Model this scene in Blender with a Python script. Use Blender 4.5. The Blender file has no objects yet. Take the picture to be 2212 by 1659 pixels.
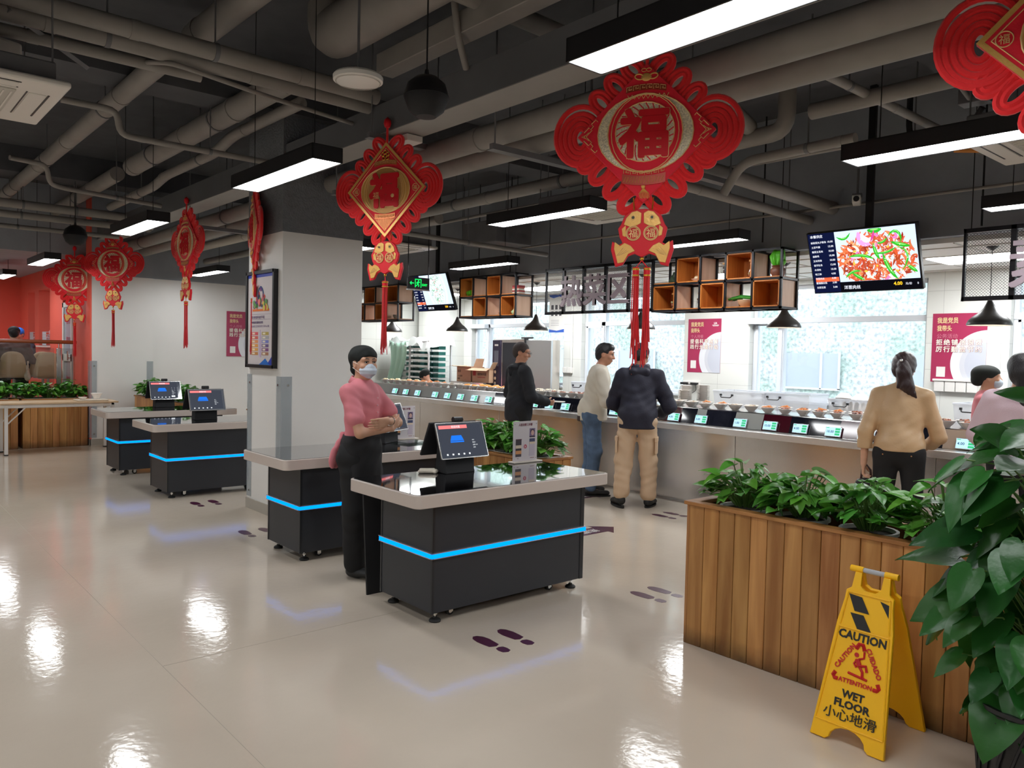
import bpy, bmesh, math, random
import numpy as np
from mathutils import Vector, Matrix, noise
PI = math.pi
random.seed(7)
scene = bpy.context.scene
COL = scene.collection

# ---------------------------------------------------------------- camera
cam_d = bpy.data.cameras.new('camera')
cam = bpy.data.objects.new('camera', cam_d)
COL.objects.link(cam)
_yaw, _pit, _rol = 0.85764484, -0.03912963, 0.02189989
_f = Vector((-math.sin(_yaw)*math.cos(_pit), math.cos(_yaw)*math.cos(_pit), math.sin(_pit)))
_r = Vector((math.cos(_yaw), math.sin(_yaw), 0)); _u = _r.cross(_f)
_r2 = math.cos(_rol)*_r + math.sin(_rol)*_u
_u2 = -math.sin(_rol)*_r + math.cos(_rol)*_u
cam.matrix_world = Matrix(((_r2.x, _u2.x, -_f.x, 0), (_r2.y, _u2.y, -_f.y, 0), (_r2.z, _u2.z, -_f.z, 1.58), (0, 0, 0, 1)))
cam_d.sensor_width = 36.0
cam_d.lens = 1698.7371/2212*36.0
cam_d.clip_start = 0.05; cam_d.clip_end = 200
scene.camera = cam
# ---------------------------------------------------------------- world, exposure
w = bpy.data.worlds.new('world'); scene.world = w; w.use_nodes = True
wn = w.node_tree.nodes; wl = w.node_tree.links
bg = wn['Background']
sky_tc = wn.new('ShaderNodeTexCoord'); sky_sep = wn.new('ShaderNodeSeparateXYZ'); sky_rmp = wn.new('ShaderNodeValToRGB')
wl.new(sky_tc.outputs['Generated'], sky_sep.inputs[0]); wl.new(sky_sep.outputs['Z'], sky_rmp.inputs[0])
sky_rmp.color_ramp.elements[0].position = 0.0; sky_rmp.color_ramp.elements[0].color = (0.90, 0.93, 0.97, 1)
sky_rmp.color_ramp.elements[1].position = 0.8; sky_rmp.color_ramp.elements[1].color = (0.84, 0.91, 1.0, 1)
wl.new(sky_rmp.outputs[0], bg.inputs[0])
bg.inputs[1].default_value = 3.2
scene.view_settings.view_transform = 'Standard'
scene.view_settings.look = 'None'
scene.view_settings.gamma = 1
scene.view_settings.use_curve_mapping = False
scene.view_settings.exposure = 0.65
try:
    cy = scene.cycles
    cy.max_bounces = 7; cy.diffuse_bounces = 4; cy.glossy_bounces = 4; cy.transmission_bounces = 5; cy.transparent_max_bounces = 10
    cy.caustics_reflective = False; cy.caustics_refractive = False
    cy.use_denoising = True; cy.sample_clamp_indirect = 4.0
    cy.use_adaptive_sampling = True; cy.adaptive_threshold = 0.035
except Exception:
    pass
LIGHT_E = 16.0        # ceiling panel diffusers
KITCHEN_E = 17.0      # kitchen ceiling panels
LED_E = 1.5

# ---------------------------------------------------------------- materials
MATS = {}
def lin(c):
    """sRGB 0-255 -> linear"""
    o = []
    for v in c:
        v = v/255.0
        o.append(v/12.92 if v <= 0.04045 else ((v+0.055)/1.055)**2.4)
    return tuple(o)
def mat(name, col=(0.5, 0.5, 0.5), rough=0.5, metal=0.0, emit=None, estr=1.0, noise_amt=0.0, noise_scale=8.0, bump=0.0, bump_scale=40.0,
        coat=0.0, trans=0.0, alpha=1.0, spec=0.5, sheen=0.0, vcol=False, sss=0.0, stretch=None, ior=None):
    if name in MATS: return MATS[name]
    m = bpy.data.materials.new(name); m.use_nodes = True
    nt = m.node_tree; N = nt.nodes; L = nt.links
    b = N['Principled BSDF']
    b.inputs['Base Color'].default_value = (*col, 1)
    b.inputs['Roughness'].default_value = rough
    b.inputs['Metallic'].default_value = metal
    b.inputs['Specular IOR Level'].default_value = spec
    if coat: b.inputs['Coat Weight'].default_value = coat; b.inputs['Coat Roughness'].default_value = 0.05
    if trans: b.inputs['Transmission Weight'].default_value = trans
    if ior: b.inputs['IOR'].default_value = ior
    if alpha < 1: b.inputs['Alpha'].default_value = alpha
    if sheen: b.inputs['Sheen Weight'].default_value = sheen
    if sss: b.inputs['Subsurface Weight'].default_value = sss; b.inputs['Subsurface Radius'].default_value = (0.02, 0.008, 0.004)
    if emit is not None:
        b.inputs['Emission Color'].default_value = (*emit, 1); b.inputs['Emission Strength'].default_value = estr
    tc = None
    def coords():
        nonlocal tc
        if tc is None:
            tc = N.new('ShaderNodeTexCoord')
            if stretch:
                mp = N.new('ShaderNodeMapping'); mp.inputs['Scale'].default_value = stretch
                L.new(tc.outputs['Object'], mp.inputs[0]); tc = mp
                return mp.outputs[0]
        return tc.outputs['Object'] if 'Object' in tc.outputs else tc.outputs[0]
    if noise_amt or vcol:
        base = None
        if vcol:
            at = N.new('ShaderNodeVertexColor'); at.layer_name = 'Col'
            mx = N.new('ShaderNodeMix'); mx.data_type = 'RGBA'; mx.blend_type = 'MULTIPLY'; mx.inputs[0].default_value = 1.0
            mx.inputs[6].default_value = (*col, 1); L.new(at.outputs[0], mx.inputs[7]); base = mx.outputs[2]
        if noise_amt:
            nz = N.new('ShaderNodeTexNoise'); nz.inputs['Scale'].default_value = noise_scale; nz.inputs['Detail'].default_value = 4
            L.new(coords(), nz.inputs['Vector'])
            mr = N.new('ShaderNodeMapRange'); mr.inputs[1].default_value = 0.3; mr.inputs[2].default_value = 0.7
            mr.inputs[3].default_value = 1-noise_amt; mr.inputs[4].default_value = 1+noise_amt
            L.new(nz.outputs[0], mr.inputs[0])
            mx = N.new('ShaderNodeMix'); mx.data_type = 'RGBA'; mx.blend_type = 'MULTIPLY'; mx.inputs[0].default_value = 1.0
            if base is None: mx.inputs[6].default_value = (*col, 1)
            else: L.new(base, mx.inputs[6])
            L.new(mr.outputs[0], mx.inputs[7]); base = mx.outputs[2]
        L.new(base, b.inputs['Base Color'])
    if bump:
        nz = N.new('ShaderNodeTexNoise'); nz.inputs['Scale'].default_value = bump_scale; nz.inputs['Detail'].default_value = 5
        L.new(coords(), nz.inputs['Vector'])
        bp = N.new('ShaderNodeBump'); bp.inputs['Strength'].default_value = bump; bp.inputs['Distance'].default_value = 0.01
        L.new(nz.outputs[0], bp.inputs['Height']); L.new(bp.outputs[0], b.inputs['Normal'])
    MATS[name] = m
    return m
def emis(name, col, s):
    return mat(name, (0, 0, 0), 0.5, emit=col, estr=s, spec=0.0)

def wood_mat(name, c1, c2, axis='Z', scale=1.0, knots=True, rough=0.45):
    """vertical-grain timber"""
    if name in MATS: return MATS[name]
    m = bpy.data.materials.new(name); m.use_nodes = True
    nt = m.node_tree; N = nt.nodes; L = nt.links; b = N['Principled BSDF']
    tc = N.new('ShaderNodeTexCoord'); mp = N.new('ShaderNodeMapping')
    sc = {'Z': (9, 9, 0.7), 'X': (0.7, 9, 9), 'Y': (9, 0.7, 9)}[axis]
    mp.inputs['Scale'].default_value = tuple(v*scale for v in sc)
    L.new(tc.outputs['Object'], mp.inputs[0])
    nz = N.new('ShaderNodeTexNoise'); nz.inputs['Scale'].default_value = 1.6; nz.inputs['Detail'].default_value = 6; nz.inputs['Distortion'].default_value = 0.6
    L.new(mp.outputs[0], nz.inputs['Vector'])
    rp = N.new('ShaderNodeValToRGB'); rp.color_ramp.elements[0].position = 0.32; rp.color_ramp.elements[1].position = 0.68
    rp.color_ramp.elements[0].color = (*c1, 1); rp.color_ramp.elements[1].color = (*c2, 1)
    L.new(nz.outputs[0], rp.inputs[0])
    out = rp.outputs[0]
    oi = N.new('ShaderNodeVertexColor'); oi.layer_name = 'Col'
    mx = N.new('ShaderNodeMix'); mx.data_type = 'RGBA'; mx.blend_type = 'MULTIPLY'; mx.inputs[0].default_value = 1
    L.new(out, mx.inputs[6]); L.new(oi.outputs[0], mx.inputs[7]); out = mx.outputs[2]
    if knots:
        vo = N.new('ShaderNodeTexVoronoi'); vo.inputs['Scale'].default_value = 3.3; vo.inputs['Randomness'].default_value = 1
        m2 = N.new('ShaderNodeMapping'); m2.inputs['Scale'].default_value = {'Z': (1, 1, 0.5), 'X': (0.5, 1, 1), 'Y': (1, 0.5, 1)}[axis]
        L.new(tc.outputs['Object'], m2.inputs[0]); L.new(m2.outputs[0], vo.inputs['Vector'])
        r2 = N.new('ShaderNodeMapRange'); r2.inputs[1].default_value = 0.05; r2.inputs[2].default_value = 0.13; r2.inputs[3].default_value = 0.45; r2.inputs[4].default_value = 1
        L.new(vo.outputs['Distance'], r2.inputs[0])
        mx2 = N.new('ShaderNodeMix'); mx2.data_type = 'RGBA'; mx2.blend_type = 'MULTIPLY'; mx2.inputs[0].default_value = 1
        L.new(out, mx2.inputs[6]); L.new(r2.outputs[0], mx2.inputs[7]); out = mx2.outputs[2]
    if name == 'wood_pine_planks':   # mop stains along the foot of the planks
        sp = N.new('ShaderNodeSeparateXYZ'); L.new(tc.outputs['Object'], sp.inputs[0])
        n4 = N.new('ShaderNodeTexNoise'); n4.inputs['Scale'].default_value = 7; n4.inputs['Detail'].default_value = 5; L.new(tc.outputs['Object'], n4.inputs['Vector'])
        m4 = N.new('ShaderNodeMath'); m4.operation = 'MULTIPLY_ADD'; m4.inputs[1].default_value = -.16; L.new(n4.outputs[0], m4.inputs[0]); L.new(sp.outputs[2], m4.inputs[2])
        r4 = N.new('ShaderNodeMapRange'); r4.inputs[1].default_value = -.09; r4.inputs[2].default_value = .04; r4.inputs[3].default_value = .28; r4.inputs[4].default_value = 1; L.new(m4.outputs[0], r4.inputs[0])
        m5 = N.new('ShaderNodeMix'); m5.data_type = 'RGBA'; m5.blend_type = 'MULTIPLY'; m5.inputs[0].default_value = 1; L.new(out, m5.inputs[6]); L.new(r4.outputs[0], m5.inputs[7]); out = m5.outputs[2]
    L.new(out, b.inputs['Base Color']); b.inputs['Roughness'].default_value = rough
    bp = N.new('ShaderNodeBump'); bp.inputs['Strength'].default_value = 0.25; bp.inputs['Distance'].default_value = 0.004
    L.new(nz.outputs[0], bp.inputs['Height']); L.new(bp.outputs[0], b.inputs['Normal'])
    MATS[name] = m
    return m

# ---------------------------------------------------------------- mesh builder
def frame_of(d):
    d = Vector(d).normalized()
    a = Vector((0, 0, 1)) if abs(d.z) < 0.9 else Vector((1, 0, 0))
    u = d.cross(a).normalized(); v = d.cross(u).normalized()
    return u, v
class MB:
    def __init__(s):
        s.v = []; s.f = []; s.c = []; s.cur = (1, 1, 1); s.mi = []; s.m = 0; s.T = None
    def add(s, vs, fs):
        b = len(s.v)
        for p in vs:
            p = Vector(p)
            if s.T is not None: p = s.T @ p
            s.v.append(tuple(p))
        for f in fs:
            s.f.append(tuple(i+b for i in f)); s.c.append(s.cur); s.mi.append(s.m)
        return s
    def box(s, x0, x1, y0, y1, z0, z1):
        vs = [(x0, y0, z0), (x1, y0, z0), (x1, y1, z0), (x0, y1, z0), (x0, y0, z1), (x1, y0, z1), (x1, y1, z1), (x0, y1, z1)]
        return s.add(vs, [(3, 2, 1, 0), (4, 5, 6, 7), (0, 1, 5, 4), (1, 2, 6, 5), (2, 3, 7, 6), (3, 0, 4, 7)])
    def quad(s, a, b, c, d): return s.add([a, b, c, d], [(0, 1, 2, 3)])
    def cyl(s, p0, p1, r0, r1=None, n=16, caps=True):
        r1 = r0 if r1 is None else r1
        p0 = Vector(p0); p1 = Vector(p1); u, v = frame_of(p1-p0)
        vs = []
        for p, r in ((p0, r0), (p1, r1)):
            for k in range(n):
                a = 2*PI*k/n; vs.append(p+(u*math.cos(a)+v*math.sin(a))*r)
        fs = [(k, (k+1) % n, n+(k+1) % n, n+k) for k in range(n)]
        if caps: fs += [tuple(range(n))[::-1], tuple(range(n, 2*n))]
        return s.add(vs, fs)
    def tube(s, pts, r, n=8, closed=False, caps=True):
        pts = [Vector(p) for p in pts]; m = len(pts)
        rs = r if isinstance(r, (list, tuple)) else [r]*m
        d0 = (pts[1]-pts[0]).normalized(); u, v = frame_of(d0)
        vs = []
        for i, p in enumerate(pts):
            if closed: t = pts[(i+1) % m]-pts[i-1]
            elif i == 0: t = pts[1]-pts[0]
            elif i == m-1: t = pts[-1]-pts[-2]
            else: t = pts[i+1]-pts[i-1]
            t.normalize()
            u = (u-t*u.dot(t)); u = u.normalized() if u.length > 1e-6 else frame_of(t)[0]
            v = t.cross(u)
            for k in range(n):
                a = 2*PI*k/n; vs.append(p+(u*math.cos(a)+v*math.sin(a))*rs[i])
        fs = []
        R = m if closed else m-1
        for i in range(R):
            j = (i+1) % m
            for k in range(n):
                fs.append((i*n+k, i*n+(k+1) % n, j*n+(k+1) % n, j*n+k))
        if not closed and caps: fs += [tuple(range(n))[::-1], tuple(range((m-1)*n, m*n))]
        return s.add(vs, fs)
    def lathe(s, prof, c=(0, 0, 0), n=24, axis='z'):
        """prof: list of (r,z) bottom to top"""
        c = Vector(c); vs = []; fs = []; m = len(prof)
        for r, z in prof:
            for k in range(n):
                a = 2*PI*k/n
                q = Vector((r*math.cos(a), r*math.sin(a), z)) if axis == 'z' else Vector((r*math.cos(a), z, r*math.sin(a)))
                vs.append(c+q)
        for i in range(m-1):
            for k in range(n):
                fs.append((i*n+k, i*n+(k+1) % n, (i+1)*n+(k+1) % n, (i+1)*n+k))
        return s.add(vs, fs)
    def disc(s, c, r, n=24, nrm=(0, 0, 1), ry=None):
        u, v = frame_of(nrm); c = Vector(c); ry = ry or r
        return s.add([c+u*r*math.cos(2*PI*k/n)-v*ry*math.sin(2*PI*k/n) for k in range(n)], [tuple(range(n))])
    def prism(s, poly, y0, y1, plane='xz'):
        """poly: 2D points; extruded along the remaining axis"""
        n = len(poly); vs = []
        for y in (y0, y1):
            for a, b in poly:
                vs.append({'xz': (a, y, b), 'xy': (a, b, y), 'yz': (y, a, b)}[plane])
        fs = [(k, (k+1) % n, n+(k+1) % n, n+k) for k in range(n)]
        fs += [tuple(range(n))[::-1], tuple(range(n, 2*n))]
        return s.add(vs, fs)
    def ball(s, c, r, n=12, m=8, sc=(1, 1, 1)):
        c = Vector(c); vs = []; fs = []
        for i in range(m+1):
            t = PI*i/m
            for k in range(n):
                a = 2*PI*k/n
                vs.append(c+Vector((math.sin(t)*math.cos(a)*r*sc[0], math.sin(t)*math.sin(a)*r*sc[1], -math.cos(t)*r*sc[2])))
        for i in range(m):
            for k in range(n):
                fs.append((i*n+k, i*n+(k+1) % n, (i+1)*n+(k+1) % n, (i+1)*n+k))
        return s.add(vs, fs)
    def build(s, name, m, parent=None, smooth=35, bevel=0, loc=None, seg=2, rotz=None, fixn=True):
        me = bpy.data.meshes.new(name)
        me.from_pydata(s.v, [], s.f)
        mats = m if isinstance(m, (list, tuple)) else [m]
        for x in mats: me.materials.append(x)
        if len(mats) > 1: me.polygons.foreach_set('material_index', s.mi)
        if any(c != (1, 1, 1) for c in s.c) or any(x.name.startswith('wood') for x in mats):
            ca = me.color_attributes.new('Col', 'FLOAT_COLOR', 'CORNER')
            buf = []
            for p, c in zip(me.polygons, s.c): buf.extend([c[0], c[1], c[2], 1.0]*p.loop_total)
            ca.data.foreach_set('color', buf)
        me.validate(); me.update()
        if fixn and len(s.f) < 60000:
            bm = bmesh.new(); bm.from_mesh(me)
            bmesh.ops.remove_doubles(bm, verts=bm.verts, dist=1e-6)
            bmesh.ops.recalc_face_normals(bm, faces=bm.faces); bm.to_mesh(me); bm.free()
        if smooth:
            me.shade_smooth()
            try: me.set_sharp_from_angle(angle=math.radians(smooth))
            except Exception: pass
        o = bpy.data.objects.new(name, me); COL.objects.link(o)
        if parent is not None: o.parent = parent
        if loc is not None: o.location = loc
        if rotz is not None: o.rotation_euler.z = rotz
        if bevel:
            b = o.modifiers.new('bevel', 'BEVEL'); b.width = bevel; b.segments = seg; b.limit_method = 'ANGLE'; b.angle_limit = math.radians(40)
            b.harden_normals = False
        return o
def tag(o, label=None, cat=None, group=None, kind=None):
    if label: o['label'] = label
    if cat: o['category'] = cat
    if group: o['group'] = group
    if kind: o['kind'] = kind
    return o
def thing(name, label, cat, loc=(0, 0, 0), rotz=0, group=None):
    o = bpy.data.objects.new(name, None); COL.objects.link(o); o.empty_display_size = 0.1
    o.location = loc; o.rotation_euler = (0, 0, rotz)
    return tag(o, label, cat, group)
def copy_tree(o, parent=None):
    c = o.copy(); COL.objects.link(c)
    if parent is not None: c.parent = parent
    for ch in list(o.children): copy_tree(ch, c)
    return c
def struct(name, mb, m, parent=None, **k):
    o = mb.build(name, m, parent, **k)
    if parent is None: o['kind'] = 'structure'
    return o

_tn = 0
# text -> mesh pieces (built-in font only)
_TXT = {}
def text_geo(txt, size=1.0, bold=0.0, depth=0.0, align='LEFT', res=2, italic=0.0):
    """returns (verts, faces) in the xy plane, baseline at y=0"""
    key = (txt, round(size, 5), bold, depth, align, res, italic)
    if key in _TXT: return _TXT[key]
    cu = bpy.data.curves.new('t', 'FONT'); cu.body = txt; cu.size = size; cu.offset = bold*size; cu.extrude = depth/2
    cu.align_x = align; cu.resolution_u = res; cu.shear = italic
    o = bpy.data.objects.new('t', cu); COL.objects.link(o)
    dg = bpy.context.evaluated_depsgraph_get()
    me = bpy.data.meshes.new_from_object(o.evaluated_get(dg))
    vs = [tuple(v.co) for v in me.vertices]; fs = [tuple(p.vertices) for p in me.polygons]
    bpy.data.objects.remove(o); bpy.data.curves.remove(cu); bpy.data.meshes.remove(me)
    _TXT[key] = (vs, fs)
    return vs, fs
def put_text(mb, txt, origin, ux, uy, size, bold=0.0, depth=0.0, align='LEFT', width=None, res=2):
    """text laid in the plane spanned by ux (reading direction) and uy (up)"""
    cjk = any(ord(c) > 0x2E80 for c in txt)
    if cjk and bold > 0:
        e = min(bold, .05)*size*.45
        X_, Y_ = Vector(ux), Vector(uy)
        for dx, dy in ((e, e), (-e, e), (e, -e), (-e, -e)): put_text(mb, txt, Vector(origin)+X_*dx+Y_*dy, ux, uy, size, 0, depth, align, width, res)
        return
    vs, fs = text_geo(txt, size, bold, depth, align, res)
    if not vs: return
    global _tn
    _tn = (_tn+1) % 11
    o = Vector(origin); ux = Vector(ux); uy = Vector(uy); nz = ux.cross(uy); o = o+nz*(_tn*.00012)
    k = 1.0
    if width:
        xs = [v[0] for v in vs]; k = width/max(1e-6, max(xs)-min(xs))
    mb.add([o+ux*(v[0]*k)+uy*v[1]+nz*v[2] for v in vs], fs)

# signed-distance modelling: smooth unions of rounded cones / ellipsoids, polygonised with surface nets
def _smin(a, b, k):
    h = np.clip(0.5+0.5*(b-a)/k, 0, 1)
    return b*(1-h)+a*h-k*h*(1-h)
class SDF:
    def __init__(s, voxel=0.008, k=0.02):
        s.p = []; s.vx = voxel; s.k = k; s.folds = None
    def cone(s, a, b, ra, rb=None, k=None, flat=None, fd=(0, 1, 0), sub=False):
        """rounded cone a->b. flat: scale of thickness along direction fd"""
        s.p.append(('c', np.array(a, float), np.array(b, float), ra, ra if rb is None else rb, k or s.k, flat, np.array(fd, float), sub)); return s
    def chain(s, pts, k=None, flat=None, fd=(0, 1, 0)):
        for (a, ra), (b, rb) in zip(pts[:-1], pts[1:]): s.cone(a, b, ra, rb, k, flat, fd)
        return s
    def ell(s, c, r, rot=None, k=None, sub=False):
        s.p.append(('e', np.array(c, float), np.array(r, float), rot, k or s.k, sub)); return s
    def cut(s, point, normal):
        s.p.append(('cut', np.array(point, float), np.array(normal, float)/np.linalg.norm(normal))); return s
    def mesh(s):
        lo = np.full(3, 1e9); hi = -lo
        for q in s.p:
            if q[0] == 'c':
                for c, r in ((q[1], q[3]), (q[2], q[4])): lo = np.minimum(lo, c-r); hi = np.maximum(hi, c+r)
            elif q[0] == 'e' and not q[5]:
                m = q[2].max(); lo = np.minimum(lo, q[1]-m); hi = np.maximum(hi, q[1]+m)
        pad = 3*s.vx+0.015; lo -= pad; hi += pad
        n = np.ceil((hi-lo)/s.vx).astype(int)+1
        F = np.full(n, 0.5, np.float32)
        ax = [lo[i]+np.arange(n[i])*s.vx for i in range(3)]
        for q in s.p:
            if q[0] == 'cut': continue
            if q[0] == 'c':
                a, b, ra, rb, k, flat, fd, sub = q[1:]
                rr = max(ra, rb)+k+4*s.vx
                bl = np.minimum(a, b)-rr; bh = np.maximum(a, b)+rr
            else:
                c, r, rot, k, sub = q[1:]
                rr = r.max()+k+4*s.vx; bl = c-rr; bh = c+rr
            i0 = np.clip(((bl-lo)/s.vx).astype(int), 0, n-1); i1 = np.clip(((bh-lo)/s.vx).astype(int)+2, 1, n)
            X, Y, Z = np.meshgrid(ax[0][i0[0]:i1[0]], ax[1][i0[1]:i1[1]], ax[2][i0[2]:i1[2]], indexing='ij')
            if q[0] == 'c':
                ba = b-a; L2 = max(1e-9, ba@ba)
                px, py, pz = X-a[0], Y-a[1], Z-a[2]
                t = np.clip((px*ba[0]+py*ba[1]+pz*ba[2])/L2, 0, 1)
                dx, dy, dz = px-t*ba[0], py-t*ba[1], pz-t*ba[2]
                if flat:
                    fn = fd/np.linalg.norm(fd)
                    dd = dx*fn[0]+dy*fn[1]+dz*fn[2]; e = (1/flat-1)*dd
                    dx, dy, dz = dx+e*fn[0], dy+e*fn[1], dz+e*fn[2]
                d = np.sqrt(dx*dx+dy*dy+dz*dz)-(ra+(rb-ra)*t)
                if flat: d = d*max(flat, .35) if flat < 1 else d
            else:
                px, py, pz = X-c[0], Y-c[1], Z-c[2]
                if rot is not None:
                    Rm = np.array(rot.to_3x3() if hasattr(rot, 'to_3x3') else rot).T
                    px, py, pz = (Rm[0, 0]*px+Rm[0, 1]*py+Rm[0, 2]*pz, Rm[1, 0]*px+Rm[1, 1]*py+Rm[1, 2]*pz, Rm[2, 0]*px+Rm[2, 1]*py+Rm[2, 2]*pz)
                k0 = np.sqrt((px/r[0])**2+(py/r[1])**2+(pz/r[2])**2); k1 = np.sqrt((px/r[0]**2)**2+(py/r[1]**2)**2+(pz/r[2]**2)**2)+1e-9
                d = k0*(k0-1)/k1
            S = (slice(i0[0], i1[0]), slice(i0[1], i1[1]), slice(i0[2], i1[2]))
            if sub: F[S] = -_smin(-F[S], d, k)
            else: F[S] = _smin(F[S], d, k)
        if s.folds is not None or any(q[0] == 'cut' for q in s.p):
            X, Y, Z = np.meshgrid(*ax, indexing='ij')
            if s.folds is not None: F = F+s.folds(X, Y, Z).astype(np.float32)
            for q in s.p:
                if q[0] == 'cut':
                    d = (X-q[1][0])*q[2][0]+(Y-q[1][1])*q[2][1]+(Z-q[1][2])*q[2][2]
                    F = np.maximum(F, d.astype(np.float32))
        ins = F < 0
        C = np.zeros(np.array(F.shape)-1, np.int8)
        for dx in (0, 1):
            for dy in (0, 1):
                for dz in (0, 1):
                    C += ins[dx:F.shape[0]-1+dx, dy:F.shape[1]-1+dy, dz:F.shape[2]-1+dz]
        act = (C > 0) & (C < 8)
        idx = np.full(C.shape, -1, np.int64); cells = np.argwhere(act); idx[act] = np.arange(len(cells))
        acc = np.zeros((len(cells), 3)); cnt = np.zeros(len(cells))
        corners = [(0, 0, 0), (1, 0, 0), (0, 1, 0), (1, 1, 0), (0, 0, 1), (1, 0, 1), (0, 1, 1), (1, 1, 1)]
        val = [F[cells[:, 0]+c[0], cells[:, 1]+c[1], cells[:, 2]+c[2]] for c in corners]
        for i in range(8):
            for j in range(i+1, 8):
                d = [abs(corners[i][t]-corners[j][t]) for t in range(3)]
                if sum(d) != 1: continue
                a, b = val[i], val[j]; m = (a < 0) != (b < 0)
                t = np.where(m, a/(a-b+1e-20), 0)
                p = np.array(corners[i])[None]+t[:, None]*(np.array(corners[j])-np.array(corners[i]))[None]
                acc += p*m[:, None]; cnt += m
        V = lo+(cells+acc/np.maximum(cnt, 1)[:, None])*s.vx
        faces = []
        for axx in range(3):
            sl0 = [slice(None)]*3; sl1 = [slice(None)]*3
            sl0[axx] = slice(0, -1); sl1[axx] = slice(1, None)
            A = ins[tuple(sl0)]; B = ins[tuple(sl1)]
            E = np.argwhere(A != B)
            o1, o2 = [(1, 2), (2, 0), (0, 1)][axx]
            ok = (E[:, o1] > 0) & (E[:, o2] > 0) & (E[:, o1] < F.shape[o1]-1) & (E[:, o2] < F.shape[o2]-1)
            E = E[ok]; s1 = A[E[:, 0], E[:, 1], E[:, 2]]
            def I(d1, d2):
                q = E.copy(); q[:, o1] -= d1; q[:, o2] -= d2
                return idx[q[:, 0], q[:, 1], q[:, 2]]
            Q = np.stack([I(1, 1), I(0, 1), I(0, 0), I(1, 0)], 1)
            Q[~s1] = Q[~s1][:, ::-1]
            faces.append(Q)
        Fc = np.concatenate(faces) if faces else np.zeros((0, 4), int)
        Fc = Fc[(Fc >= 0).all(1)]
        return V, Fc
    def build(s, name, m, parent=None, relax=1, **kw):
        V, Fc = s.mesh()
        for _ in range(relax):
            acc = np.zeros_like(V); cnt = np.zeros(len(V))
            for a, b in ((0, 1), (1, 2), (2, 3), (3, 0)):
                np.add.at(acc, Fc[:, a], V[Fc[:, b]]); np.add.at(cnt, Fc[:, a], 1)
                np.add.at(acc, Fc[:, b], V[Fc[:, a]]); np.add.at(cnt, Fc[:, b], 1)
            V = V*0.5+0.5*acc/np.maximum(cnt, 1)[:, None]
        me = bpy.data.meshes.new(name)
        me.vertices.add(len(V)); me.vertices.foreach_set('co', V.ravel())
        me.loops.add(len(Fc)*4); me.loops.foreach_set('vertex_index', Fc.ravel().astype(np.int32))
        me.polygons.add(len(Fc)); me.polygons.foreach_set('loop_start', np.arange(len(Fc), dtype=np.int32)*4)
        me.update(calc_edges=True)
        for x in (m if isinstance(m, (list, tuple)) else [m]): me.materials.append(x)
        me.shade_smooth()
        o = bpy.data.objects.new(name, me); COL.objects.link(o)
        if parent is not None: o.parent = parent
        return o
# ================================================================ materials used widely
M_white = mat('white_wall', lin((226, 224, 220)), 0.55, noise_amt=0.02, noise_scale=2)
M_dark = mat('dark_grey_paint', lin((150, 156, 165)), 0.7, noise_amt=0.08, noise_scale=3, bump=0.15, bump_scale=30)
M_slab = mat('dark_ceiling_paint', lin((80, 82, 87)), 0.9, noise_amt=0.12, noise_scale=4)
M_pipe = mat('grey_pipe_paint', lin((140, 136, 132)), 0.55, noise_amt=0.08, noise_scale=5)
M_pipe2 = mat('dark_pipe_paint', lin((104, 104, 108)), 0.5, noise_amt=0.1, noise_scale=6)
M_red = mat('red_wall_paint', lin((236, 100, 82)), 0.55, noise_amt=0.03, noise_scale=2)
M_steel = mat('brushed_steel', (0.78, 0.74, 0.70), 0.23, 0.85, noise_amt=0.06, noise_scale=3, bump=0.02, bump_scale=60, stretch=(1, 1, 0.03))
M_steel2 = mat('polished_steel', (0.72, 0.71, 0.70), 0.16, 1.0)
M_black = mat('black_satin', (0.012, 0.012, 0.014), 0.4)
M_blackm = mat('black_matte', (0.015, 0.015, 0.017), 0.75)
M_chrome = mat('chrome', (0.8, 0.8, 0.8), 0.08, 1.0)
M_plastic = mat('white_plastic', lin((232, 230, 226)), 0.4)
M_grout = mat('tile_grout', lin((205, 203, 198)), 0.8)
def tile_mat():
    m = bpy.data.materials.new('white_wall_tile'); m.use_nodes = True
    N = m.node_tree.nodes; L = m.node_tree.links; b = N['Principled BSDF']
    tc = N.new('ShaderNodeTexCoord'); sp = N.new('ShaderNodeSeparateXYZ'); L.new(tc.outputs['Object'], sp.inputs[0])
    ad = N.new('ShaderNodeMath'); ad.operation = 'ADD'; L.new(sp.outputs[0], ad.inputs[0]); L.new(sp.outputs[1], ad.inputs[1])
    cb = N.new('ShaderNodeCombineXYZ'); L.new(ad.outputs[0], cb.inputs[0]); L.new(sp.outputs[2], cb.inputs[1])
    br = N.new('ShaderNodeTexBrick'); br.offset = 0.0
    br.inputs['Color1'].default_value = (*lin((226, 227, 222)), 1); br.inputs['Color2'].default_value = (*lin((222, 223, 218)), 1)
    br.inputs['Mortar'].default_value = (*lin((188, 188, 184)), 1); br.inputs['Scale'].default_value = 1
    br.inputs['Brick Width'].default_value = 0.6; br.inputs['Row Height'].default_value = 0.3; br.inputs['Mortar Size'].default_value = 0.0022
    L.new(cb.outputs[0], br.inputs['Vector']); L.new(br.outputs['Color'], b.inputs['Base Color'])
    b.inputs['Roughness'].default_value = 0.18
    return m
M_tile = tile_mat()
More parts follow.
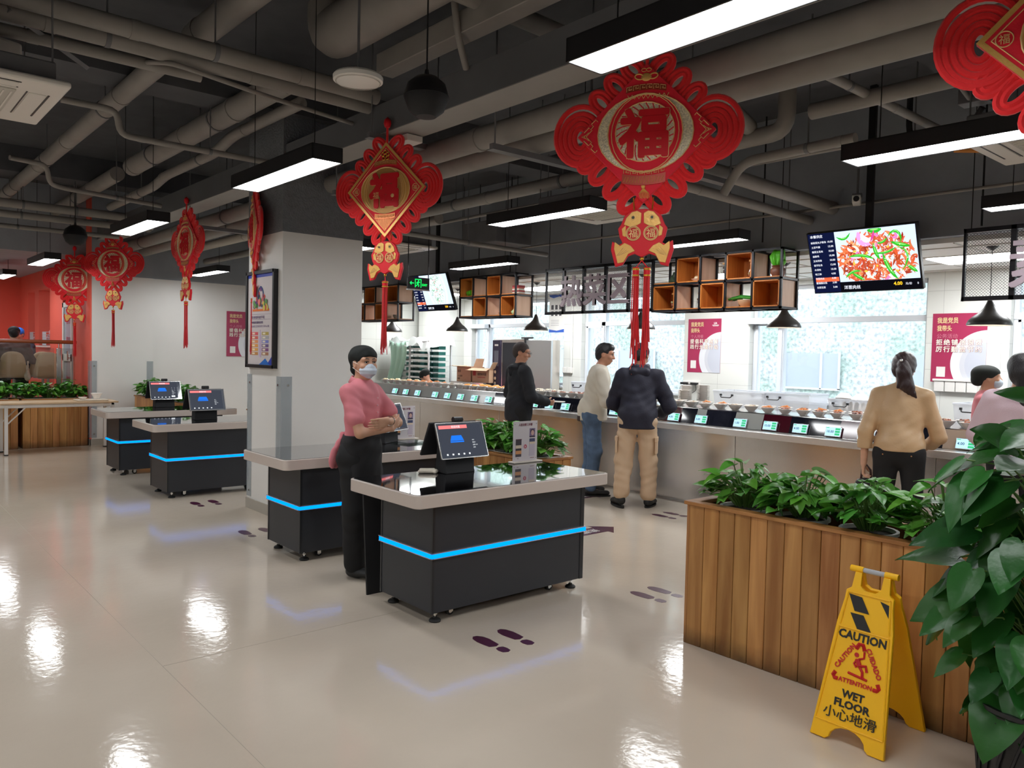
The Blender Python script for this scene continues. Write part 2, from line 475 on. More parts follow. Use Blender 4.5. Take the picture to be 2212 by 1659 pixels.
def floor_mat():
    m = bpy.data.materials.new('beige_epoxy_floor'); m.use_nodes = True
    N = m.node_tree.nodes; L = m.node_tree.links; b = N['Principled BSDF']
    tc = N.new('ShaderNodeTexCoord')
    nz = N.new('ShaderNodeTexNoise'); nz.inputs['Scale'].default_value = 0.9; nz.inputs['Detail'].default_value = 6
    L.new(tc.outputs['Object'], nz.inputs['Vector'])
    rp = N.new('ShaderNodeValToRGB'); rp.color_ramp.elements[0].position = 0.3; rp.color_ramp.elements[1].position = 0.7
    rp.color_ramp.elements[0].color = (*lin((200, 186, 169)), 1); rp.color_ramp.elements[1].color = (*lin((213, 200, 183)), 1)
    L.new(nz.outputs[0], rp.inputs[0]); L.new(rp.outputs[0], b.inputs['Base Color'])
    b.inputs['Roughness'].default_value = 0.10; b.inputs['Specular IOR Level'].default_value = 0.5
    n2 = N.new('ShaderNodeTexNoise'); n2.inputs['Scale'].default_value = 22; n2.inputs['Detail'].default_value = 3
    mp = N.new('ShaderNodeMapping'); mp.inputs['Scale'].default_value = (1, 1, 1); L.new(tc.outputs['Object'], mp.inputs[0]); L.new(mp.outputs[0], n2.inputs['Vector'])
    n3 = N.new('ShaderNodeTexNoise'); n3.inputs['Scale'].default_value = 1.4; n3.inputs['Detail'].default_value = 2; L.new(tc.outputs['Object'], n3.inputs['Vector'])
    ad = N.new('ShaderNodeMath'); ad.operation = 'MULTIPLY_ADD'; ad.inputs[1].default_value = 5.0; L.new(n3.outputs[0], ad.inputs[0]); L.new(n2.outputs[0], ad.inputs[2])
    bp = N.new('ShaderNodeBump'); bp.inputs['Strength'].default_value = 0.06; bp.inputs['Distance'].default_value = 0.012
    L.new(ad.outputs[0], bp.inputs['Height']); L.new(bp.outputs[0], b.inputs['Normal'])
    return m
M_floor = floor_mat()
M_pane = None
def glass_mat(name, tint=(0.95, 0.97, 0.97), refl=0.06):
    m = bpy.data.materials.new(name); m.use_nodes = True
    N = m.node_tree.nodes; L = m.node_tree.links; N.remove(N['Principled BSDF'])
    t = N.new('ShaderNodeBsdfTransparent'); t.inputs[0].default_value = (*tint, 1)
    g = N.new('ShaderNodeBsdfGlossy'); g.inputs['Roughness'].default_value = 0.02
    lw = N.new('ShaderNodeLayerWeight'); pw = N.new('ShaderNodeMath'); pw.operation = 'POWER'; pw.inputs[1].default_value = 5; L.new(lw.outputs['Facing'], pw.inputs[0])
    ad = N.new('ShaderNodeMath'); ad.operation = 'MULTIPLY_ADD'; ad.inputs[1].default_value = .9; ad.inputs[2].default_value = .05; L.new(pw.outputs[0], ad.inputs[0])
    mx = N.new('ShaderNodeMixShader'); L.new(ad.outputs[0], mx.inputs[0]); L.new(t.outputs[0], mx.inputs[1]); L.new(g.outputs[0], mx.inputs[2])
    L.new(mx.outputs[0], N['Material Output'].inputs[0]); MATS[name] = m
    return m
M_pane = glass_mat('window_glass')
M_glass = glass_mat('clear_glass', (0.86, 0.9, 0.89))
def frosted(name, tint, f):
    m = bpy.data.materials.new(name); m.use_nodes = True
    N = m.node_tree.nodes; L = m.node_tree.links; b = N['Principled BSDF']
    b.inputs['Base Color'].default_value = (*tint, 1); b.inputs['Roughness'].default_value = 0.3
    t = N.new('ShaderNodeBsdfTransparent'); mx = N.new('ShaderNodeMixShader'); mx.inputs[0].default_value = f
    L.new(t.outputs[0], mx.inputs[1]); L.new(b.outputs[0], mx.inputs[2]); L.new(mx.outputs[0], N['Material Output'].inputs[0]); MATS[name] = m
    return m
M_tub = frosted('translucent_plastic', lin((225, 228, 235)), 0.55)

# ================================================================ shell
XW = -13.5          # far white wall
YW = 9.6            # kitchen window wall
ZS = 4.0            # slab
fl = MB(); fl.box(-24, 6, -6, YW+0.3, -0.12, 0)
struct('floor', fl, M_floor, smooth=0)
sm = MB()
M_seam = mat('floor_seam', lin((176, 164, 147)), 0.5)
for y in (1.22,):
    sm.box(-11.5, 3, y-0.0015, y+0.0015, 0.0, 0.0006)
o = struct('trim_floor_joint', sm, M_seam, smooth=0)
sm = MB(); sm.box(-4.0, -3.994, 1.22, 2.6, 0, 0.0006); sm.box(-2.2, -2.195, -4, 1.22, 0, 0.0006)
struct('trim_floor_joint_cross', sm, M_seam, smooth=0)
c = MB(); c.box(-24, 6, -6, YW+0.3, ZS, ZS+0.15)
struct('ceiling', c, M_slab, smooth=0)
# far white wall with its dark upper band and the protruding corner
wl_ = MB(); wl_.box(XW-0.24, XW, 3.046, 3.95, 0, 2.66); wl_.box(XW-0.24, XW-0.04, 3.95, 7.0, 0, 2.66)
struct('wall_far', wl_, M_white, smooth=0)
wl_ = MB(); wl_.box(XW-0.24, XW+0.004, 3.046, 3.95, 2.66, ZS); wl_.box(XW-0.25, XW-0.035, 3.95, 7.05, 2.66, ZS)
struct('wall_far_dark_band', wl_, M_dark, smooth=0)
# left kitchen end wall (tile)
k = MB(); k.box(XW-0.25, XW-0.04, 7.0, YW, 0, ZS)
struct('wall_kitchen_end', k, M_tile, smooth=0)
k = MB(); k.box(-13.3, -12.6, YW-0.62, YW, 0, 2.62)
struct('wall_kitchen_pier', k, M_tile, smooth=0)
# other room sides, out of view but closing the room
k = MB(); k.box(6, 6.2, -6, YW+0.3, 0, ZS); struct('wall_right', k, M_white, smooth=0)
k = MB(); k.box(-24, 6, -6.2, -6, 0, ZS); struct('wall_back', k, M_white, smooth=0)
# kitchen window wall: piers between the windows
WZ0, WZ1 = 1.03, 2.56
wins = [(-12.45, -9.72), (-9.36, -6.83-0.4), (-6.12, -3.81), (-3.0, -0.4), (0.4, 3.0)]
wins = [(-12.35, -9.75), (-9.33, -7.2), (-6.1, -3.78), (-2.92, -0.6), (0.3, 2.6)]
k = MB()
xs = [XW-0.25] + [v for wn_ in wins for v in wn_] + [6.0]
for i in range(0, len(xs), 2): k.box(xs[i], xs[i+1], YW, YW+0.3, 0, 2.8)
for a, b in wins: k.box(a, b, YW, YW+0.3, 0, WZ0); k.box(a, b, YW, YW+0.3, WZ1, 2.8)
struct('wall_kitchen_windows', k, M_tile, smooth=0)
M_frame = mat('window_frame_white', lin((214, 218, 224)), 0.35)
for n, (a, b) in enumerate(wins):
    e = bpy.data.objects.new('window_%d' % (n+1), None); COL.objects.link(e); e['kind'] = 'structure'
    f = MB(); t = 0.05; y0, y1 = YW+0.10, YW+0.18
    zt = 2.10
    f.box(a, b, y0, y1, WZ0, WZ0+t); f.box(a, b, y0, y1, WZ1-t, WZ1)
    f.box(a, a+t, y0, y1, WZ0, WZ1); f.box(b-t, b, y0, y1, WZ0, WZ1)
    f.box(a, b, y0-0.01, y1, zt-0.035, zt+0.035)
    ps = a+0.42 if n != 2 else a+0.42
    f.box(ps-0.045, ps+0.045, y0-0.01, y1, WZ0, WZ1)
    # sliding sash frame
    f.box(a+t, a+t+0.035, y0-0.03, y0, WZ0+t, zt-0.03); f.box(ps-0.03, ps+0.03, y0-0.03, y0, WZ0+t, zt-0.03)
    f.box(a+t, ps, y0-0.03, y0, zt-0.07, zt-0.035)
    f.box(a-0.02, ps+0.05, YW-0.06, YW+0.05, zt-0.05, zt+0.03) if n in (0, 2) else None
    f.build('window_frame', M_frame, e, bevel=0.004)
    g = MB(); g.box(a+t, b-t, y0+0.03, y0+0.036, WZ0+t, WZ1-t); g.build('window_pane', M_pane, e, smooth=0)
    s_ = MB(); s_.box(a, b, YW-0.03, YW+0.1, WZ0-0.03, WZ0+0.005); s_.build('window_sill', M_frame, e, bevel=0.004)
# kitchen suspended white ceiling with light panels, bulkhead above the counter
M_gridc = mat('white_ceiling_tile', lin((232, 232, 228)), 0.5)
YB = 7.34
k = MB(); k.box(XW-0.04, 6, YB, YW, 2.62, 2.66)
struct('ceiling_kitchen', k, M_gridc, smooth=0)
k = MB()
for i in range(33): k.box(XW+i*0.6-0.006, XW+i*0.6+0.006, YB+0.02, YW, 2.612, 2.62)
for j in range(4): k.box(XW, 6, YB+0.3+j*0.6-0.006, YB+0.3+j*0.6+0.006, 2.612, 2.62)
struct('trim_ceiling_grid', k, M_grout, smooth=0)
k = MB(); k.box(XW-0.04, 6, YB-0.12, YB, 2.66, ZS)
struct('wall_bulkhead', k, M_dark, smooth=0)
# pillar
PX0, PX1, PY0, PY1 = -7.56, -6.80, 3.10, 3.92
k = MB(); k.box(PX0, PX1, PY0, PY1, 0, 2.64)
struct('wall_pillar', k, M_white, smooth=0)
M_darkrough = mat('dark_grey_stipple', lin((112, 116, 122)), 0.65, bump=0.9, bump_scale=55, noise_amt=0.1, noise_scale=20)
k = MB(); k.box(PX0-0.005, PX1+0.005, PY0-0.005, PY1+0.005, 2.64, ZS)
struct('wall_pillar_dark_top', k, M_darkrough, smooth=0)
M_base = mat('grey_tile_baseboard', lin((168, 162, 152)), 0.25)
k = MB(); k.box(PX0-0.012, PX1+0.012, PY0-0.012, PY1+0.012, 0, 0.10)
struct('baseboard_pillar', k, M_base, smooth=0)
k = MB(); k.box(XW, XW+0.012, 3.02, 3.96, 0, 0.10); k.box(XW-0.04, XW-0.028, 3.96, 7.0, 0, 0.1); k.box(XW-0.25, XW+0.012, 3.018, 3.03, 0, 0.1)
struct('baseboard_far', k, M_base, smooth=0)
# clear corner guards
M_guard = frosted('clear_acrylic_guard', lin((170, 180, 186)), 0.35)
def guard(x, y, sx, sy, label):
    """acrylic angle; sx, sy: directions its two wings run along the wall faces"""
    t = thing('corner_guard', label, 'corner guard', (x, y, 0), 0, 'clear corner guards')
    a = MB(); z0, z1 = 0.12, 1.32
    a.box(min(0, sx*0.10), max(0, sx*0.10), min(-sy*0.006, -sy*0.002), max(-sy*0.006, -sy*0.002), z0, z1)
    a.box(min(-sx*0.002, -sx*0.006), max(-sx*0.002, -sx*0.006), min(-sy*0.006, sy*0.10), max(-sy*0.006, sy*0.10), z0, z1)
    a.build('acrylic_angle', M_guard, t, smooth=0)
    for z in (z0+0.06, z1-0.08):
        s2 = MB(); s2.cyl((sx*0.06, -sy*0.006, z), (sx*0.06, -sy*0.010, z), 0.011, n=12); s2.build('screw_cap', M_chrome, t)
        s2 = MB(); s2.cyl((-sx*0.006, sy*0.06, z), (-sx*0.010, sy*0.06, z), 0.011, n=12); s2.build('screw_cap', M_chrome, t)
guard(PX0, PY0, 1, 1, 'clear acrylic corner guard on the left edge of the white pillar')
guard(PX1, PY0, -1, 1, 'clear acrylic corner guard on the pillar edge beside the framed poster')
guard(XW+.004, 3.018, -1, 1, 'clear acrylic corner guard where the white wall meets the red room')
k = MB(); k.box(XW+.003, XW+.008, 3.85, 3.948, .12, 1.32); o = k.build('corner_guard', M_guard, None, smooth=0); tag(o, 'clear acrylic guard strip on the step of the far white wall', 'corner guard')
# long concrete beam
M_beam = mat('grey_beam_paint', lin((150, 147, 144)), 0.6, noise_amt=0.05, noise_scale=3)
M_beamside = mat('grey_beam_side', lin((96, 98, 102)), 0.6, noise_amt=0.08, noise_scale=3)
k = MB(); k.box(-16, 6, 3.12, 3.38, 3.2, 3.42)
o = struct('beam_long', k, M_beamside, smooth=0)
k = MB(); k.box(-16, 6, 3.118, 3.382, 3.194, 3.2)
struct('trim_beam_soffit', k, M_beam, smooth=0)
for n, x in enumerate((-2.2, -6.9, -11.6, -16.2)):
    k = MB(); k.box(x-0.2, x+0.2, -6, YB-0.12, 3.68, ZS)
    struct('beam_cross', k, M_slab, smooth=0)
for n, y in enumerate((1.0, 5.9)):
    k = MB(); k.box(-24, 6, y-0.15, y+0.15, 3.78, ZS)
    struct('beam_secondary', k, M_slab, smooth=0)
# ---------------------------------------------------------------- red side room
RZ = 0.6
k = MB(); k.box(-24, -14.15, -6, 3.05, 0, RZ)
struct('floor_red_room', k, M_floor, smooth=0)
RY = 3.05
openings = [(-18.7, -17.7), (-17.25, -16.1), (-15.55, -14.95)]
rw = MB(); zs0, zs1 = 1.53, 2.6
xs = [-19.6] + [v for o_ in [(-18.75, -18.05), (-17.65, -16.62)] for v in o_] + [-15.55]
for i in range(0, len(xs), 2): rw.box(xs[i], xs[i+1], RY, RY+0.5, 0, ZS)
for a, b in ((-18.75, -18.05), (-17.65, -16.62)): rw.box(a, b, RY, RY+0.5, 0, zs0); rw.box(a, b, RY, RY+0.5, zs1, ZS)
rw.box(-15.55, -13.75, RY, RY+0.5, 2.45, ZS); rw.box(-14.75, -13.75, RY, RY+0.5, 0, 2.45); rw.box(-15.55, -14.75, RY+0.3, RY+0.5, 0, 2.45)
rw.box(-19.9, -19.6, 1.9, RY+0.5, 0, ZS)
rw.box(-13.76, -13.503, 3.022, 3.045, 0, ZS)
struct('wall_red', rw, M_red, smooth=0)
rw = MB(); rw.box(-24, -19.6, 1.7, 1.9, 0, ZS); rw.box(-24.2, -24, -6, 1.9, 0, ZS)
struct('wall_red_left', rw, M_red, smooth=0)
k = MB(); k.box(-24, -13.92, -6, 3.04, 2.96, 3.04); k.box(-13.92, -13.84, -6, 3.04, 2.96, ZS); struct('ceiling_red_room', k, M_dark, smooth=0)
for n, (a, b) in enumerate(((-18.75, -18.05), (-17.65, -16.62))):
    e = bpy.data.objects.new('window_%d' % (n+6), None); COL.objects.link(e); e['kind'] = 'structure'
    f = MB(); f.box(a, a+0.05, RY+0.4, RY+0.46, zs0, zs1); f.box(b-0.05, b, RY+0.4, RY+0.46, zs0, zs1); f.box(a, b, RY+0.4, RY+0.46, zs0, zs0+0.05); f.box(a, b, RY+0.4, RY+0.46, zs1-0.05, zs1)
    f.build('window_frame', M_frame, e)
    g = MB(); g.box(a, b, RY+0.43, RY+0.436, zs0, zs1); g.build('window_pane', M_pane, e, smooth=0)
    g = MB(); g.box(a-0.03, b+0.03, RY-0.05, RY+0.42, zs0-0.03, zs0); g.build('window_sill', M_plastic, e, smooth=0)
dd = bpy.data.objects.new('door_1', None); COL.objects.link(dd); dd['kind'] = 'structure'
M_dglass = mat('door_frosted_glass', lin((176, 184, 196)), 0.25, emit=lin((190, 200, 215)), estr=0.0)
f = MB(); x0, x1 = -15.5, -14.78
y0, y1 = RY-0.02, RY+0.04
f.box(x0, x0+0.09, y0, y1, RZ, 2.28); f.box(x1-0.09, x1, y0, y1, RZ, 2.28); f.box(x0, x1, y0, y1, 2.2, 2.28); f.box(x0, x1, y0, y1, RZ, RZ+0.14); f.box(x0, x1, y0, y1, 1.28, 1.4)
f.build('door_frame', M_plastic, dd, bevel=0.003)
f = MB(); f.box(x0+0.09, x1-0.09, y0+0.02, y0+0.03, RZ+0.14, 2.2); f.build('door_pane', M_dglass, dd, smooth=0)
f = MB(); f.cyl((x1-0.05, y0-0.05, 1.3), (x1-0.05, y0-0.05, 1.45), 0.012, n=10); f.cyl((x1-0.05, y0, 1.34), (x1-0.05, y0-0.05, 1.34), 0.01, n=8); f.build('door_handle', M_chrome, dd)
f = MB()
for z in (1.92, 1.62, 0.95): put_text(f, '推PUSH', (x0+0.25, y0+0.015, z), (1, 0, 0), (0, 0, 1), 0.1, 0.01)
f.build('door_sticker', mat('magenta_print', lin((190, 50, 90)), 0.5), dd, smooth=0)
# ---------------------------------------------------------------- outside
def ivy_mat():
    m = bpy.data.materials.new('ivy_wall'); m.use_nodes = True
    N = m.node_tree.nodes; L = m.node_tree.links; b = N['Principled BSDF']
    tc = N.new('ShaderNodeTexCoord')
    vo = N.new('ShaderNodeTexNoise'); vo.inputs['Scale'].default_value = 13; vo.inputs['Detail'].default_value = 7; L.new(tc.outputs['Object'], vo.inputs['Vector'])
    nz = N.new('ShaderNodeTexNoise'); nz.inputs['Scale'].default_value = 0.9; nz.inputs['Detail'].default_value = 7; L.new(tc.outputs['Object'], nz.inputs['Vector'])
    r1 = N.new('ShaderNodeValToRGB'); r1.color_ramp.elements[0].position = 0.42; r1.color_ramp.elements[1].position = 0.6
    r1.color_ramp.elements[0].color = (*lin((200, 206, 212)), 1); r1.color_ramp.elements[1].color = (*lin((172, 192, 184)), 1)
    L.new(nz.outputs[0], r1.inputs[0])
    r2 = N.new('ShaderNodeMapRange'); r2.inputs[1].default_value = 0.36; r2.inputs[2].default_value = 0.64; r2.inputs[3].default_value = .62; r2.inputs[4].default_value = 1.3
    L.new(vo.outputs[0], r2.inputs[0])
    mx = N.new('ShaderNodeMix'); mx.data_type = 'RGBA'; mx.blend_type = 'MULTIPLY'; mx.inputs[0].default_value = 1
    L.new(r1.outputs[0], mx.inputs[6]); L.new(r2.outputs[0], mx.inputs[7]); L.new(mx.outputs[2], b.inputs['Base Color']); b.inputs['Roughness'].default_value = 0.8
    bp = N.new('ShaderNodeBump'); bp.inputs['Strength'].default_value = 1; bp.inputs['Distance'].default_value = 0.012; L.new(vo.outputs[0], bp.inputs['Height']); L.new(bp.outputs[0], b.inputs['Normal'])
    return m
bl = thing('neighbouring_building', 'pale building overgrown with ivy, seen outside through the kitchen windows', 'building', (0, 16, 0))
k = MB(); k.box(-44, 12, 0, 0.4, -1, 7.0); k.build('ivy_facade', ivy_mat(), bl, smooth=0)
M_owin = mat('outside_window_dark', lin((176, 184, 194)), 0.3)
for i, x in enumerate([-38+2.45*q for q in range(16)]):
    k = MB()
    k.box(x-0.62, x+0.62, -0.04, 0.02, 0.98, 1.72)
    w_ = k.build('window', M_owin, bl, smooth=0)
    k = MB()
    for xx in (-0.62, 0.22, 0.62): k.box(x+xx-0.02, x+xx+0.02, -0.07, -0.04, 0.96, 1.74)
    k.box(x-0.64, x+0.64, -0.07, -0.04, 0.94, 0.98)
    k.build('window_frame', M_frame, w_, smooth=0)
k = MB(); k.box(-40, 12, YW+0.3, 40, -0.3, -0.2)
struct('ground_outside', k, mat('pale_paving', lin((190, 190, 186)), 0.9), smooth=0)
k = MB(); k.box(-40, -13.75, 3.9, 9.5, -0.3, -0.2); struct('ground_outside_yard', k, MATS['pale_paving'], smooth=0)

# ================================================================ ceiling lights
M_diff = emis('light_diffuser', (0.97, 0.985, 1.0), LIGHT_E)
lt = thing('linear_ceiling_light', '', 'ceiling light', (0, 0, 0), 0, 'long black pendant panel lights')
k = MB(); k.box(-0.62, 0.62, -0.10, -0.092, 0, 0.09); k.box(-0.62, 0.62, 0.092, 0.10, 0, 0.09); k.box(-0.62, -0.612, -0.10, 0.10, 0, 0.09); k.box(0.612, 0.62, -0.1, 0.1, 0, 0.09); k.box(-0.62, 0.62, -0.1, 0.1, 0.085, 0.09)
k.build('housing', M_black, lt, smooth=0)
k = MB(); k.quad((-0.612, -0.092, 0.003), (-0.612, 0.092, 0.003), (0.612, 0.092, 0.003), (0.612, -0.092, 0.003)); k.build('diffuser', M_diff, lt, smooth=0, fixn=False)
for sx in (-0.45, 0.45):
    k = MB(); k.cyl((sx, 0, 0.09), (sx, 0, 1.29), 0.003, n=6); k.build('suspension_cable', M_black, lt)
LL = [(-1.58, 2.24, 'nearest long panel light at the top, above the big lantern knot'),
      (-4.93, 2.24, 'panel light in front of the pillar, left of the gold lantern knot'),
      (-8.13, 2.24, 'panel light between the pillar and the far knots'),
      (-12.63, 2.24, 'small far panel light near the red room'),
      (-4.80, 4.45, 'panel light over the queue, left of the big lantern knot'),
      (-1.57, 4.40, 'long panel light at the right, above the menu screen side'),
      (-8.2, 4.45, 'panel light half hidden behind the white pillar top'),
      (-12.3, 4.40, 'far panel light before the dark band of the white wall'),
      (-8.07, 6.43, 'panel light above the left box shelf and small menu screen'),
      (-4.84, 6.50, 'panel light above the right box shelf'),
      (-1.52, 6.40, 'panel light at the right edge above the second mesh sign'),
      (-16.0, 2.24, 'panel light end in the red room at the left edge')]
for i, (x, y, lb) in enumerate(LL):
    o = lt if i == 0 else copy_tree(lt)
    o.location = (x, y, 2.70); o['label'] = lb
for x in (1.7,):
    for y in (2.24, 4.45, 6.43):
        o = copy_tree(lt); o.location = (x, y, 2.7); o['label'] = 'black panel light beyond the right edge of the frame'
for x in (-12.6, -8.13, -4.93, -1.58, 1.7):
    for y in (0.05, -2.15, -4.3):
        o = copy_tree(lt); o.location = (x, y, 2.7); o['label'] = 'black panel light in the rows behind the viewer'
# kitchen flush panels
M_kp = emis('kitchen_panel', (0.97, 0.99, 1.0), KITCHEN_E)
kl = [(-2.7, 8.6), (-5.9, 8.6), (-9.0, 8.6), (-12.0, 8.4), (0.5, 8.6)]
for i, (x, y) in enumerate(kl):
    k = MB(); k.quad((x-0.6, y-0.3, 2.609), (x-0.6, y+0.3, 2.609), (x+0.6, y+0.3, 2.609), (x+0.6, y-0.3, 2.609))
    o = k.build('ceiling_light_panel', M_kp, None, smooth=0, fixn=False)
    tag(o, 'flush white light panel in the kitchen ceiling, ' + ['seen through the right mesh sign', 'above the right box shelf', 'behind the hot dishes sign', 'over the tray rack corner', 'past the right edge'][i], 'ceiling light', 'flush kitchen light panels')
# ================================================================ pipes and ducts
def arc(c, r, a0, a1, u, v, n=6):
    c = Vector(c); u = Vector(u); v = Vector(v)
    return [c+u*r*math.cos(a0+(a1-a0)*i/n)+v*r*math.sin(a0+(a1-a0)*i/n) for i in range(n+1)]
def path(pts, rb=0.12):
    """polyline with rounded corners"""
    pts = [Vector(p) for p in pts]; out = [pts[0]]
    for i in range(1, len(pts)-1):
        a, b, c = pts[i-1], pts[i], pts[i+1]
        d0 = (a-b).normalized(); d1 = (c-b).normalized()
        r = min(rb, (a-b).length*0.45, (c-b).length*0.45)
        p0 = b+d0*r; p1 = b+d1*r
        for k in range(5):
            t = k/4; out.append(p0*(1-t)**2+b*2*t*(1-t)+p1*t*t)
    out.append(pts[-1]); return out
def pipe(name, label, pts, r, m=None, rb=0.12, clamps=(), hang=(), cat='pipe', joints=(), group=None, n=16):
    """one run: pipe skin, sleeves at joints, clamps and hanger rods up to the slab"""
    t = thing(name, label, cat, (0, 0, 0), 0, group)
    mb = MB(); mb.tube(path(pts, rb), r, n=n)
    mb.build('pipe_run', m or M_pipe, t)
    P = [Vector(p) for p in pts]
    L = [0]
    for i in range(1, len(P)): L.append(L[-1]+(P[i]-P[i-1]).length)
    def at(s):
        for i in range(1, len(P)):
            if s <= L[i] or i == len(P)-1:
                return P[i-1].lerp(P[i], (s-L[i-1])/max(1e-6, L[i]-L[i-1])), (P[i]-P[i-1]).normalized()
    for s_ in joints:
        p, d = at(s_*L[-1]); k = MB(); k.cyl(p-d*0.03, p+d*0.03, r*1.07, n=n); k.build('sleeve', m or M_pipe, t)
    for s_ in hang:
        p, d = at(s_*L[-1]); k = MB(); k.cyl(p-d*0.014, p+d*0.014, r*1.09, n=n); k.build('clamp', M_pipe2, t)
        k = MB(); k.cyl(p+Vector((0, 0, r)), (p.x, p.y, ZS), 0.006, n=6); k.build('hanger_rod', M_pipe2, t)
    return t
pipe('insulated_pipe', 'thick pale grey pipe running just beyond the long beam, above the big knot', [(6, 3.60, 3.13), (-16, 3.56, 3.13)], 0.083, hang=(.25, .42, .55, .7, .85), joints=(.3, .48, .62, .78), cat='pipe')
pipe('insulated_pipe', 'second thick grey pipe parallel to the beam, lower of the two above the big knot', [(6, 3.84, 3.09), (-16, 3.80, 3.09)], 0.085, hang=(.27, .44, .57, .72), joints=(.22, .41, .6, .81), cat='pipe')
pipe('insulated_pipe', 'mid grey pipe with an upturned elbow between big knot and right panel light', [(-3.02, 5.13, 3.75), (-3.02, 5.13, 3.2), (-3.6, 5.15, 3.2), (-8.2, 5.25, 3.2)], 0.062, joints=(.2, .35, .7), hang=(.5, .8))
pipe('insulated_pipe', 'straight grey pipe continuing right above the long right panel light', [(-2.85, 5.16, 3.3), (6, 5.08, 3.3)], 0.055, joints=(.15,), hang=(.3,))
pipe('elbow_pipe', 'short grey pipe bending down beside the big knot right edge', [(-2.55, 5.2, 3.07), (-3.45, 5.25, 3.07), (-3.62, 5.27, 2.86)], 0.036, rb=0.15, joints=(.1,), hang=(.3,))
pipe('insulated_pipe', 'grey pipe with banded sleeves reaching down to the left edge', [(-5.6, 1.81, 3.62), (-15.5, 1.83, 3.62)], 0.075, joints=(.15, .35, .5, .65), hang=(.2, .45, .7))
pipe('insulated_pipe', 'stout capped grey pipe left of the panel light in front of the pillar', [(-5.7, 2.62, 3.6), (-9.7, 2.60, 3.6)], 0.098, joints=(.25, .55, .97), hang=(.35, .8))
pipe('insulated_pipe', 'grey pipe continuing beyond the capped stout pipe', [(-10.3, 2.60, 3.62), (-14.5, 2.62, 3.62)], 0.085, joints=(.3,), hang=(.5,))
pipe('offset_pipe', 'slim wavy grey pipe with offsets beside the long beam', [(-6.0, 2.88, 3.56), (-7.4, 2.86, 3.56), (-7.8, 2.86, 3.48), (-9.3, 2.84, 3.48), (-9.7, 2.84, 3.42), (-11.6, 2.84, 3.42)], 0.05, rb=0.2, joints=(.2, .6, .8), hang=(.4, .75))
pipe('round_duct', 'wide grey round duct at the top left of centre', [(-1.5, 2.72, 3.80), (-5.15, 2.70, 3.80), (-5.15, 2.70, 4.0)], 0.17, rb=0.25, hang=(.5,), cat='duct', n=24)
pipe('round_duct', 'second round duct stub at the top edge left of centre', [(-4.3, 2.02, 3.8), (-5.9, 2.0, 3.8)], 0.095, cat='duct', joints=(.9,))
k = MB(); k.box(-5.0, -2.2, 2.97, 3.11, 3.56, 3.7); o = k.build('box_duct', M_pipe, None, bevel=0.006); tag(o, 'square grey duct between the round duct and the beam', 'duct')
# runs crossing toward the kitchen
pipe('insulated_pipe', 'upper of two thick pipes crossing the top left toward the beam', [(-5.0, -3, 3.47), (-5.2, 3.1, 3.47)], 0.055, joints=(.72, .9), hang=(.6, .8))
pipe('insulated_pipe', 'lower of two thick pipes crossing the top left toward the beam', [(-5.15, -3, 3.42), (-5.31, 3.1, 3.42)], 0.05, joints=(.65, .85), hang=(.7,))
pipe('thin_pipe', 'thinner grey pipe below the two crossing pipes at the left', [(-5.55, -3, 3.40), (-5.48, 1.9, 3.40)], 0.038, joints=(.8,), hang=(.7,))
pipe('conduit', 'slim bent conduit hugging the crossing pipes, ending by the middle knot', [(-5.45, 1.55, 3.40), (-5.2, 1.62, 3.35), (-5.42, 2.4, 3.35), (-5.56, 3.1, 3.35)], 0.016, joints=(.6,))
pipe('elbow_pipe', 'slim pipe stepping down with two elbows above the panel light', [(-6.95, 1.35, 3.46), (-6.95, 1.75, 3.46), (-6.98, 1.78, 3.28), (-7.0, 2.0, 3.28), (-7.01, 3.08, 3.28)], 0.026, rb=0.08, joints=(.4,), hang=(.7,))
pipe('elbow_pipe', 'slim pipe stepping down with two elbows above the far left panel light', [(-9.6, 1.4, 3.48), (-9.7, 1.75, 3.48), (-9.8, 1.8, 3.3), (-9.82, 1.95, 3.28), (-10.14, 3.05, 3.28)], 0.026, rb=0.08, hang=(.7,))
for i, (x0, x1, z, r, lb) in enumerate(((-11.55, -11.67, 3.32, .055, 'uppermost of the three stacked pipes above the red room entrance'),
                                     (-11.8, -11.75, 3.2, .045, 'middle of the three stacked pipes above the red room entrance'),
                                     (-12.1, -12.0, 3.08, .03, 'lowest and thinnest of the three stacked pipes above the red room entrance'))):
    pipe('stacked_pipe', lb, [(x0, -3, z), (x1, 3.05, z)], r, hang=(.8, .9))
pipe('thin_pipe', 'slim grey pipe crossing to the long right panel light', [(-2.46, 3.9, 3.32), (-2.44, 6.3, 3.32), (-2.44, 7.2, 3.32)], 0.03, joints=(.15, .5), hang=(.3,))
pipe('insulated_pipe', 'short thick pipe joining the elbow pipe right of the big knot', [(-3.0, 3.95, 3.33), (-3.3, 5.1, 3.27)], 0.058)
pipe('insulated_pipe', 'thicker of two parallel pipes running into the dark bulkhead above the menu screen', [(-3.84, 4.5, 3.12), (-3.72, 7.2, 3.02)], 0.06, joints=(.4,))
pipe('insulated_pipe', 'thinner of two parallel pipes running into the dark bulkhead', [(-4.13, 4.9, 3.03), (-3.95, 7.2, 2.93)], 0.042, joints=(.3,))
pipe('insulated_pipe', 'grey pipe crossing above the beam at the top centre', [(-3.75, 0.4, 3.72), (-3.9, 4.6, 3.72)], 0.062, joints=(.8,))
pipe('thin_pipe', 'slim pipe over the small menu screen', [(-7.15, 4.2, 2.84), (-7.35, 6.9, 2.84)], 0.028, hang=(.5,))
pipe('thin_pipe', 'slim pipe running along the dark bulkhead top right', [(5, 7.05, 3.0), (-8, 7.05, 3.0)], 0.014, hang=(.3, .5, .7))
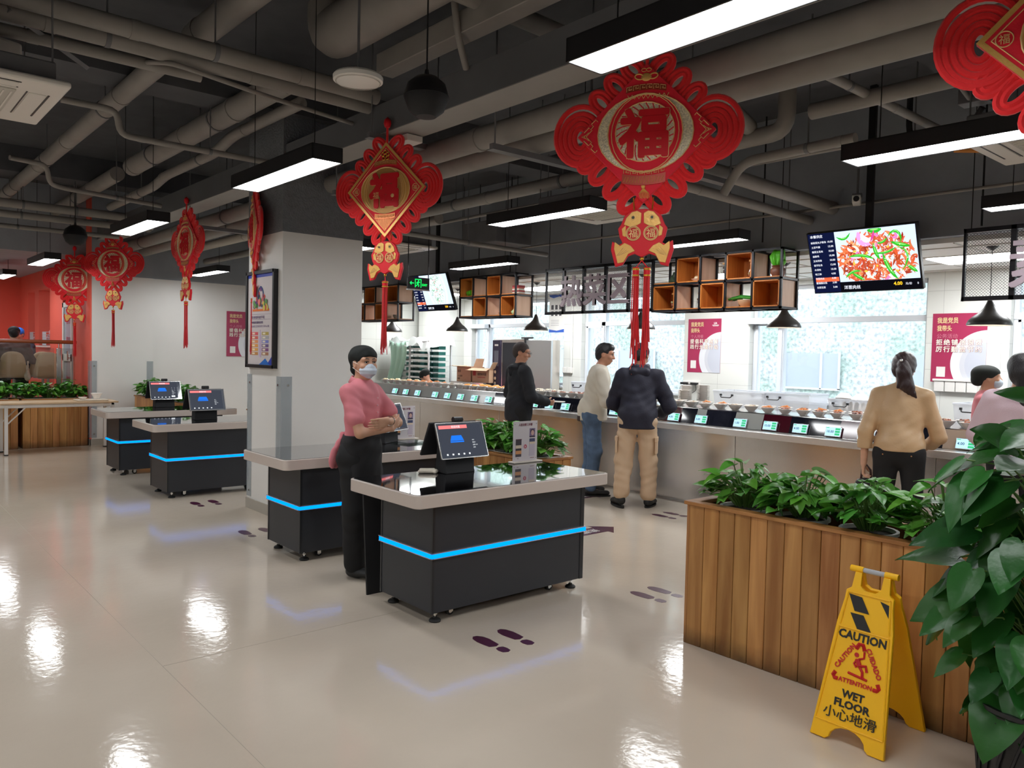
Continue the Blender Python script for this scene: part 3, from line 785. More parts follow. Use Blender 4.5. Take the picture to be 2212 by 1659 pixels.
pipe('thin_pipe', 'slim sprinkler pipe between the right panel lights', [(4, 6.0, 3.25), (-9, 6.0, 3.25)], 0.02, hang=(.3, .5, .8))
pipe('conduit', 'thin conduit to the junction box at the upper right', [(-1.6, 3.9, 3.36), (-1.9, 5.0, 3.30), (-2.0, 5.6, 3.30)], 0.016)
pipe('conduit', 'curved conduit above the hanging ball speaker', [(-4.0, 2.9, 3.9), (-4.0, 2.95, 3.55), (-4.1, 3.1, 3.4)], 0.022, rb=0.2)
# far ceiling run clutter beyond the far knots
for i, (y, z, r, lb) in enumerate(((4.3, 3.1, .06, 'pale wrapped pipe beyond the beam above the white wall'), (4.75, 3.0, .05, 'lower grey pipe above the white wall poster'), (5.6, 3.2, .07, 'upper grey pipe deep behind the pillar'))):
    pipe('insulated_pipe', lb, [(-7.9, y, z), (-13.4, y, z)], r, joints=(.2, .5, .8), hang=(.4,), m=(M_pipe if i else mat('pale_pipe_wrap', lin((186, 180, 172)), .6)))
# bracket channels
for i, (x, y0, y1, z, lb) in enumerate(((-4.15, 3.36, 4.35, 2.985, 'grey channel bracket carrying the two thick pipes left of the big knot'),
                                      (-6.35, 3.36, 4.25, 2.985, 'grey channel bracket near the pillar under the two thick pipes'),
                                      (-9.35, 3.1, 4.2, 2.985, 'grey channel bracket beside the edge-on far knot'),
                                      (-5.15, 3.0, 3.65, 3.185, 'short grey channel beside the gold lantern knot cord'),
                                      (-3.7, 4.9, 5.5, 3.0, 'dark channel bracket right of the big knot'))):
    t = thing('pipe_bracket', lb, 'bracket', (x, 0, 0), 0)
    k = MB(); k.box(-0.02, 0.02, y0, y1, z-0.04, z); k.box(-0.05, -0.02, y0, y1, z-0.04, z-0.034); k.build('channel', M_pipe2, t, smooth=0)
    for yy in (y0+0.03, y1-0.03):
        k = MB(); k.cyl((0, yy, z), (0, yy, ZS), 0.006, n=6); k.build('threaded_rod', M_pipe2, t)
# tilted angle bracket at the upper left
t = thing('pipe_bracket', 'slanted grey angle bracket by the pale wrapped box at the upper left', 'bracket')
k = MB(); k.tube([(-5.2, 0.75, 3.42), (-5.9, 1.3, 3.42)], 0.02, n=4); k.build('channel', M_pipe2, t)
k = MB(); k.cyl((-5.3, .83, 3.42), (-5.3, .83, ZS), 0.006, n=6); k.build('threaded_rod', M_pipe2, t)
# black drop rods of bulkhead
for i, x in enumerate((-4.4, -9.0, -8.3, -6.6, -5.9, -2.4)):
    k = MB(); k.cyl((x, 7.1, 2.7 if i else 2.75), (x, 7.1, ZS), 0.008, n=6)
    o = k.build('hanger_chain', M_black, None); tag(o, 'thin black hanger chain against the dark bulkhead', 'chain', 'black hanger chains on the bulkhead')
# wrapped box, junction box, cables
k = MB(); k.box(-0.10, 0.10, -0.12, 0.12, -0.08, 0.08); o = k.build('wrapped_detector', mat('crumpled_wrap', lin((196, 190, 184)), 0.6, bump=0.8, bump_scale=14), None, bevel=0.02, loc=(-5.5, 0.72, 3.25), rotz=0.3)
tag(o, 'pale plastic-wrapped square device on the pipes at the upper left', 'detector')
k = MB(); k.box(-0.09, 0.09, -0.06, 0.06, -0.05, 0.05); o = k.build('junction_box', M_pipe2, None, bevel=0.005, loc=(-1.98, 5.66, 3.32)); tag(o, 'small grey junction box on the ceiling at the upper right', 'junction box')
k = MB(); k.tube(path([(-2.5, 5.9, 3.5), (-2.5, 5.9, 3.12), (-2.15, 5.8, 3.02), (-1.95, 5.7, 3.25)], 0.25), 0.022, n=8); o = k.build('black_cable', M_black, None); tag(o, 'looped black cable hanging below the junction box', 'cable')
k = MB(); k.tube(path([(-4.7, 0.35, 3.75), (-4.8, 0.42, 3.3), (-5.05, 0.62, 3.2), (-5.2, 0.6, 3.5)], 0.2), 0.035, n=8); o = k.build('orange_cable_wrap', mat('orange_foam', lin((200, 130, 60)), .8, bump=.6, bump_scale=30), None); tag(o, 'orange insulation loop above the left air conditioner', 'insulation')
k = MB(); k.tube(path([(-1.9, 6.2, 3.2), (-2.1, 6.3, 3.12), (-2.3, 6.2, 3.14)], 0.1), 0.03, n=8); o = k.build('orange_foam_wrap', MATS['orange_foam'], None); tag(o, 'orange foam patch on a pipe at the upper right', 'insulation')
k = MB(); k.box(-0.35, 0.35, -0.3, 0.3, 0, 0.28); o = k.build('black_duct_box', M_pipe2, None, bevel=0.01, loc=(-8.0, 6.6, 2.98)); tag(o, 'dark grey ceiling unit box above the knot with the small menu screen', 'duct')
k = MB(); k.box(-0.5, 0.5, -0.3, 0.3, 0, 0.35); o = k.build('duct_box', mat('pale_grey_duct', lin((136, 142, 142)), .5), None, bevel=0.006, loc=(-6.2, 6.9, 3.2)); tag(o, 'pale grey duct box behind the left channel near the big knot', 'duct')
# ================================================================ cassette air conditioners
M_ac = mat('ac_white', lin((222, 218, 212)), 0.4)
M_acg = mat('ac_grille', lin((188, 184, 176)), 0.5)
def cassette(label, x, y, z, rz=0.0, w=0.95, d=0.95):
    t = thing('cassette_air_conditioner', label, 'air conditioner', (x, y, z), rz, 'ceiling cassette air conditioners')
    k = MB(); k.box(-w/2, w/2, -d/2, d/2, 0, 0.035); k.build('panel', M_ac, t, bevel=0.012)
    k = MB(); k.box(-w/2+.06, w/2-.06, -d/2+.06, d/2-.06, 0.03, 0.14); k.build('casing', M_pipe2, t, bevel=0.01)
    k = MB(); k.box(-w*.27, w*.27, -d*.27, d*.27, -0.008, 0.002); g = k.build('intake_grille', M_acg, t, bevel=0.004)
    k = MB()
    for i in range(14): yy = -d*.25+i*d*.5/13; k.box(-w*.25, w*.25, yy-.004, yy+.004, -0.013, -0.008)
    k.build('grille_slat', M_ac, g, smooth=0)
    for a in range(4):
        k = MB(); R = Matrix.Rotation(a*PI/2, 4, 'Z'); k.T = R; k.box(-w*.26, w*.26, -d*.42, -d*.33, -0.006, 0.002); k.build('air_vane', M_ac, t, bevel=0.003)
        k = MB(); k.T = R; k.box(-w*.27, w*.27, -d*.435, -d*.425, -0.003, 0.001); k.box(-w*.27, w*.27, -d*.325, -d*.318, -0.003, 0.001); k.build('vane_gap', M_black, t, smooth=0)
        k = MB(); k.T = R; k.cyl((w*.42, d*.42, 0.1), (w*.42, d*.42, ZS-z), 0.005, n=6); k.build('hanger_rod', M_pipe2, t)
cassette('white ceiling air conditioner cropped by the left edge of the photo', -5.225, 0.50, 2.93)
cassette('white ceiling air conditioner between the big knot and the panel light', -5.2, 5.55, 2.93)
cassette('white ceiling air conditioner behind the knot with the gold lantern', -9.05, 5.6, 2.93)
cassette('white ceiling air conditioner at the right edge under the long panel light', -1.45, 5.6, 2.93)
cassette('white ceiling air conditioner beyond the pillar left side', -12.4, 5.9, 2.93)
# ---------------------------------------------------------------- ball speakers, router, domes, camera
M_spk = mat('speaker_black', lin((16, 17, 22)), 0.6, bump=0.2, bump_scale=200)
def speaker(label, x, y, z, r):
    t = thing('hanging_ball_speaker', label, 'speaker', (x, y, z))
    k = MB(); k.lathe([(0, -r*.92), (r*.45, -r*.9), (r*.8, -r*.62), (r*1.0, -r*.1), (r*1.01, 0)], n=28); k.build('lower_shell', M_spk, t)
    k = MB(); k.lathe([(r*1.0, 0.0), (r*.99, r*.1), (r*.85, r*.55), (r*.5, r*.85), (r*.12, r*.98), (0.01, r*1.2)], n=28); k.build('upper_shell', M_black, t)
    k = MB(); k.lathe([(r*1.02, -.003), (r*1.03, 0), (r*1.02, .003)], n=28); k.build('rim', M_spk, t)
    k = MB(); k.cyl((0, 0, r), (0, 0, ZS-z), 0.005, n=6); k.build('cable', M_black, t)
speaker('black ball speaker hanging between the gold knot and the top panel light', -3.52, 2.4, 2.93, 0.118)
speaker('black ball speaker hanging far left above the red knots', -11.5, 2.4, 2.98, 0.14)
t = thing('wireless_access_point', 'round white access point mounted under the duct at the top', 'access point', (-3.98, 2.25, 3.10))
k = MB(); k.lathe([(0, -.02), (.10, -.02), (.138, -.012), (.14, .01), (.13, .022), (0, .022)], n=32); k.build('housing', M_plastic, t)
k = MB(); k.lathe([(.12, -.0205), (.123, -.022), (.126, -.019)], n=32); k.build('status_ring', M_acg, t)
k = MB(); k.box(-.05, .05, -.05, .05, .022, .05); k.cyl((0, 0, .05), (0, 0, .55), .008, n=8); k.build('bracket', M_pipe2, t)
def dome(label, x, y, z):
    t = thing('dome_camera', label, 'security camera', (x, y, z))
    k = MB(); k.lathe([(0, .03), (.055, .03), (.06, .0), (.055, -.012)], n=20); k.build('housing', M_plastic, t)
    k = MB(); k.ball((0, 0, -.01), .042, 16, 10); k.build('lens_dome', MATS['grey_pipe_paint'], t)
    k = MB(); k.lathe([(.018, -.05), (.0, -.054)], n=14); k.build('lens', M_black, t)
dome('small white dome camera below the panel light by the pillar', -7.55, 3.27, 3.16)
dome('small white dome camera below the far left panel light', -11.4, 3.27, 3.16)
t = thing('bullet_camera', 'white bullet camera on the ceiling left of the big menu screen', 'security camera', (-3.35, 6.9, 3.0), 0.4)
k = MB(); k.box(-.035, .035, -.10, .07, -.035, .035); k.build('housing', M_plastic, t, bevel=.01)
k = MB(); k.cyl((0, -.10, 0), (0, -.104, 0), .025, n=14); k.build('lens', M_black, t)
k = MB(); k.box(-.04, .04, .02, .14, .035, .07); k.cyl((0, .08, .07), (0, .08, .3), .01, n=8); k.build('bracket', M_pipe2, t)
k = MB(); k.box(-.07, .07, -.07, .07, 0, .05); o = k.build('sensor_box', M_plastic, None, bevel=.006, loc=(-5.05, 3.3, 3.14)); tag(o, 'small white square box under the beam behind the gold lantern knot cord', 'sensor')
# ================================================================ self-checkout counters
M_kbody = mat('kiosk_charcoal', lin((44, 47, 53)), 0.42, bump=0.05, bump_scale=300)
M_kedge = mat('kiosk_edge_trim', lin((58, 60, 64)), 0.3, 0.6)
M_kslab = mat('champagne_metal', lin((206, 194, 186)), 0.32, 0.1)
M_kglass = mat('black_glass_top', (0.004, 0.004, 0.005), 0.02, spec=1.0, coat=1.0, ior=1.9)
M_led = emis('blue_led', (0.0, 0.22, 1.0), LED_E)
M_ledrim = mat('led_rim_metal', (0.6, 0.62, 0.66), 0.25, 0.8)
M_rubber = mat('rubber_black', (0.012, 0.012, 0.012), 0.6)
def rrect(x0, x1, y0, y1, r, n=5):
    out = []
    for cx, cy, a0 in ((x1-r, y1-r, 0), (x0+r, y1-r, PI/2), (x0+r, y0+r, PI), (x1-r, y0+r, 3*PI/2)):
        for k in range(n+1):
            a = a0+PI/2*k/n; out.append((cx+r*math.cos(a), cy+r*math.sin(a)))
    return out
def kiosk():
    """origin at near right corner of body (x toward -, y toward +)"""
    t = thing('checkout_counter', '', 'counter', (0, 0, 0))
    k = MB(); k.box(-0.55, 0, 0, 1.24, 0.065, 0.70); k.build('body', M_kbody, t, bevel=0.004)
    for x, y in ((0, 0), (0, 1.24), (-0.55, 0)):
        k = MB(); k.box(x-0.012, x+0.003, y-0.003 if y == 0 else y-0.03, y+0.012 if y == 0 else y+0.003, 0.065, 0.70)
        k.build('edge_trim', M_kedge, t, smooth=0)
    k = MB(); k.prism(rrect(-0.70, 0.07, -0.16, 1.42, 0.045), 0.70, 0.775, 'xy'); s_ = k.build('tabletop', M_kslab, t, bevel=0.004)
    k = MB(); k.prism(rrect(-0.685, 0.055, -0.145, 1.405, 0.035), 0.7755, 0.7775, 'xy'); k.build('glass_inlay', M_kglass, s_, smooth=0)
    z0, z1 = 0.392, 0.418
    k = MB(); k.box(0.001, 0.016, -0.016, 1.25, z0, z1); k.box(-0.56, 0.016, -0.016, -0.001, z0, z1); k.build('led_strip', M_led, t, smooth=0)
    k = MB()
    for za, zb in ((z1, z1+0.005), (z0-0.005, z0)): k.box(0.001, 0.018, -0.018, 1.252, za, zb); k.box(-0.562, 0.018, -0.018, -0.001, za, zb)
    k.build('led_channel', M_ledrim, t, smooth=0)
    for x, y in ((-0.05, 0.06), (-0.50, 0.06), (-0.05, 1.18), (-0.50, 1.18)):
        k = MB(); k.lathe([(0, 0), (.034, 0), (.036, .008), (.03, .016), (.014, .022), (.012, .03), (0, .03)], (x, y, 0), 18); f = k.build('levelling_foot', M_rubber, t)
        k = MB(); k.cyl((x, y, .028), (x, y, .068), .007, n=10); k.cyl((x, y, .042), (x, y, .05), .014, n=6); k.build('threaded_stem', M_chrome, f)
    for x, y in ((-0.10, 0.20), (-0.45, 0.20), (-0.10, 1.02), (-0.45, 1.02)):
        k = MB(); k.cyl((x-.012, y, .026), (x+.012, y, .026), .026, n=18); c_ = k.build('caster', M_rubber, t)
        k = MB(); k.cyl((x-.014, y, .026), (x+.014, y, .026), .014, n=14); k.build('caster_hub', M_chrome, c_)
        k = MB(); k.box(x-.018, x-.014, y-.015, y+.015, .02, .07); k.box(x+.014, x+.018, y-.015, y+.015, .02, .07); k.build('caster_fork', M_chrome, c_, smooth=0)
    return t
KA = kiosk(); KA.location = (-3.67, 2.60, 0)
KA['label'] = 'nearest black checkout counter with glowing blue strip and rounded pale metal top'; KA['group'] = 'self checkout counters'
for x, lb in ((-5.36, 'black checkout counter right of the white pillar, behind the staff woman'),
              (-8.40, 'black checkout counter just left of the white pillar with a blue strip'),
              (-10.20, 'farthest black checkout counter at the left, in front of the far planter')):
    o = copy_tree(KA); o.location = (x, 2.60, 0); o['label'] = lb
# open flap door leaning beside the nearest counter
k = MB(); k.T = Matrix.Translation((-4.24, 2.605, 0)) @ Matrix.Rotation(-0.10, 4, 'Y'); k.box(-0.16, -0.145, -0.008, 0.5, 0.0, 0.66)
o = k.build('access_door', M_blackm, None, bevel=0.003); tag(o, 'thin black panel leaning between the staff woman and the nearest counter', 'panel')
# ---------------------------------------------------------------- payment terminals
M_bez = mat('screen_bezel_silver', (0.6, 0.6, 0.6), 0.25, 0.9)
M_scr = mat('screen_glass', (0.01, 0.011, 0.014), 0.06, spec=0.8, emit=(0.05, 0.06, 0.08), estr=0.6)
def E(name, rgb, s=1.0): return emis(name, lin(rgb), s)
E_red = E('ui_pink', (232, 120, 120), .9); E_blue = E('ui_blue', (40, 120, 225), .9); E_wht = E('ui_white', (230, 235, 240), .8); E_grey = E('ui_grey', (60, 64, 74), .8)
E_cobalt = E('ui_cobalt', (30, 110, 220), .9)
def terminal(variant=0):
    """screen along +Y, facing +X; origin at centre of pedestal foot"""
    t = thing('payment_terminal', '', 'payment terminal')
    W2, Ht = 0.195, 0.245
    k = MB(); k.prism([(-0.075, 0), (0.065, 0), (0.055, 0.02), (0.045, 0.19), (-0.045, 0.19), (-0.065, 0.02)], -0.12, 0.12, 'xz')
    k.build('pedestal', M_blackm, t, bevel=0.006)
    for side, ang in ((1, 0.36), (-1, 0.42)):
        # screen panel hinged at the ridge
        T = Matrix.Translation((0.0, 0, 0.325)) @ Matrix.Rotation(-side*ang, 4, 'Y') if side > 0 else Matrix.Translation((-0.015, 0, 0.325)) @ Matrix.Rotation(-side*ang, 4, 'Y')
        a, b = (0.012, 0.03) if side > 0 else (-0.03, -0.012)
        k = MB(); k.T = T; k.box(a, b, -W2, W2, -Ht, 0)
        p = k.build('display' if side > 0 else 'rear_display', M_blackm, t, bevel=0.006)
        if side > 0:
            k = MB(); k.T = T
            for bx in ((-W2, W2, -Ht, -Ht+.006), (-W2, W2, -.006, 0), (-W2, -W2+.006, -Ht, 0), (W2-.006, W2, -Ht, 0)): k.box(b-.004, b+.002, *bx)
            k.build('silver_bezel', M_bez, p, smooth=0)
            k = MB(); k.T = T; k.box(b, b+.0015, -W2+.008, W2-.008, -Ht+.008, -.008); k.build('screen', M_scr, p, smooth=0)
            x = b+.0035; X = Vector((x, 0, 0))
            def patch(m, y0, y1, z0, z1, nm='screen_graphic'):
                q = MB(); q.T = T; q.box(x-.001, x, y0, y1, z0, z1); q.build(nm, m, p, smooth=0)
            patch(E_grey, -W2+.02, W2-.05 if variant else W2-.03, -Ht+.02, -.02, 'screen_backdrop')
            x += .001
            patch(E_red, -W2+.02, .055, -.043, -.02)
            q = MB(); q.T = T; q.add([(x, -.10, -.125), (x, .01, -.125), (x, -.005, -.09), (x, -.085, -.09)], [(0, 1, 2, 3)]); q.box(x-.001, x, -.10, .01, -.137, -.128); q.build('tray_icon', E_cobalt, p, smooth=0)
            q = MB(); q.T = T
            put_text(q, '欢迎光临', (x+.001, -.075, -.038), (0, 1, 0), (0, 0, 1), .018, .02)
            for r_ in range(4): put_text(q, ['合计', '数量 0', '金额 0.00', '余额'][r_], (x+.001, .075, -.13-.017*r_), (0, 1, 0), (0, 0, 1), .010)
            for c_ in range(5): q.box(x, x+.0005, -.15+c_*.045, -.137+c_*.045, -.222, -.211)
            if variant:
                for r_ in range(3):
                    for c_ in range(3): q.box(x, x+.0005, .075+c_*.035, .079+c_*.035, -.09-.02*r_, -.086-.02*r_)
                q.box(x, x+.0005, .065, .11, -.215, -.195)
            q.build('screen_text', E_wht, p, smooth=0)
    k = MB(); k.cyl((0.012, -0.035, 0.352), (0.012, 0.035, 0.352), 0.019, n=16); c_ = k.build('face_camera', M_black, t)
    k = MB()
    for yy in (-.03, 0, .03): k.cyl((0.030, yy, 0.352), (0.033, yy, 0.352), 0.006, n=10)
    k.build('camera_lens', M_kedge, c_)
    k = MB(); k.box(-.03, .03, -.1, .1, .322, .332); k.build('hinge_cover', M_blackm, t, bevel=.003)
    return t
T1 = terminal(0); T1.location = (-4.21, 3.155, 0.7775); tag(T1, 'tent-shaped payment screen on the nearest checkout counter', None, 'payment terminals')
T2 = copy_tree(T1); T2.location = (-5.90, 3.66, 0.7775); T2['label'] = 'payment screen seen edge-on behind the staff woman crossed arms'
T2.rotation_euler.z = 0.5
T3 = copy_tree(T1); T3.location = (-8.75, 3.10, 0.7775); T3['label'] = 'payment screen on the counter immediately left of the pillar'
T4 = terminal(1); T4.location = (-10.75, 3.28, 0.7775); tag(T4, 'payment screen with keypad on the farthest checkout counter', None, 'payment terminals')
# ---------------------------------------------------------------- instruction stands
M_paper = mat('sign_paper', lin((214, 208, 212)), 0.35)
M_maroon = mat('maroon_print', lin((120, 30, 60)), 0.5)
M_pale_wood = mat('sign_base_cream', lin((206, 196, 184)), 0.4)
def stand_sign():
    t = thing('instruction_stand', '', 'sign')
    w2, h = 0.118, 0.305
    k = MB(); k.box(-.002, .002, -w2, w2, 0.012, h); k.build('sign_panel', M_paper, t, smooth=0)
    k = MB(); k.box(-.035, .035, -w2-.015, w2+.03, 0, .012); k.build('base', M_pale_wood, t, bevel=.004)
    x = .0028
    k = MB(); put_text(k, '人脸消费三步骤', (x, -.07, h-.034), (0, 1, 0), (0, 0, 1), .021, .03, width=.135); k.build('title', M_maroon, t, smooth=0)
    k = MB(); k.box(x-.001, x, .04, .095, h-.122, h-.055); ph = k.build('portrait_photo', mat('photo_violet', lin((120, 104, 140)), .4), t, smooth=0)
    k = MB(); k.disc((x+.0012, .069, h-.088), .015, 16, (1, 0, 0), .020); k.build('portrait_face', mat('photo_skin', lin((206, 170, 160)), .5), ph, smooth=0, fixn=False)
    k = MB(); k.disc((x+.0006, .068, h-.078), .020, 16, (1, 0, 0), .018); k.box(x-.0005, x+.0008, .04, .095, h-.122, h-.112); k.build('portrait_hair', mat('photo_dark', lin((52, 44, 64)), .5), ph, smooth=0, fixn=False)
    for j, (z0, z1, m) in enumerate(((.045, .175, mat('photo_charcoal', lin((66, 58, 68)), .4)), (.107, .13, mat('photo_cream', lin((226, 208, 186)), .4)), (.065, .09, mat('photo_orange', lin((222, 160, 110)), .4)))):
        k = MB(); k.box(x-.001+j*.0004, x+j*.0004, -.094, -.038, z0, z1); k.build('step_photo', m, t, smooth=0)
    for j, (z0, z1, m) in enumerate(((.045, .175, mat('photo_lilac', lin((196, 186, 200)), .4)), (.15, .175, mat('photo_blue', lin((66, 74, 110)), .4)), (.134, .15, MATS['photo_cream']))):
        k = MB(); k.box(x-.001+j*.0004, x+j*.0004, .04, .095, z0, z1); k.build('step_photo', m, t, smooth=0)
    k = MB(); k.disc((x, 0, .118), .015, 20, (1, 0, 0)); a = k.build('arrow_badge', mat('badge_red', lin((190, 50, 80)), .5), t, smooth=0, fixn=False)
    k = MB(); put_text(k, '»', (x+.0008, -.008, .111), (0, 1, 0), (0, 0, 1), .028, .03); k.build('arrow_mark', M_paper, a, smooth=0)
    k = MB()
    for (y, z, w_) in ((-.094, h-.133, .06), (.042, h-.133, .05), (-.08, .03, .018), (.05, .03, .04)): k.box(x-.0005, x+.0002, y, y+w_, z, z+.003)
    k.build('caption_line', M_maroon, t, smooth=0)
    k = MB()
    for y, z in ((-.105, h-.02), (.105, h-.02), (-.105, .03), (.105, .03)): k.cyl((x, y, z), (x+.002, y, z), .003, n=8)
    k.build('screw', M_chrome, t)
    return t
S1 = stand_sign(); S1.location = (-4.30, 3.86, .7775); tag(S1, 'white photo instruction stand on the right end of the nearest counter', None, 'instruction stands')
S2 = copy_tree(S1); S2.location = (-5.99, 3.90, .7775); S2['label'] = 'white instruction stand partly hidden behind the nearest payment screen'
# folded cloth, crumpled wrapper
k = SDF(0.004, .006); k.cone((-.055, -.02, .012), (.05, -.015, .012), .012); k.cone((-.05, .015, .012), (.055, .012, .012), .012); k.cone((-.05, 0, .022), (.04, .0, .024), .010); k.cone((.045, -.03, .01), (.05, .025, .014), .011)
o = k.build('folded_cloth', mat('cream_cloth', lin((222, 212, 196)), .8, bump=.3, bump_scale=60)); o.location = (-4.26, 2.97, .7775); o.rotation_euler.z = .9; tag(o, 'folded cream cleaning cloth on the glass of the nearest counter', 'cloth')
k = MB(); k.box(-.11, .11, -.15, .15, 0, .012); k.box(-.09, .09, -.13, .1, .012, .016); o = k.build('document_tray', M_glass, None, bevel=.004, loc=(-5.75, 3.83, .7775), rotz=.2); tag(o, 'clear shallow tray on the counter behind the staff woman', 'tray')
# small wooden box under
# ================================================================ wooden planters
M_wood = wood_mat('wood_pine_planks', lin((164, 108, 56)), lin((206, 152, 92)), 'Z')
M_woodrim = wood_mat('wood_pine_rim', lin((150, 96, 48)), lin((186, 132, 76)), 'X')
M_woodrimy = wood_mat('wood_pine_rim_y', lin((150, 96, 48)), lin((186, 132, 76)), 'Y')
M_soil = mat('potting_soil', lin((46, 34, 26)), .95, bump=.6, bump_scale=60)
def planter(label, x0, x1, y0, y1, h, pw=0.095, seed=1):
    rnd = random.Random(seed)
    t = thing('wooden_planter', label, 'planter', (0, 0, 0), 0, 'wooden plank planters')
    def plank(x, y, dx, dy):
        v = rnd.uniform(.78, 1.12); tint = rnd.uniform(.95, 1.05)
        return (v, v*tint, v*rnd.uniform(.9, 1.02))
    n = max(1, round((x1-x0)/pw)); w_ = (x1-x0)/n
    for yy in (y0, y1-.018):
        k = MB()
        for i in range(n):
            k.cur = plank(0, 0, 0, 0); k.box(x0+i*w_+.0015, x0+(i+1)*w_-.0015, yy, yy+.018, 0.0, h-.02)
        k.build('plank_side', M_wood, t, smooth=0, bevel=.0025, seg=1)
    n = max(1, round((y1-y0)/pw)); w_ = (y1-y0)/n
    for xx in (x0-.018, x1):
        k = MB()
        for i in range(n):
            k.cur = plank(0, 0, 0, 0); k.box(xx, xx+.018, y0+i*w_+.0015, y0+(i+1)*w_-.0015, 0.0, h-.02)
        k.build('plank_end', M_wood, t, smooth=0, bevel=.0025, seg=1)
    k = MB(); k.box(x0-.03, x1+.03, y0-.012, y0+.05, h-.02, h); k.box(x0-.03, x1+.03, y1-.05, y1+.012, h-.02, h); k.build('rim_board', M_woodrim, t, smooth=0, bevel=.003)
    k = MB(); k.box(x0-.03, x0+.04, y0+.05, y1-.05, h-.02, h); k.box(x1-.04, x1+.03, y0+.05, y1-.05, h-.02, h); k.build('rim_board', M_woodrimy, t, smooth=0, bevel=.003)
    k = MB(); k.box(x0+.02, x1-.02, y0+.02, y1-.02, h-.24, h-.2); k.build('inner_shelf', M_soil, t, smooth=0)
    return t
planter('long waist-high pine plank planter in the right foreground', -2.60, 1.3, 3.56, 3.96, .79, seed=3)
planter('pine planter between the two right checkout counters, behind the payment screen', -5.3, -4.47, 4.12, 4.5, .76, seed=4)
planter('pine planter behind the counter immediately left of the pillar', -10.0, -9.0, 4.10, 4.5, .78, seed=5)
planter('pine planter along the far white wall behind the farthest counter', -13.3, -11.2, 3.62, 4.0, .79, seed=6)
planter('pine planter under the glass railing at the left, right-hand section', -14.05, -13.55, 2.13, 3.0, .74, seed=7)
planter('pine planter under the glass railing at the left edge, left-hand section', -14.05, -13.55, -0.6, 2.07, .74, seed=8)
# ================================================================ leafy plants
def leaf_mat(name, c):
    m = bpy.data.materials.new(name); m.use_nodes = True
    N = m.node_tree.nodes; L = m.node_tree.links; b = N['Principled BSDF']
    at = N.new('ShaderNodeVertexColor'); at.layer_name = 'Col'
    mx = N.new('ShaderNodeMix'); mx.data_type = 'RGBA'; mx.blend_type = 'MULTIPLY'; mx.inputs[0].default_value = 1; mx.inputs[6].default_value = (*c, 1); L.new(at.outputs[0], mx.inputs[7])
    L.new(mx.outputs[2], b.inputs['Base Color']); b.inputs['Roughness'].default_value = .3; b.inputs['Specular IOR Level'].default_value = .45
    tr = N.new('ShaderNodeBsdfTranslucent'); L.new(mx.outputs[2], tr.inputs[0])
    ms = N.new('ShaderNodeMixShader'); ms.inputs[0].default_value = .22; L.new(b.outputs[0], ms.inputs[1]); L.new(tr.outputs[0], ms.inputs[2])
    L.new(ms.outputs[0], N['Material Output'].inputs[0])
    nz = N.new('ShaderNodeTexNoise'); nz.inputs['Scale'].default_value = 35; tc = N.new('ShaderNodeTexCoord'); L.new(tc.outputs['Object'], nz.inputs['Vector'])
    bp = N.new('ShaderNodeBump'); bp.inputs['Strength'].default_value = .25; bp.inputs['Distance'].default_value = .006; L.new(nz.outputs[0], bp.inputs['Height']); L.new(bp.outputs[0], b.inputs['Normal'])
    return m
M_leaf = leaf_mat('pothos_leaf', lin((80, 142, 54)))
M_leafd = leaf_mat('pothos_leaf_dark', lin((44, 100, 42)))
M_stem = mat('plant_stem', lin((96, 132, 62)), .5)
def leaf(mb, base, direction, normal, L_, W_, droop, fold, rnd):
    """heart-shaped leaf: base point, pointing direction, upper normal"""
    d = Vector(direction).normalized(); n = Vector(normal); n = (n-d*n.dot(d)); n = n.normalized() if n.length > 1e-4 else Vector((0, 0, 1)); s_ = d.cross(n)
    ts = [-.10, .0, .12, .30, .52, .74, .90, 1.0]
    ws = [.30, .44, .50, .50, .40, .25, .10, .0]
    vs = []
    wav = rnd.uniform(0, 6)
    for i, (t, w_) in enumerate(zip(ts, ws)):
        tt = max(t, 0)
        c = Vector(base)+d*(t*L_)-n*(droop*L_*tt*tt)
        if i == 0: c = Vector(base)+d*.02*L_
        for q in (-1, -.5, 0, .5, 1):
            back = -.12*L_ if (i == 0 and abs(q) > .2) else 0
            p = c+s_*(q*w_*W_)+n*(fold*W_*abs(q)*w_*1.2+ .03*W_*math.sin(wav+3*t+2*q)*abs(q)) + d*back
            vs.append(p)
    fs = []
    for i in range(len(ts)-1):
        for j in range(4):
            a = i*5+j; fs.append((a, a+1, a+6, a+5))
    v = rnd.uniform(.65, 1.45); mb.cur = (v*rnd.uniform(.8, 1.25), v, v*rnd.uniform(.7, 1.1))
    mb.add(vs, fs)
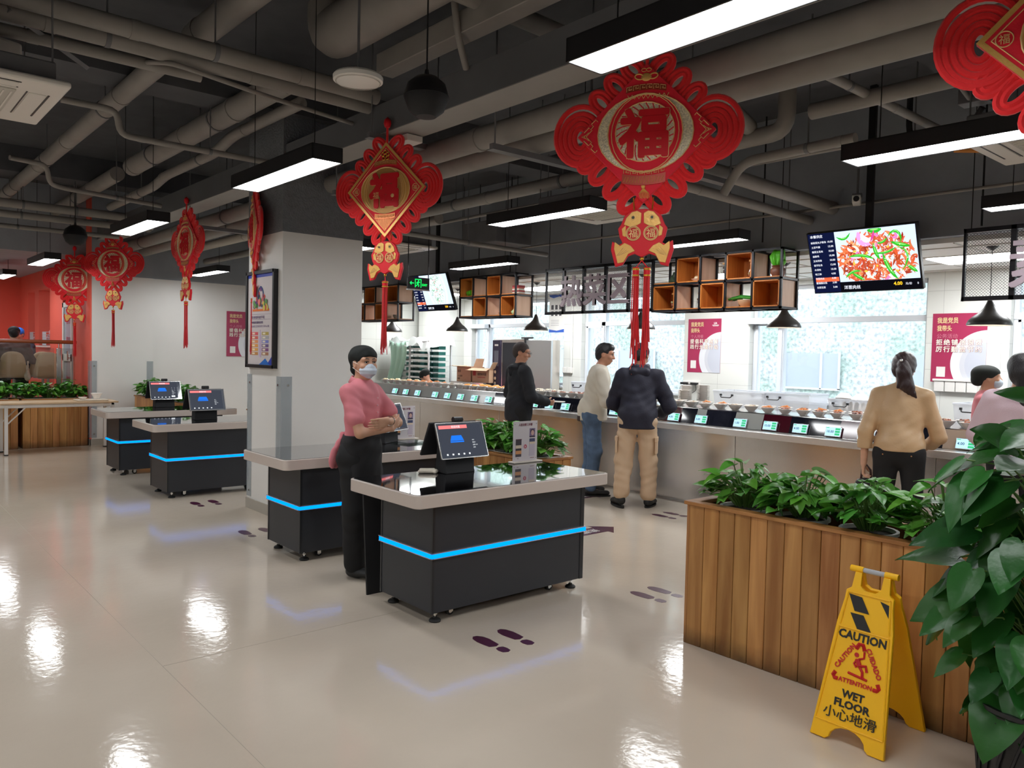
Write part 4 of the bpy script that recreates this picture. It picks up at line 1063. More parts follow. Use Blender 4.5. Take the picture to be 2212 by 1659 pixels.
def pothos(name, label, n, R_, H_, L_, seed, pot=True, m=None, group='pothos plants in the planters'):
    rnd = random.Random(seed)
    t = thing(name, label, 'plant', (0, 0, 0), 0, group)
    fo = MB(); st = MB()
    for i in range(n):
        a = rnd.uniform(0, 2*PI); rr = math.sqrt(rnd.random())*R_
        hgt = H_*(rnd.uniform(.35, 1.0))*(1-.55*(rr/R_)**2)
        p = Vector((rr*math.cos(a), rr*math.sin(a), hgt))
        d = Vector((math.cos(a+rnd.uniform(-.8, .8)), math.sin(a+rnd.uniform(-.8, .8)), rnd.uniform(-.5, .45)))
        nn = Vector((rnd.uniform(-.4, .4), rnd.uniform(-.4, .4), 1))
        ll = L_*rnd.uniform(.7, 1.2)
        leaf(fo, p, d, nn, ll, ll*rnd.uniform(.65, .85), rnd.uniform(.1, .45), rnd.uniform(.05, .4), rnd)
        b = Vector((rr*.25*math.cos(a), rr*.25*math.sin(a), 0.0))
        mid = (b+p)/2+Vector((0, 0, .04))
        st.tube([b, mid, p], .0028, n=5, caps=False)
    fo.build('foliage', m or M_leaf, t, smooth=60, fixn=False)
    st.build('stems', M_stem, t, fixn=False)
    if pot:
        k = MB(); k.lathe([(0, -.17), (.09, -.17), (.125, -.02), (.135, -.015), (.135, 0), (.12, 0), (.115, -.02), (0, -.02)], n=24); p_ = k.build('pot', M_plastic, t)
        k = MB(); k.disc((0, 0, -.018), .117, 20); k.build('soil', M_soil, p_, smooth=0, fixn=False)
    return t
def plant_row(proto, pts, label, seed):
    rnd = random.Random(seed)
    for i, (x, y, z) in enumerate(pts):
        o = copy_tree(proto[i % len(proto)]); o.location = (x, y, z); o.rotation_euler.z = rnd.uniform(0, 6.28); s_ = rnd.uniform(.92, 1.1); o.scale = (s_, s_, s_); o['label'] = label; o['group'] = label
PP = [pothos('pothos_plant', 'x', 115, .20, .25, .095, 11+i) for i in range(4)]
lab = 'glossy green pothos in the long pine planter in the right foreground'
for i, (x, y) in enumerate(((-2.38, 3.76), (-2.05, 3.77), (-1.70, 3.75))):
    o = PP[i]; o.location = (x, y, .775); o['label'] = lab; o['group'] = lab
plant_row([PP[0], PP[1], PP[2]], [(-1.35, 3.76, .775), (-1.02, 3.76, .775), (-.68, 3.76, .775), (-.34, 3.76, .775), (0, 3.76, .775)], lab, 2)
lab = 'glossy green pothos in the pine planter behind the nearest payment screen'
PP[3].location = (-4.66, 4.30, .76); PP[3]['label'] = lab; PP[3]['group'] = lab
plant_row(PP[1:3], [(-4.98, 4.30, .76), (-5.2, 4.32, .76)], lab, 3)
lab = 'leafy pothos in the pine planter beside the pillar left edge'
plant_row(PP, [(-9.85, 4.30, .78), (-9.5, 4.30, .78), (-9.15, 4.30, .78)], lab, 4)
lab = 'leafy pothos in the pine planter along the far white wall'
plant_row(PP, [(-13.1, 3.8, .79), (-12.75, 3.8, .79), (-12.4, 3.8, .79), (-12.05, 3.8, .79), (-11.7, 3.8, .79), (-11.4, 3.8, .79)], lab, 5)
lab = 'leafy pothos in the planters under the glass railing at the left'
plant_row(PP, [(-13.8, y, .74) for y in (2.82, 2.5, 2.25, 1.85, 1.5, 1.15, .8)], lab, 6)
# ---------------------------------------------------------------- tall climbing pothos in the right foreground
bp_ = thing('climbing_pothos', 'tall climbing pothos with large dark leaves in a black pot at the right edge', 'plant', (-.84, 3.22, 0))
rnd = random.Random(21)
k = MB(); k.lathe([(0, 0), (.15, 0), (.16, .02), (.195, .36), (.205, .37), (.205, .385), (.19, .385), (.185, .35), (0, .35)], n=36); pot_ = k.build('pot', mat('black_plastic_pot', (.012, .012, .014), .35), bp_)
k = MB()
for i in range(26):
    a = 2*PI*i/26; pts = [(math.cos(a+.5*s_)*(.165+.035*s_), math.sin(a+.5*s_)*(.165+.035*s_), .04+.30*s_) for s_ in (0, .25, .5, .75, 1)]
    k.tube(pts, .006, n=5)
k.build('spiral_ribbing', MATS['black_plastic_pot'], pot_)
k = MB(); k.disc((0, 0, .352), .186, 24); k.build('soil', M_soil, pot_, smooth=0, fixn=False)
k = MB(); k.tube([(0, 0, .3), (.02, .01, .8), (.03, 0, 1.42)], .035, n=12); k.build('moss_pole', mat('moss_pole_brown', lin((58, 42, 28)), .95, bump=.8, bump_scale=50), bp_)
fo = MB(); st = MB()
for i in range(150):
    z = .30+1.05*((i+.5)/150)**.9
    a = i*2.399+rnd.uniform(-.5, .5)
    R_ = (.30 if z < .6 else .34 if z < 1.0 else .34-.25*(z-1.0))*rnd.uniform(.45, 1.05)
    p = Vector((R_*math.cos(a)+.02, R_*math.sin(a)*.62, z+rnd.uniform(-.03, .03)))
    if 3.22+p.y > 3.42 and z < .8: p.y = .20*rnd.random()
    ll = rnd.uniform(.13, .21)*(1 if z < 1.2 else .85)
    d = Vector((math.cos(a)*.6, math.sin(a)*.6, -rnd.uniform(.35, 1.1) if z < 1.15 else rnd.uniform(-.6, .25)))
    nn = Vector((math.cos(a)*.8, math.sin(a)*.8-.25, .55))
    leaf(fo, p, d, nn, ll, ll*rnd.uniform(.72, .9), rnd.uniform(0, .3), rnd.uniform(.02, .25), rnd)
    b = Vector((.03*math.cos(a), .03*math.sin(a), z-.10)); st.tube([b, (b+p)/2+Vector((0, 0, .05)), p], .0035, n=5, caps=False)
for (p, d, nn, ll) in (((-.12, -.05, 1.28), (-.85, -.1, -.35), (-.2, -.5, .9), .20), ((-.20, -.08, .98), (-.9, -.2, -.25), (-.2, -.7, .7), .24), ((-.25, -.05, .86), (-.95, .05, -.05), (0, -.4, 1), .26),
                      ((-.05, -.02, 1.46), (-.6, -.2, .2), (0, -.7, .8), .12), ((-.1, .05, 1.34), (-.9, .1, -.1), (0, -.6, .9), .18), ((-.20, -.1, .74), (-.85, -.25, -.45), (-.4, -.8, .5), .24)):
    leaf(fo, p, d, nn, ll, ll*.72, .25, .12, rnd); st.tube([Vector((.02, 0, p[2]-.15)), (Vector((.02, 0, p[2]-.02))+Vector(p))/2+Vector((0, 0, .06)), Vector(p)], .004, n=6, caps=False)
fo.build('foliage', M_leafd, bp_, smooth=60, fixn=False); st.build('stems', M_stem, bp_, fixn=False)
# objects behind the front planter
k = MB(); k.lathe([(0, 0), (.036, 0), (.041, .01), (.041, .088), (.038, .09), (.036, .086), (.036, .012), (0, .012)], n=24); o = k.build('mug', mat('dark_plum_mug', lin((52, 34, 48)), .25), None, loc=(-2.02, 3.9, .79))
tag(o, 'dark plum mug standing among the plants of the front planter', 'mug')
k = MB(); k.box(-.09, .09, -.05, .05, 0, .07); o = k.build('blue_packet', mat('blue_wrapper', lin((34, 86, 190)), .35), None, bevel=.006, loc=(-2.2, 3.9, .79), rotz=.3); tag(o, 'blue packet tucked behind the leaves of the front planter', 'packet')
# ================================================================ caution sign
M_yel = mat('safety_yellow', lin((255, 194, 14)), .38)
M_sblack = mat('sign_black_print', (.015, .015, .015), .5)
M_sred = mat('sign_red_print', lin((200, 26, 34)), .5)
cs = thing('wet_floor_sign', 'yellow folding CAUTION wet floor sign standing in front of the pine planter', 'caution sign', (-1.475, 3.325, 0), .0)
cs.scale = (1, 1, .965)
def sign_panel(side):
    """panel in local xz (x across, z up the slope)"""
    h = .715; ang = math.atan2(.195, .70)*(-side)
    T = Matrix.Translation((0, side*(-.012), .705)) @ Matrix.Rotation(ang, 4, 'X') @ Matrix.Translation((0, 0, -.705))
    T = Matrix.Translation((0, 0, .70)) @ Matrix.Rotation(-side*math.atan2(.19, .70), 4, 'X') @ Matrix.Translation((0, -side*.008, -.725))
    out = []
    for k_ in range(9):  # arch between the feet
        a = PI*k_/8; out.append((.075*math.cos(a)+0, .012+.055*math.sin(a)))
    poly = [(-.155, .0), (-.152, .03), (-.118, .50), (-.102, .60), (-.100, .64), (-.080, .655), (-.074, .725), (-.045, .725), (-.042, .665), (-.022, .650), (.022, .650), (.042, .665), (.045, .725), (.074, .725), (.080, .655), (.100, .64), (.102, .60), (.118, .50), (.152, .03), (.155, 0), (.105, 0)]
    poly += [(.09, .0)]+[(x, z) for x, z in out]+[(-.09, .0), (-.105, 0)]
    k = MB(); k.T = T; k.prism(poly, -.009, .009, 'xz'); p = k.build('front_panel' if side > 0 else 'back_panel', M_yel, cs, bevel=.003, smooth=30)
    y = -side*.0115
    k = MB(); k.T = T
    def bar(ax, az, bx, bz, r=.004):
        k.tube([(ax, -side*.010, az), (bx, -side*.010, bz)], r, n=6)
    for s_ in (-1, 1): bar(s_*.141, .072, s_*.104, .478); 
    bar(-.141, .072, .141, .072); bar(-.104, .478, .104, .478); bar(-.102, .49, -.088, .632); bar(.102, .49, .088, .632); bar(-.088, .632, .088, .632)
    k.build('moulded_rib', M_yel, p)
    return p, T
pf, TF = sign_panel(1)
pb, TB = sign_panel(-1)
k = MB(); k.cyl((-.078, 0, .712), (.078, 0, .712), .011, n=16); k.build('grip_bar', mat('grip_grey', lin((178, 180, 184)), .35), cs)
k = MB(); k.cyl((-.100, 0, .712), (-.045, 0, .712), .014, n=16); k.build('hinge_sleeve', M_yel, cs); k = MB(); k.cyl((.045, 0, .712), (.100, 0, .712), .014, n=16); k.build('hinge_sleeve', M_yel, cs)
yy = -.0108
k = MB(); k.T = TF
put_text(k, 'CAUTION', (0, yy, .435), (1, 0, 0), (0, 0, 1), .048, .035, .001, 'CENTER', width=.200)
put_text(k, 'WET', (0, yy, .192), (1, 0, 0), (0, 0, 1), .044, .035, .001, 'CENTER', width=.095)
put_text(k, 'FLOOR', (0, yy, .150), (1, 0, 0), (0, 0, 1), .044, .035, .001, 'CENTER', width=.15)
put_text(k, '小心地滑', (0, yy-.001, .098), (1, 0, 0), (0, 0, 1), .052, .012, .001, 'CENTER', width=.22)
k.build('black_lettering', M_sblack, pf, smooth=0)
k = MB(); k.T = TF
for poly in ([(-.084, .625), (-.028, .62), (.012, .556), (-.050, .556)], [(-.066, .546), (-.010, .546), (.030, .484), (-.028, .484)], [(.048, .622), (.090, .612), (.096, .553)]):
    k.prism(poly, yy-.001, yy, 'xz')
k.build('hazard_stripe', M_sblack, pf, smooth=0)
k = MB(); k.T = TF
cz = .335
def side_text(txt, a, b, s_):
    a = Vector(a); b = Vector(b); u = (b-a).normalized(); v = Vector((-u.z, 0, u.x))
    put_text(k, txt, (a.x, yy-.0005, a.z), (u.x, 0, u.z), (v.x, 0, v.z), s_, .03, .001, 'LEFT', width=(b-a).length)
side_text('CAUTION', (-.082, 0, .300), (-.020, 0, .412), .028)
side_text('CUIDADO', (.022, 0, .412), (.085, 0, .300), .028)
side_text('ATTENTION', (-.070, 0, .252), (.070, 0, .252), .026)
k.tube([(-.018, yy, .402), (-.008, yy, .424), (.008, yy, .424), (.018, yy, .402)], .0085, n=4)
k.tube([(-.088, yy, .285), (-.096, yy, .268), (-.088, yy, .258), (-.074, yy, .258)], .0085, n=4)
k.tube([(.088, yy, .285), (.096, yy, .268), (.088, yy, .258), (.074, yy, .258)], .0085, n=4)
# slipping figure
k.cyl((-.012, yy-.001, .378), (-.012, yy, .378), .0095, n=16)
k.tube([(-.006, yy, .362), (.006, yy, .335)], [.010, .011], n=6); k.tube([(.0, yy, .362), (.020, yy, .372), (.018, yy, .398)], .0045, n=5)
k.tube([(-.008, yy, .36), (-.018, yy, .340), (-.006, yy, .326)], .0045, n=5)
k.tube([(.006, yy, .335), (.032, yy, .342), (.040, yy, .318)], .006, n=5); k.tube([(.006, yy, .333), (.022, yy, .314), (.024, yy, .292), (.03, yy, .290)], .006, n=5)
k.tube([(-.036, yy, .296), (.045, yy, .286)], .0055, n=4)
k.build('red_warning_print', M_sred, pf, smooth=0)
# ---------------------------------------------------------------- floor stickers
M_fp = mat('plum_vinyl', lin((74, 22, 52)), .3)
def footprint_poly(s_=1):
    sole = [(-.038, .01), (-.044, .06), (-.046, .11), (-.036, .16), (-.014, .185), (.012, .18), (.032, .15), (.038, .10), (.032, .05), (.028, .01), (0, -.005)]
    heel = [(-.026, -.03), (-.034, -.06), (-.028, -.092), (0, -.105), (.024, -.092), (.030, -.06), (.024, -.03), (0, -.02)]
    return sole, heel
def sticker(label, x, y, rz, mirror):
    k = MB()
    for poly in footprint_poly(): k.prism([(px_*mirror, py_) for px_, py_ in poly], .0004, .0012, 'xy')
    o = k.build('footprint_sticker', M_fp, None, smooth=0, loc=(x, y, 0), rotz=rz); tag(o, label, 'floor sticker', 'plum footprint stickers')
for (x, y, lb) in ((-3.20, 2.78, 'in front of the nearest counter'), (-3.22, 4.13, 'left of the pine planter beyond the nearest counter'), (-4.80, 6.30, 'by the food counter right of the khaki trousers'),
                   (-7.92, 2.84, 'left of the pillar before the second counter'), (-6.42, 2.74, 'between the pillar and the second right counter')):
    for dy, mr, sd in ((-.085, 1, 'nearer'), (.085, -1, 'farther')):
        sticker('%s plum footprint sticker %s' % (sd, lb), x, y+dy, PI/2+.0, mr)
def arrow_sticker(label, cx, cy, txt):
    k = MB(); k.prism([(-.05, -.32), (.13, -.32), (.13, .24), (.20, .24), (.04, .42), (-.12, .24), (-.05, .24)], .0004, .0012, 'xy')
    o = k.build('arrow_sticker', M_fp, None, smooth=0, loc=(cx, cy, 0)); tag(o, label, 'floor sticker')
    k = MB(); put_text(k, txt, (.0, .2, .0016), (0, -1, 0), (1, 0, 0), .11, .02); k.build('lettering', M_plastic, o, smooth=0)
arrow_sticker('plum arrow floor sticker right of the nearest counter, pale lettering', -4.85, 5.02, '热菜区')
arrow_sticker('plum arrow floor sticker beside the shoes of the man in jeans', -6.1, 6.2, '热菜')
# ================================================================ food counter
M_riser_g = mat('riser_grey_glass', lin((166, 168, 164)), 0.15, spec=.6)
M_riser_b = mat('riser_black_glass', (0.01, 0.011, 0.02), 0.06, spec=.8)
M_riser_m = mat('riser_maroon', lin((70, 12, 28)), 0.1, spec=.8)  # maroon colour for single blocks along the riser front
ct = thing('food_counter', 'long stainless steel food serving counter in front of the windows', 'counter', (0, 0, 0))
CX0, CX1 = -12.4, 4.0
seams = [-12.4, -10.35, -8.4, -6.55, -4.6, -2.65, -.7, 1.2, 4.0]
k = MB()
for a, b in zip(seams[:-1], seams[1:]): k.box(a+.002, b-.002, 7.04, 7.07, .02, .815)
k.build('front_panel', M_steel, ct, bevel=.003)
k = MB(); k.box(CX0, CX1, 7.07, 7.62, 0, .80); k.build('carcass', M_steel, ct, smooth=0)
k = MB(); k.box(CX0, CX1, 6.82, 7.64, .83, .86); k.box(CX0, CX1, 6.815, 6.83, .80, .862); k.build('worktop', mat('worktop_steel', (.80, .77, .74), .28, .6), ct, bevel=.004)
k = MB(); k.add([(CX0, 7.03, .86), (CX1, 7.03, .86), (CX1, 7.09, 1.03), (CX0, 7.09, 1.03), (CX0, 7.6, .86), (CX1, 7.6, .86), (CX1, 7.6, 1.03), (CX0, 7.6, 1.03)],
                [(0, 1, 2, 3), (3, 2, 6, 7), (4, 7, 6, 5), (0, 3, 7, 4), (1, 5, 6, 2)]); k.build('display_riser', M_steel2, ct, smooth=0)
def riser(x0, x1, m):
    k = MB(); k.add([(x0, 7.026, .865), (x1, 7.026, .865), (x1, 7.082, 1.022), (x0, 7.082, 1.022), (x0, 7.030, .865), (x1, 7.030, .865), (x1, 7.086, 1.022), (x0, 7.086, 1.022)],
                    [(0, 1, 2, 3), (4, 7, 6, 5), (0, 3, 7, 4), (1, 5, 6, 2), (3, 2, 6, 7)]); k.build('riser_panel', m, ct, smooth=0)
for a, b, m in ((-12.3, -8.53, M_riser_g), (-8.53, -6.2, M_riser_b), (-6.2, -5.5, M_riser_b), (-5.5, -5.3, M_riser_m), (-5.3, -5.1, M_riser_b), (-5.1, -4.98, M_riser_g), (-4.98, -4.62, M_riser_b), (-4.62, -4.3, M_riser_g), (-4.3, -4.0, M_riser_m), (-4.0, -3.5, M_riser_b), (-3.5, -3.05, M_riser_m), (-3.05, -2.6, M_riser_b), (-2.6, -2.0, mat('riser_tan', lin((176, 156, 138)), .4)), (-1.95, 1.5, M_riser_b)):
    riser(a, b, m)  # riser front split into blocks of grey, black, maroon and tan
# ---------------------------------------------------------------- price tags
E_tag = E('tag_lightblue', (176, 216, 238), .95); E_tagb = E('tag_border', (120, 180, 230), .8); E_green = E('tag_green', (60, 180, 120), .9); M_ink = emis('tag_ink', lin((40, 90, 130)), .6)
def price_tag(price):
    t = thing('price_display', '', 'price display')
    T = Matrix.Rotation(math.atan2(.056, .157)*-1, 4, 'X')
    k = MB(); k.T = T; k.box(-.078, .078, -.006, .006, 0, .095); k.build('housing', M_ledrim, t, bevel=.003)
    k = MB(); k.T = T; k.box(-.072, .072, -.0075, -.006, .006, .089); s_ = k.build('screen', E_tag, t, smooth=0)
    k = MB(); k.T = T
    for z in (.013, .038, .063): k.box(.02, .066, -.0085, -.0078, z, z+.019)
    k.box(-.068, -.04, -.0085, -.0078, .078, .084); k.build('green_bar', E_green, s_, smooth=0)
    k = MB(); k.T = T; put_text(k, price, (-.062, -.0085, .035), (1, 0, 0), (0, 0, 1), .032, .02); k.build('price_text', M_ink, s_, smooth=0)
    return t
PT = {p: price_tag(p) for p in ('4.00', '10.00', '3.00', '1.00')}
tags = [(-11.07, '1.00'), (-10.75, '1.00'), (-10.41, '1.00'), (-9.93, '3.00'), (-9.61, '3.00'), (-9.28, '3.00'), (-8.95, '4.00'), (-8.62, '4.00'), (-7.66, '4.00'), (-7.37, '3.00'), (-7.08, '4.00'), (-6.66, '10.00'), (-6.25, '4.00'),
        (-5.38, '4.00'), (-5.02, '3.00'), (-4.54, '1.00'), (-4.20, '10.00'), (-3.88, '4.00'), (-3.55, '10.00'), (-3.24, '3.00'), (-2.42, '4.00'), (-2.0, '4.00')]
seen = set(); nth = {}; ORD = ['first', 'second', 'third', 'fourth', 'fifth', 'sixth', 'seventh', 'eighth', 'ninth']
for x, p in tags:
    if p not in seen: o = PT[p]; seen.add(p)
    else: o = copy_tree(PT[p])
    o.location = (x, 7.012, .872)
    sec = 'on the left grey riser' if x < -8.5 else 'on the black riser beside the black hoodie man' if x < -6.5 else 'on the riser around the navy jacket man' if x < -5 else 'on the riser between navy and tan jackets' if x < -3 else 'on the riser right of the tan jacket woman'
    nth[sec] = nth.get(sec, 0)+1
    o['label'] = 'price display %s, %s from the left' % (sec, ORD[nth[sec]-1]); o['group'] = 'blue and green price displays on the food counter'
# ---------------------------------------------------------------- bowls
M_bowl = mat('bowl_white', lin((244, 238, 233)), .25)
M_alu = mat('pan_aluminium', (.82, .83, .84), .3, .3)
def food_geo(kind, rnd):
    k = MB()
    def C(c): 
        v = rnd.uniform(.8, 1.2); l_ = lin(c); k.cur = tuple(min(1, a*v) for a in l_)
    if kind == 'bun':
        for i in range(3): a = i*2.1; C((232, 214, 170)); k.ball((.022*math.cos(a), .022*math.sin(a), .052), .026, 10, 7, (1, 1, .8))
    elif kind == 'cake':
        C((236, 150, 60)); k.ball((0, 0, .045), .048, 12, 8, (1, 1, .55)); C((238, 168, 80)); k.ball((.02, -.01, .06), .028, 10, 6, (1.1, 1, .5))
    elif kind == 'dumpling':
        for i in range(7): a = i*.9; r = .03 if i else 0; C((236, 224, 200)); k.ball((r*math.cos(a), r*math.sin(a), .045+.01*rnd.random()), .017, 8, 6, (1.3, .8, .8))
    elif kind == 'noodle':
        for i in range(16):
            C((226, 150, 84)); a = rnd.uniform(0, 6.28); r = .035*rnd.random()
            p = Vector((r*math.cos(a), r*math.sin(a), .046+.012*rnd.random())); d = Vector((rnd.uniform(-1, 1), rnd.uniform(-1, 1), .1)).normalized()*.03
            k.tube([p-d, p+Vector((0, 0, .01)), p+d], .0035, n=5)
        C((222, 160, 100)); k.ball((0, 0, .036), .045, 10, 5, (1, 1, .35))
    elif kind == 'meat':
        for i in range(16): a = rnd.uniform(0, 6.28); r = .036*math.sqrt(rnd.random()); C(rnd.choice(((122, 56, 34), (150, 76, 42), (176, 96, 50), (96, 44, 30)))); k.ball((r*math.cos(a), r*math.sin(a), .044+.012*rnd.random()), .012, 7, 5, (1.2, .9, .9))
        C((110, 54, 34)); k.ball((0, 0, .034), .046, 10, 5, (1, 1, .35))
    elif kind == 'greens':
        for i in range(16): a = rnd.uniform(0, 6.28); r = .036*math.sqrt(rnd.random()); C(rnd.choice(((120, 130, 70), (206, 190, 150), (150, 110, 70), (84, 104, 54)))); k.ball((r*math.cos(a), r*math.sin(a), .042+.01*rnd.random()), .013, 7, 5, (1.4, .8, .5))
        C((180, 160, 120)); k.ball((0, 0, .034), .046, 10, 5, (1, 1, .35))
    return k
M_food = mat('food_surface', (1, 1, 1), .4, vcol=True)
KIND_TXT = {'bun': 'pale steamed buns', 'cake': 'orange sponge cake', 'dumpling': 'small pale dumplings', 'noodle': 'orange shredded vegetables', 'meat': 'glossy brown braised meat', 'greens': 'mixed pale stir fry'}
bowl_p = {}
rnd = random.Random(5)
for kd in KIND_TXT:
    t = thing('food_bowl', '', 'bowl')
    k = MB(); k.lathe([(0, 0), (.028, 0), (.03, .006), (.045, .02), (.062, .045), (.070, .052), (.068, .055), (.058, .046), (.04, .024), (0, .02)], n=20); k.build('bowl', M_bowl, t)
    food_geo(kd, rnd).build('food', M_food, t, smooth=60)
    bowl_p[kd] = t
used = set()
def put_bowl(kd, x, y, z, sec, s_=1.0):
    if kd not in used: o = bowl_p[kd]; used.add(kd)
    else: o = copy_tree(bowl_p[kd])
    o.location = (x, y, z); o.rotation_euler.z = rnd.uniform(0, 6.28); o.scale = (s_, s_, s_)
    o['label'] = 'white bowl of %s %s' % (KIND_TXT[kd], sec); o['group'] = o['label']
x = -11.6
while x < -1.2:
    kd = 'bun' if x < -10.9 else 'noodle' if x < -10.2 else 'greens' if x < -9.4 else 'cake' if x < -8.3 else 'dumpling' if x < -7.45 else 'meat' if x < -6.2 else 'greens' if x < -4.5 else rnd.choice(['noodle', 'meat']) if x < -4.0 else 'noodle' if x < -3.8 else 'meat' if x < -3.1 else rnd.choice(['noodle', 'meat'])
    sec = 'at the counter left end' if x < -8.4 else 'beside the black hoodie man' if x < -6.2 else 'near the navy jacket man' if x < -4.6 else 'between navy and tan jackets' if x < -2.9 else 'at the counter right end'
    put_bowl(kd, x, 7.17+rnd.uniform(-.015, .015), 1.032, sec, rnd.uniform(1.0, 1.15))
    if rnd.random() < .9: put_bowl(kd if rnd.random() < .7 else rnd.choice(['greens', 'meat', 'noodle']) if x > -8 else kd, x+.09, 7.36+rnd.uniform(-.02, .02), 1.032, sec, rnd.uniform(1.0, 1.15))
    x += rnd.uniform(.165, .21)
# trays lying on the counter
k = MB(); k.prism(rrect(-.16, .16, -.11, .11, .03), 0, .012, 'xy'); o = k.build('serving_plate', M_bowl, None, bevel=.004, loc=(-7.28, 6.92, .862), rotz=.2); tag(o, 'white oval plate on the counter edge beside the black hoodie man', 'plate')
k = MB(); k.lathe([(0, 0), (.05, 0), (.1, .02), (.105, .022), (.05, .006), (0, .006)], n=28); o = k.build('serving_plate', M_bowl, None, loc=(-5.98, 6.93, .862)); tag(o, 'white plate on the counter in front of the navy jacket man left hand', 'plate')
# ================================================================ kitchen behind the counter
k = MB(); k.box(-8.9, 4, 9.0, 9.57, .86, .90); wt = thing('back_worktop', 'steel worktop running below the kitchen windows', 'worktop'); k.build('top', M_steel, wt, bevel=.003)
k = MB(); k.box(-8.9, 4, 9.05, 9.55, 0, .86); k.build('cupboards', M_steel, wt, smooth=0)
# tubs
def tub(label, x, y, w_, d_, h, inside=True, group=None):
    t = thing('storage_tub', label, 'storage box', (x, y, .90), 0, group)
    k = MB(); k.add([(-w_/2*.93, -d_/2*.93, 0), (w_/2*.93, -d_/2*.93, 0), (w_/2*.93, d_/2*.93, 0), (-w_/2*.93, d_/2*.93, 0), (-w_/2, -d_/2, h), (w_/2, -d_/2, h), (w_/2, d_/2, h), (-w_/2, d_/2, h)],
                    [(3, 2, 1, 0), (0, 1, 5, 4), (1, 2, 6, 5), (2, 3, 7, 6), (3, 0, 4, 7)]); k.build('tub_body', M_tub, t, smooth=0)
    k = MB()
    for a in (-w_/2, w_/2): k.box(a-.008, a+.008, -d_/2, d_/2, h-.012, h+.006)
    for b in (-d_/2, d_/2): k.box(-w_/2, w_/2, b-.008, b+.008, h-.012, h+.006)
    k.build('rim', M_tub, t, bevel=.003)
    hx = -w_*.22; k = MB(); k.tube(path([(hx-.085, -d_/2-.01, h-.055), (hx-.075, -d_/2-.03, h-.085), (hx+.075, -d_/2-.03, h-.085), (hx+.085, -d_/2-.01, h-.055)], .02), .007, n=8)
    k.box(hx-.1, hx-.075, -d_/2-.02, -d_/2, h-.065, h-.04); k.box(hx+.075, hx+.1, -d_/2-.02, -d_/2, h-.065, h-.04); k.build('black_handle', M_black, t)
    return t
tub('translucent plastic tub with black handle, beside the plate stacks', -5.86, 9.25, .78, .5, .24)
tub('translucent plastic tub with black handle, below the left window post', -5.2, 9.25, .66, .48, .25)
tub('translucent plastic tub holding bowls with two bowls on top, left of the tan jacket', -4.36, 9.25, .56, .45, .22)
tub('translucent plastic tub with black handle, right of the woman in the tan jacket', -2.95, 9.25, .6, .45, .25)
tub('small translucent tub with black handle, between the oven and the cream sweatshirt man', -8.75, 9.25, .5, .4, .24)
def bowl_white(label, x, y, z, rx=0, ry=0, s_=1.0, group=None):
    k = MB(); k.lathe([(0, 0), (.04, 0), (.045, .008), (.07, .03), (.09, .06), (.087, .062), (.066, .034), (0, .012)], n=24)
    o = k.build('melamine_bowl', M_bowl, None, loc=(x, y, z)); o.rotation_euler = (rx, ry, 0); o.scale = (s_,)*3; tag(o, label, 'bowl', group)
    return o
for i, (x, y, z, r_) in enumerate(((-4.52, 9.2, 1.19, 3.0), (-4.33, 9.2, 1.19, 3.2))): bowl_white('white upturned bowl lying on top of the bowl-filled tub', x, y, z, r_, 0, 1.15, 'upturned bowls on the tub')
for i in range(6): bowl_white('white bowl stacked sideways inside the bowl-filled tub', -4.55+i*.075, 9.16, 1.0, 0, 1.45, .95, 'bowls inside the tub')
# plates
k = MB(); k.lathe([(0, 0), (.05, 0), (.055, .004), (.09, .012), (.092, .015), (.052, .008), (0, .007)], n=24); pl0 = k.build('plate', M_bowl, None)
first = True
for (x, y, n_, lb) in ((-6.85, 9.2, 22, 'tall back stack of white plates under the left wall poster'), (-6.62, 9.3, 23, 'tall right stack of white plates under the left wall poster'), (-6.78, 9.08, 17, 'short front stack of white plates under the left wall poster')):
    for i in range(n_):
        o = pl0 if first else pl0.copy()
        if not first: COL.objects.link(o)
        first = False
        o.location = (x+rnd.uniform(-.003, .003), y, .902+i*.0125)
        pos = 'topmost' if i == n_-1 else 'lowest' if i == 0 else None
        tag(o, ('%s white plate of the %s' % (pos, lb.replace('of white plates ', ''))) if pos else 'white plate within the ' + lb, 'plate', lb)
# combi oven
ov = thing('combi_oven', 'tall stainless combi oven with its door swung open behind the black hoodie man', 'oven', (-10.18, 8.75, 0))
k = MB(); k.box(-.45, .45, 0, .75, .9, 1.82); k.build('cabinet', M_steel, ov, bevel=.006)
k = MB(); k.box(-.45, -.24, -.02, 0, .92, 1.80); pnl = k.build('control_panel', mat('aubergine_panel', lin((52, 44, 70)), .3), ov, bevel=.003)
k = MB(); k.box(-.40, -.29, -.024, -.02, 1.35, 1.62); k.build('display', mat('oven_display', lin((110, 112, 124)), .2), pnl, smooth=0)
k = MB(); k.box(-.39, -.30, -.024, -.02, 1.70, 1.73); k.build('badge', M_plastic, pnl, smooth=0)
for z in (1.05, 1.14, 1.25): k = MB(); k.cyl((-.345, -.04, z), (-.345, -.02, z), .028, n=16); k.build('knob', M_steel2, pnl)
k = MB(); k.box(-.2, .42, -.005, 0, .96, 1.76); k.build('oven_chamber', mat('oven_inside', lin((70, 72, 80)), .3, .5), ov, smooth=0)
k = MB(); k.box(-.35, .35, .05, .7, 0, .9); k.build('oven_stand', M_steel, ov, smooth=0)
k = MB(); k.box(.44, 1.06, -.05, -.01, .94, 1.80); dr = k.build('door', mat('brushed_door', (.62, .63, .64), .32, .85), ov, bevel=.004)
k = MB(); k.box(.43, .46, -.07, .0, .93, 1.84); k.build('door_edge', M_black, dr, smooth=0)
k = MB(); k.box(.95, 1.01, -.054, -.05, .97, 1.0); k.build('door_label', M_black, dr, smooth=0)
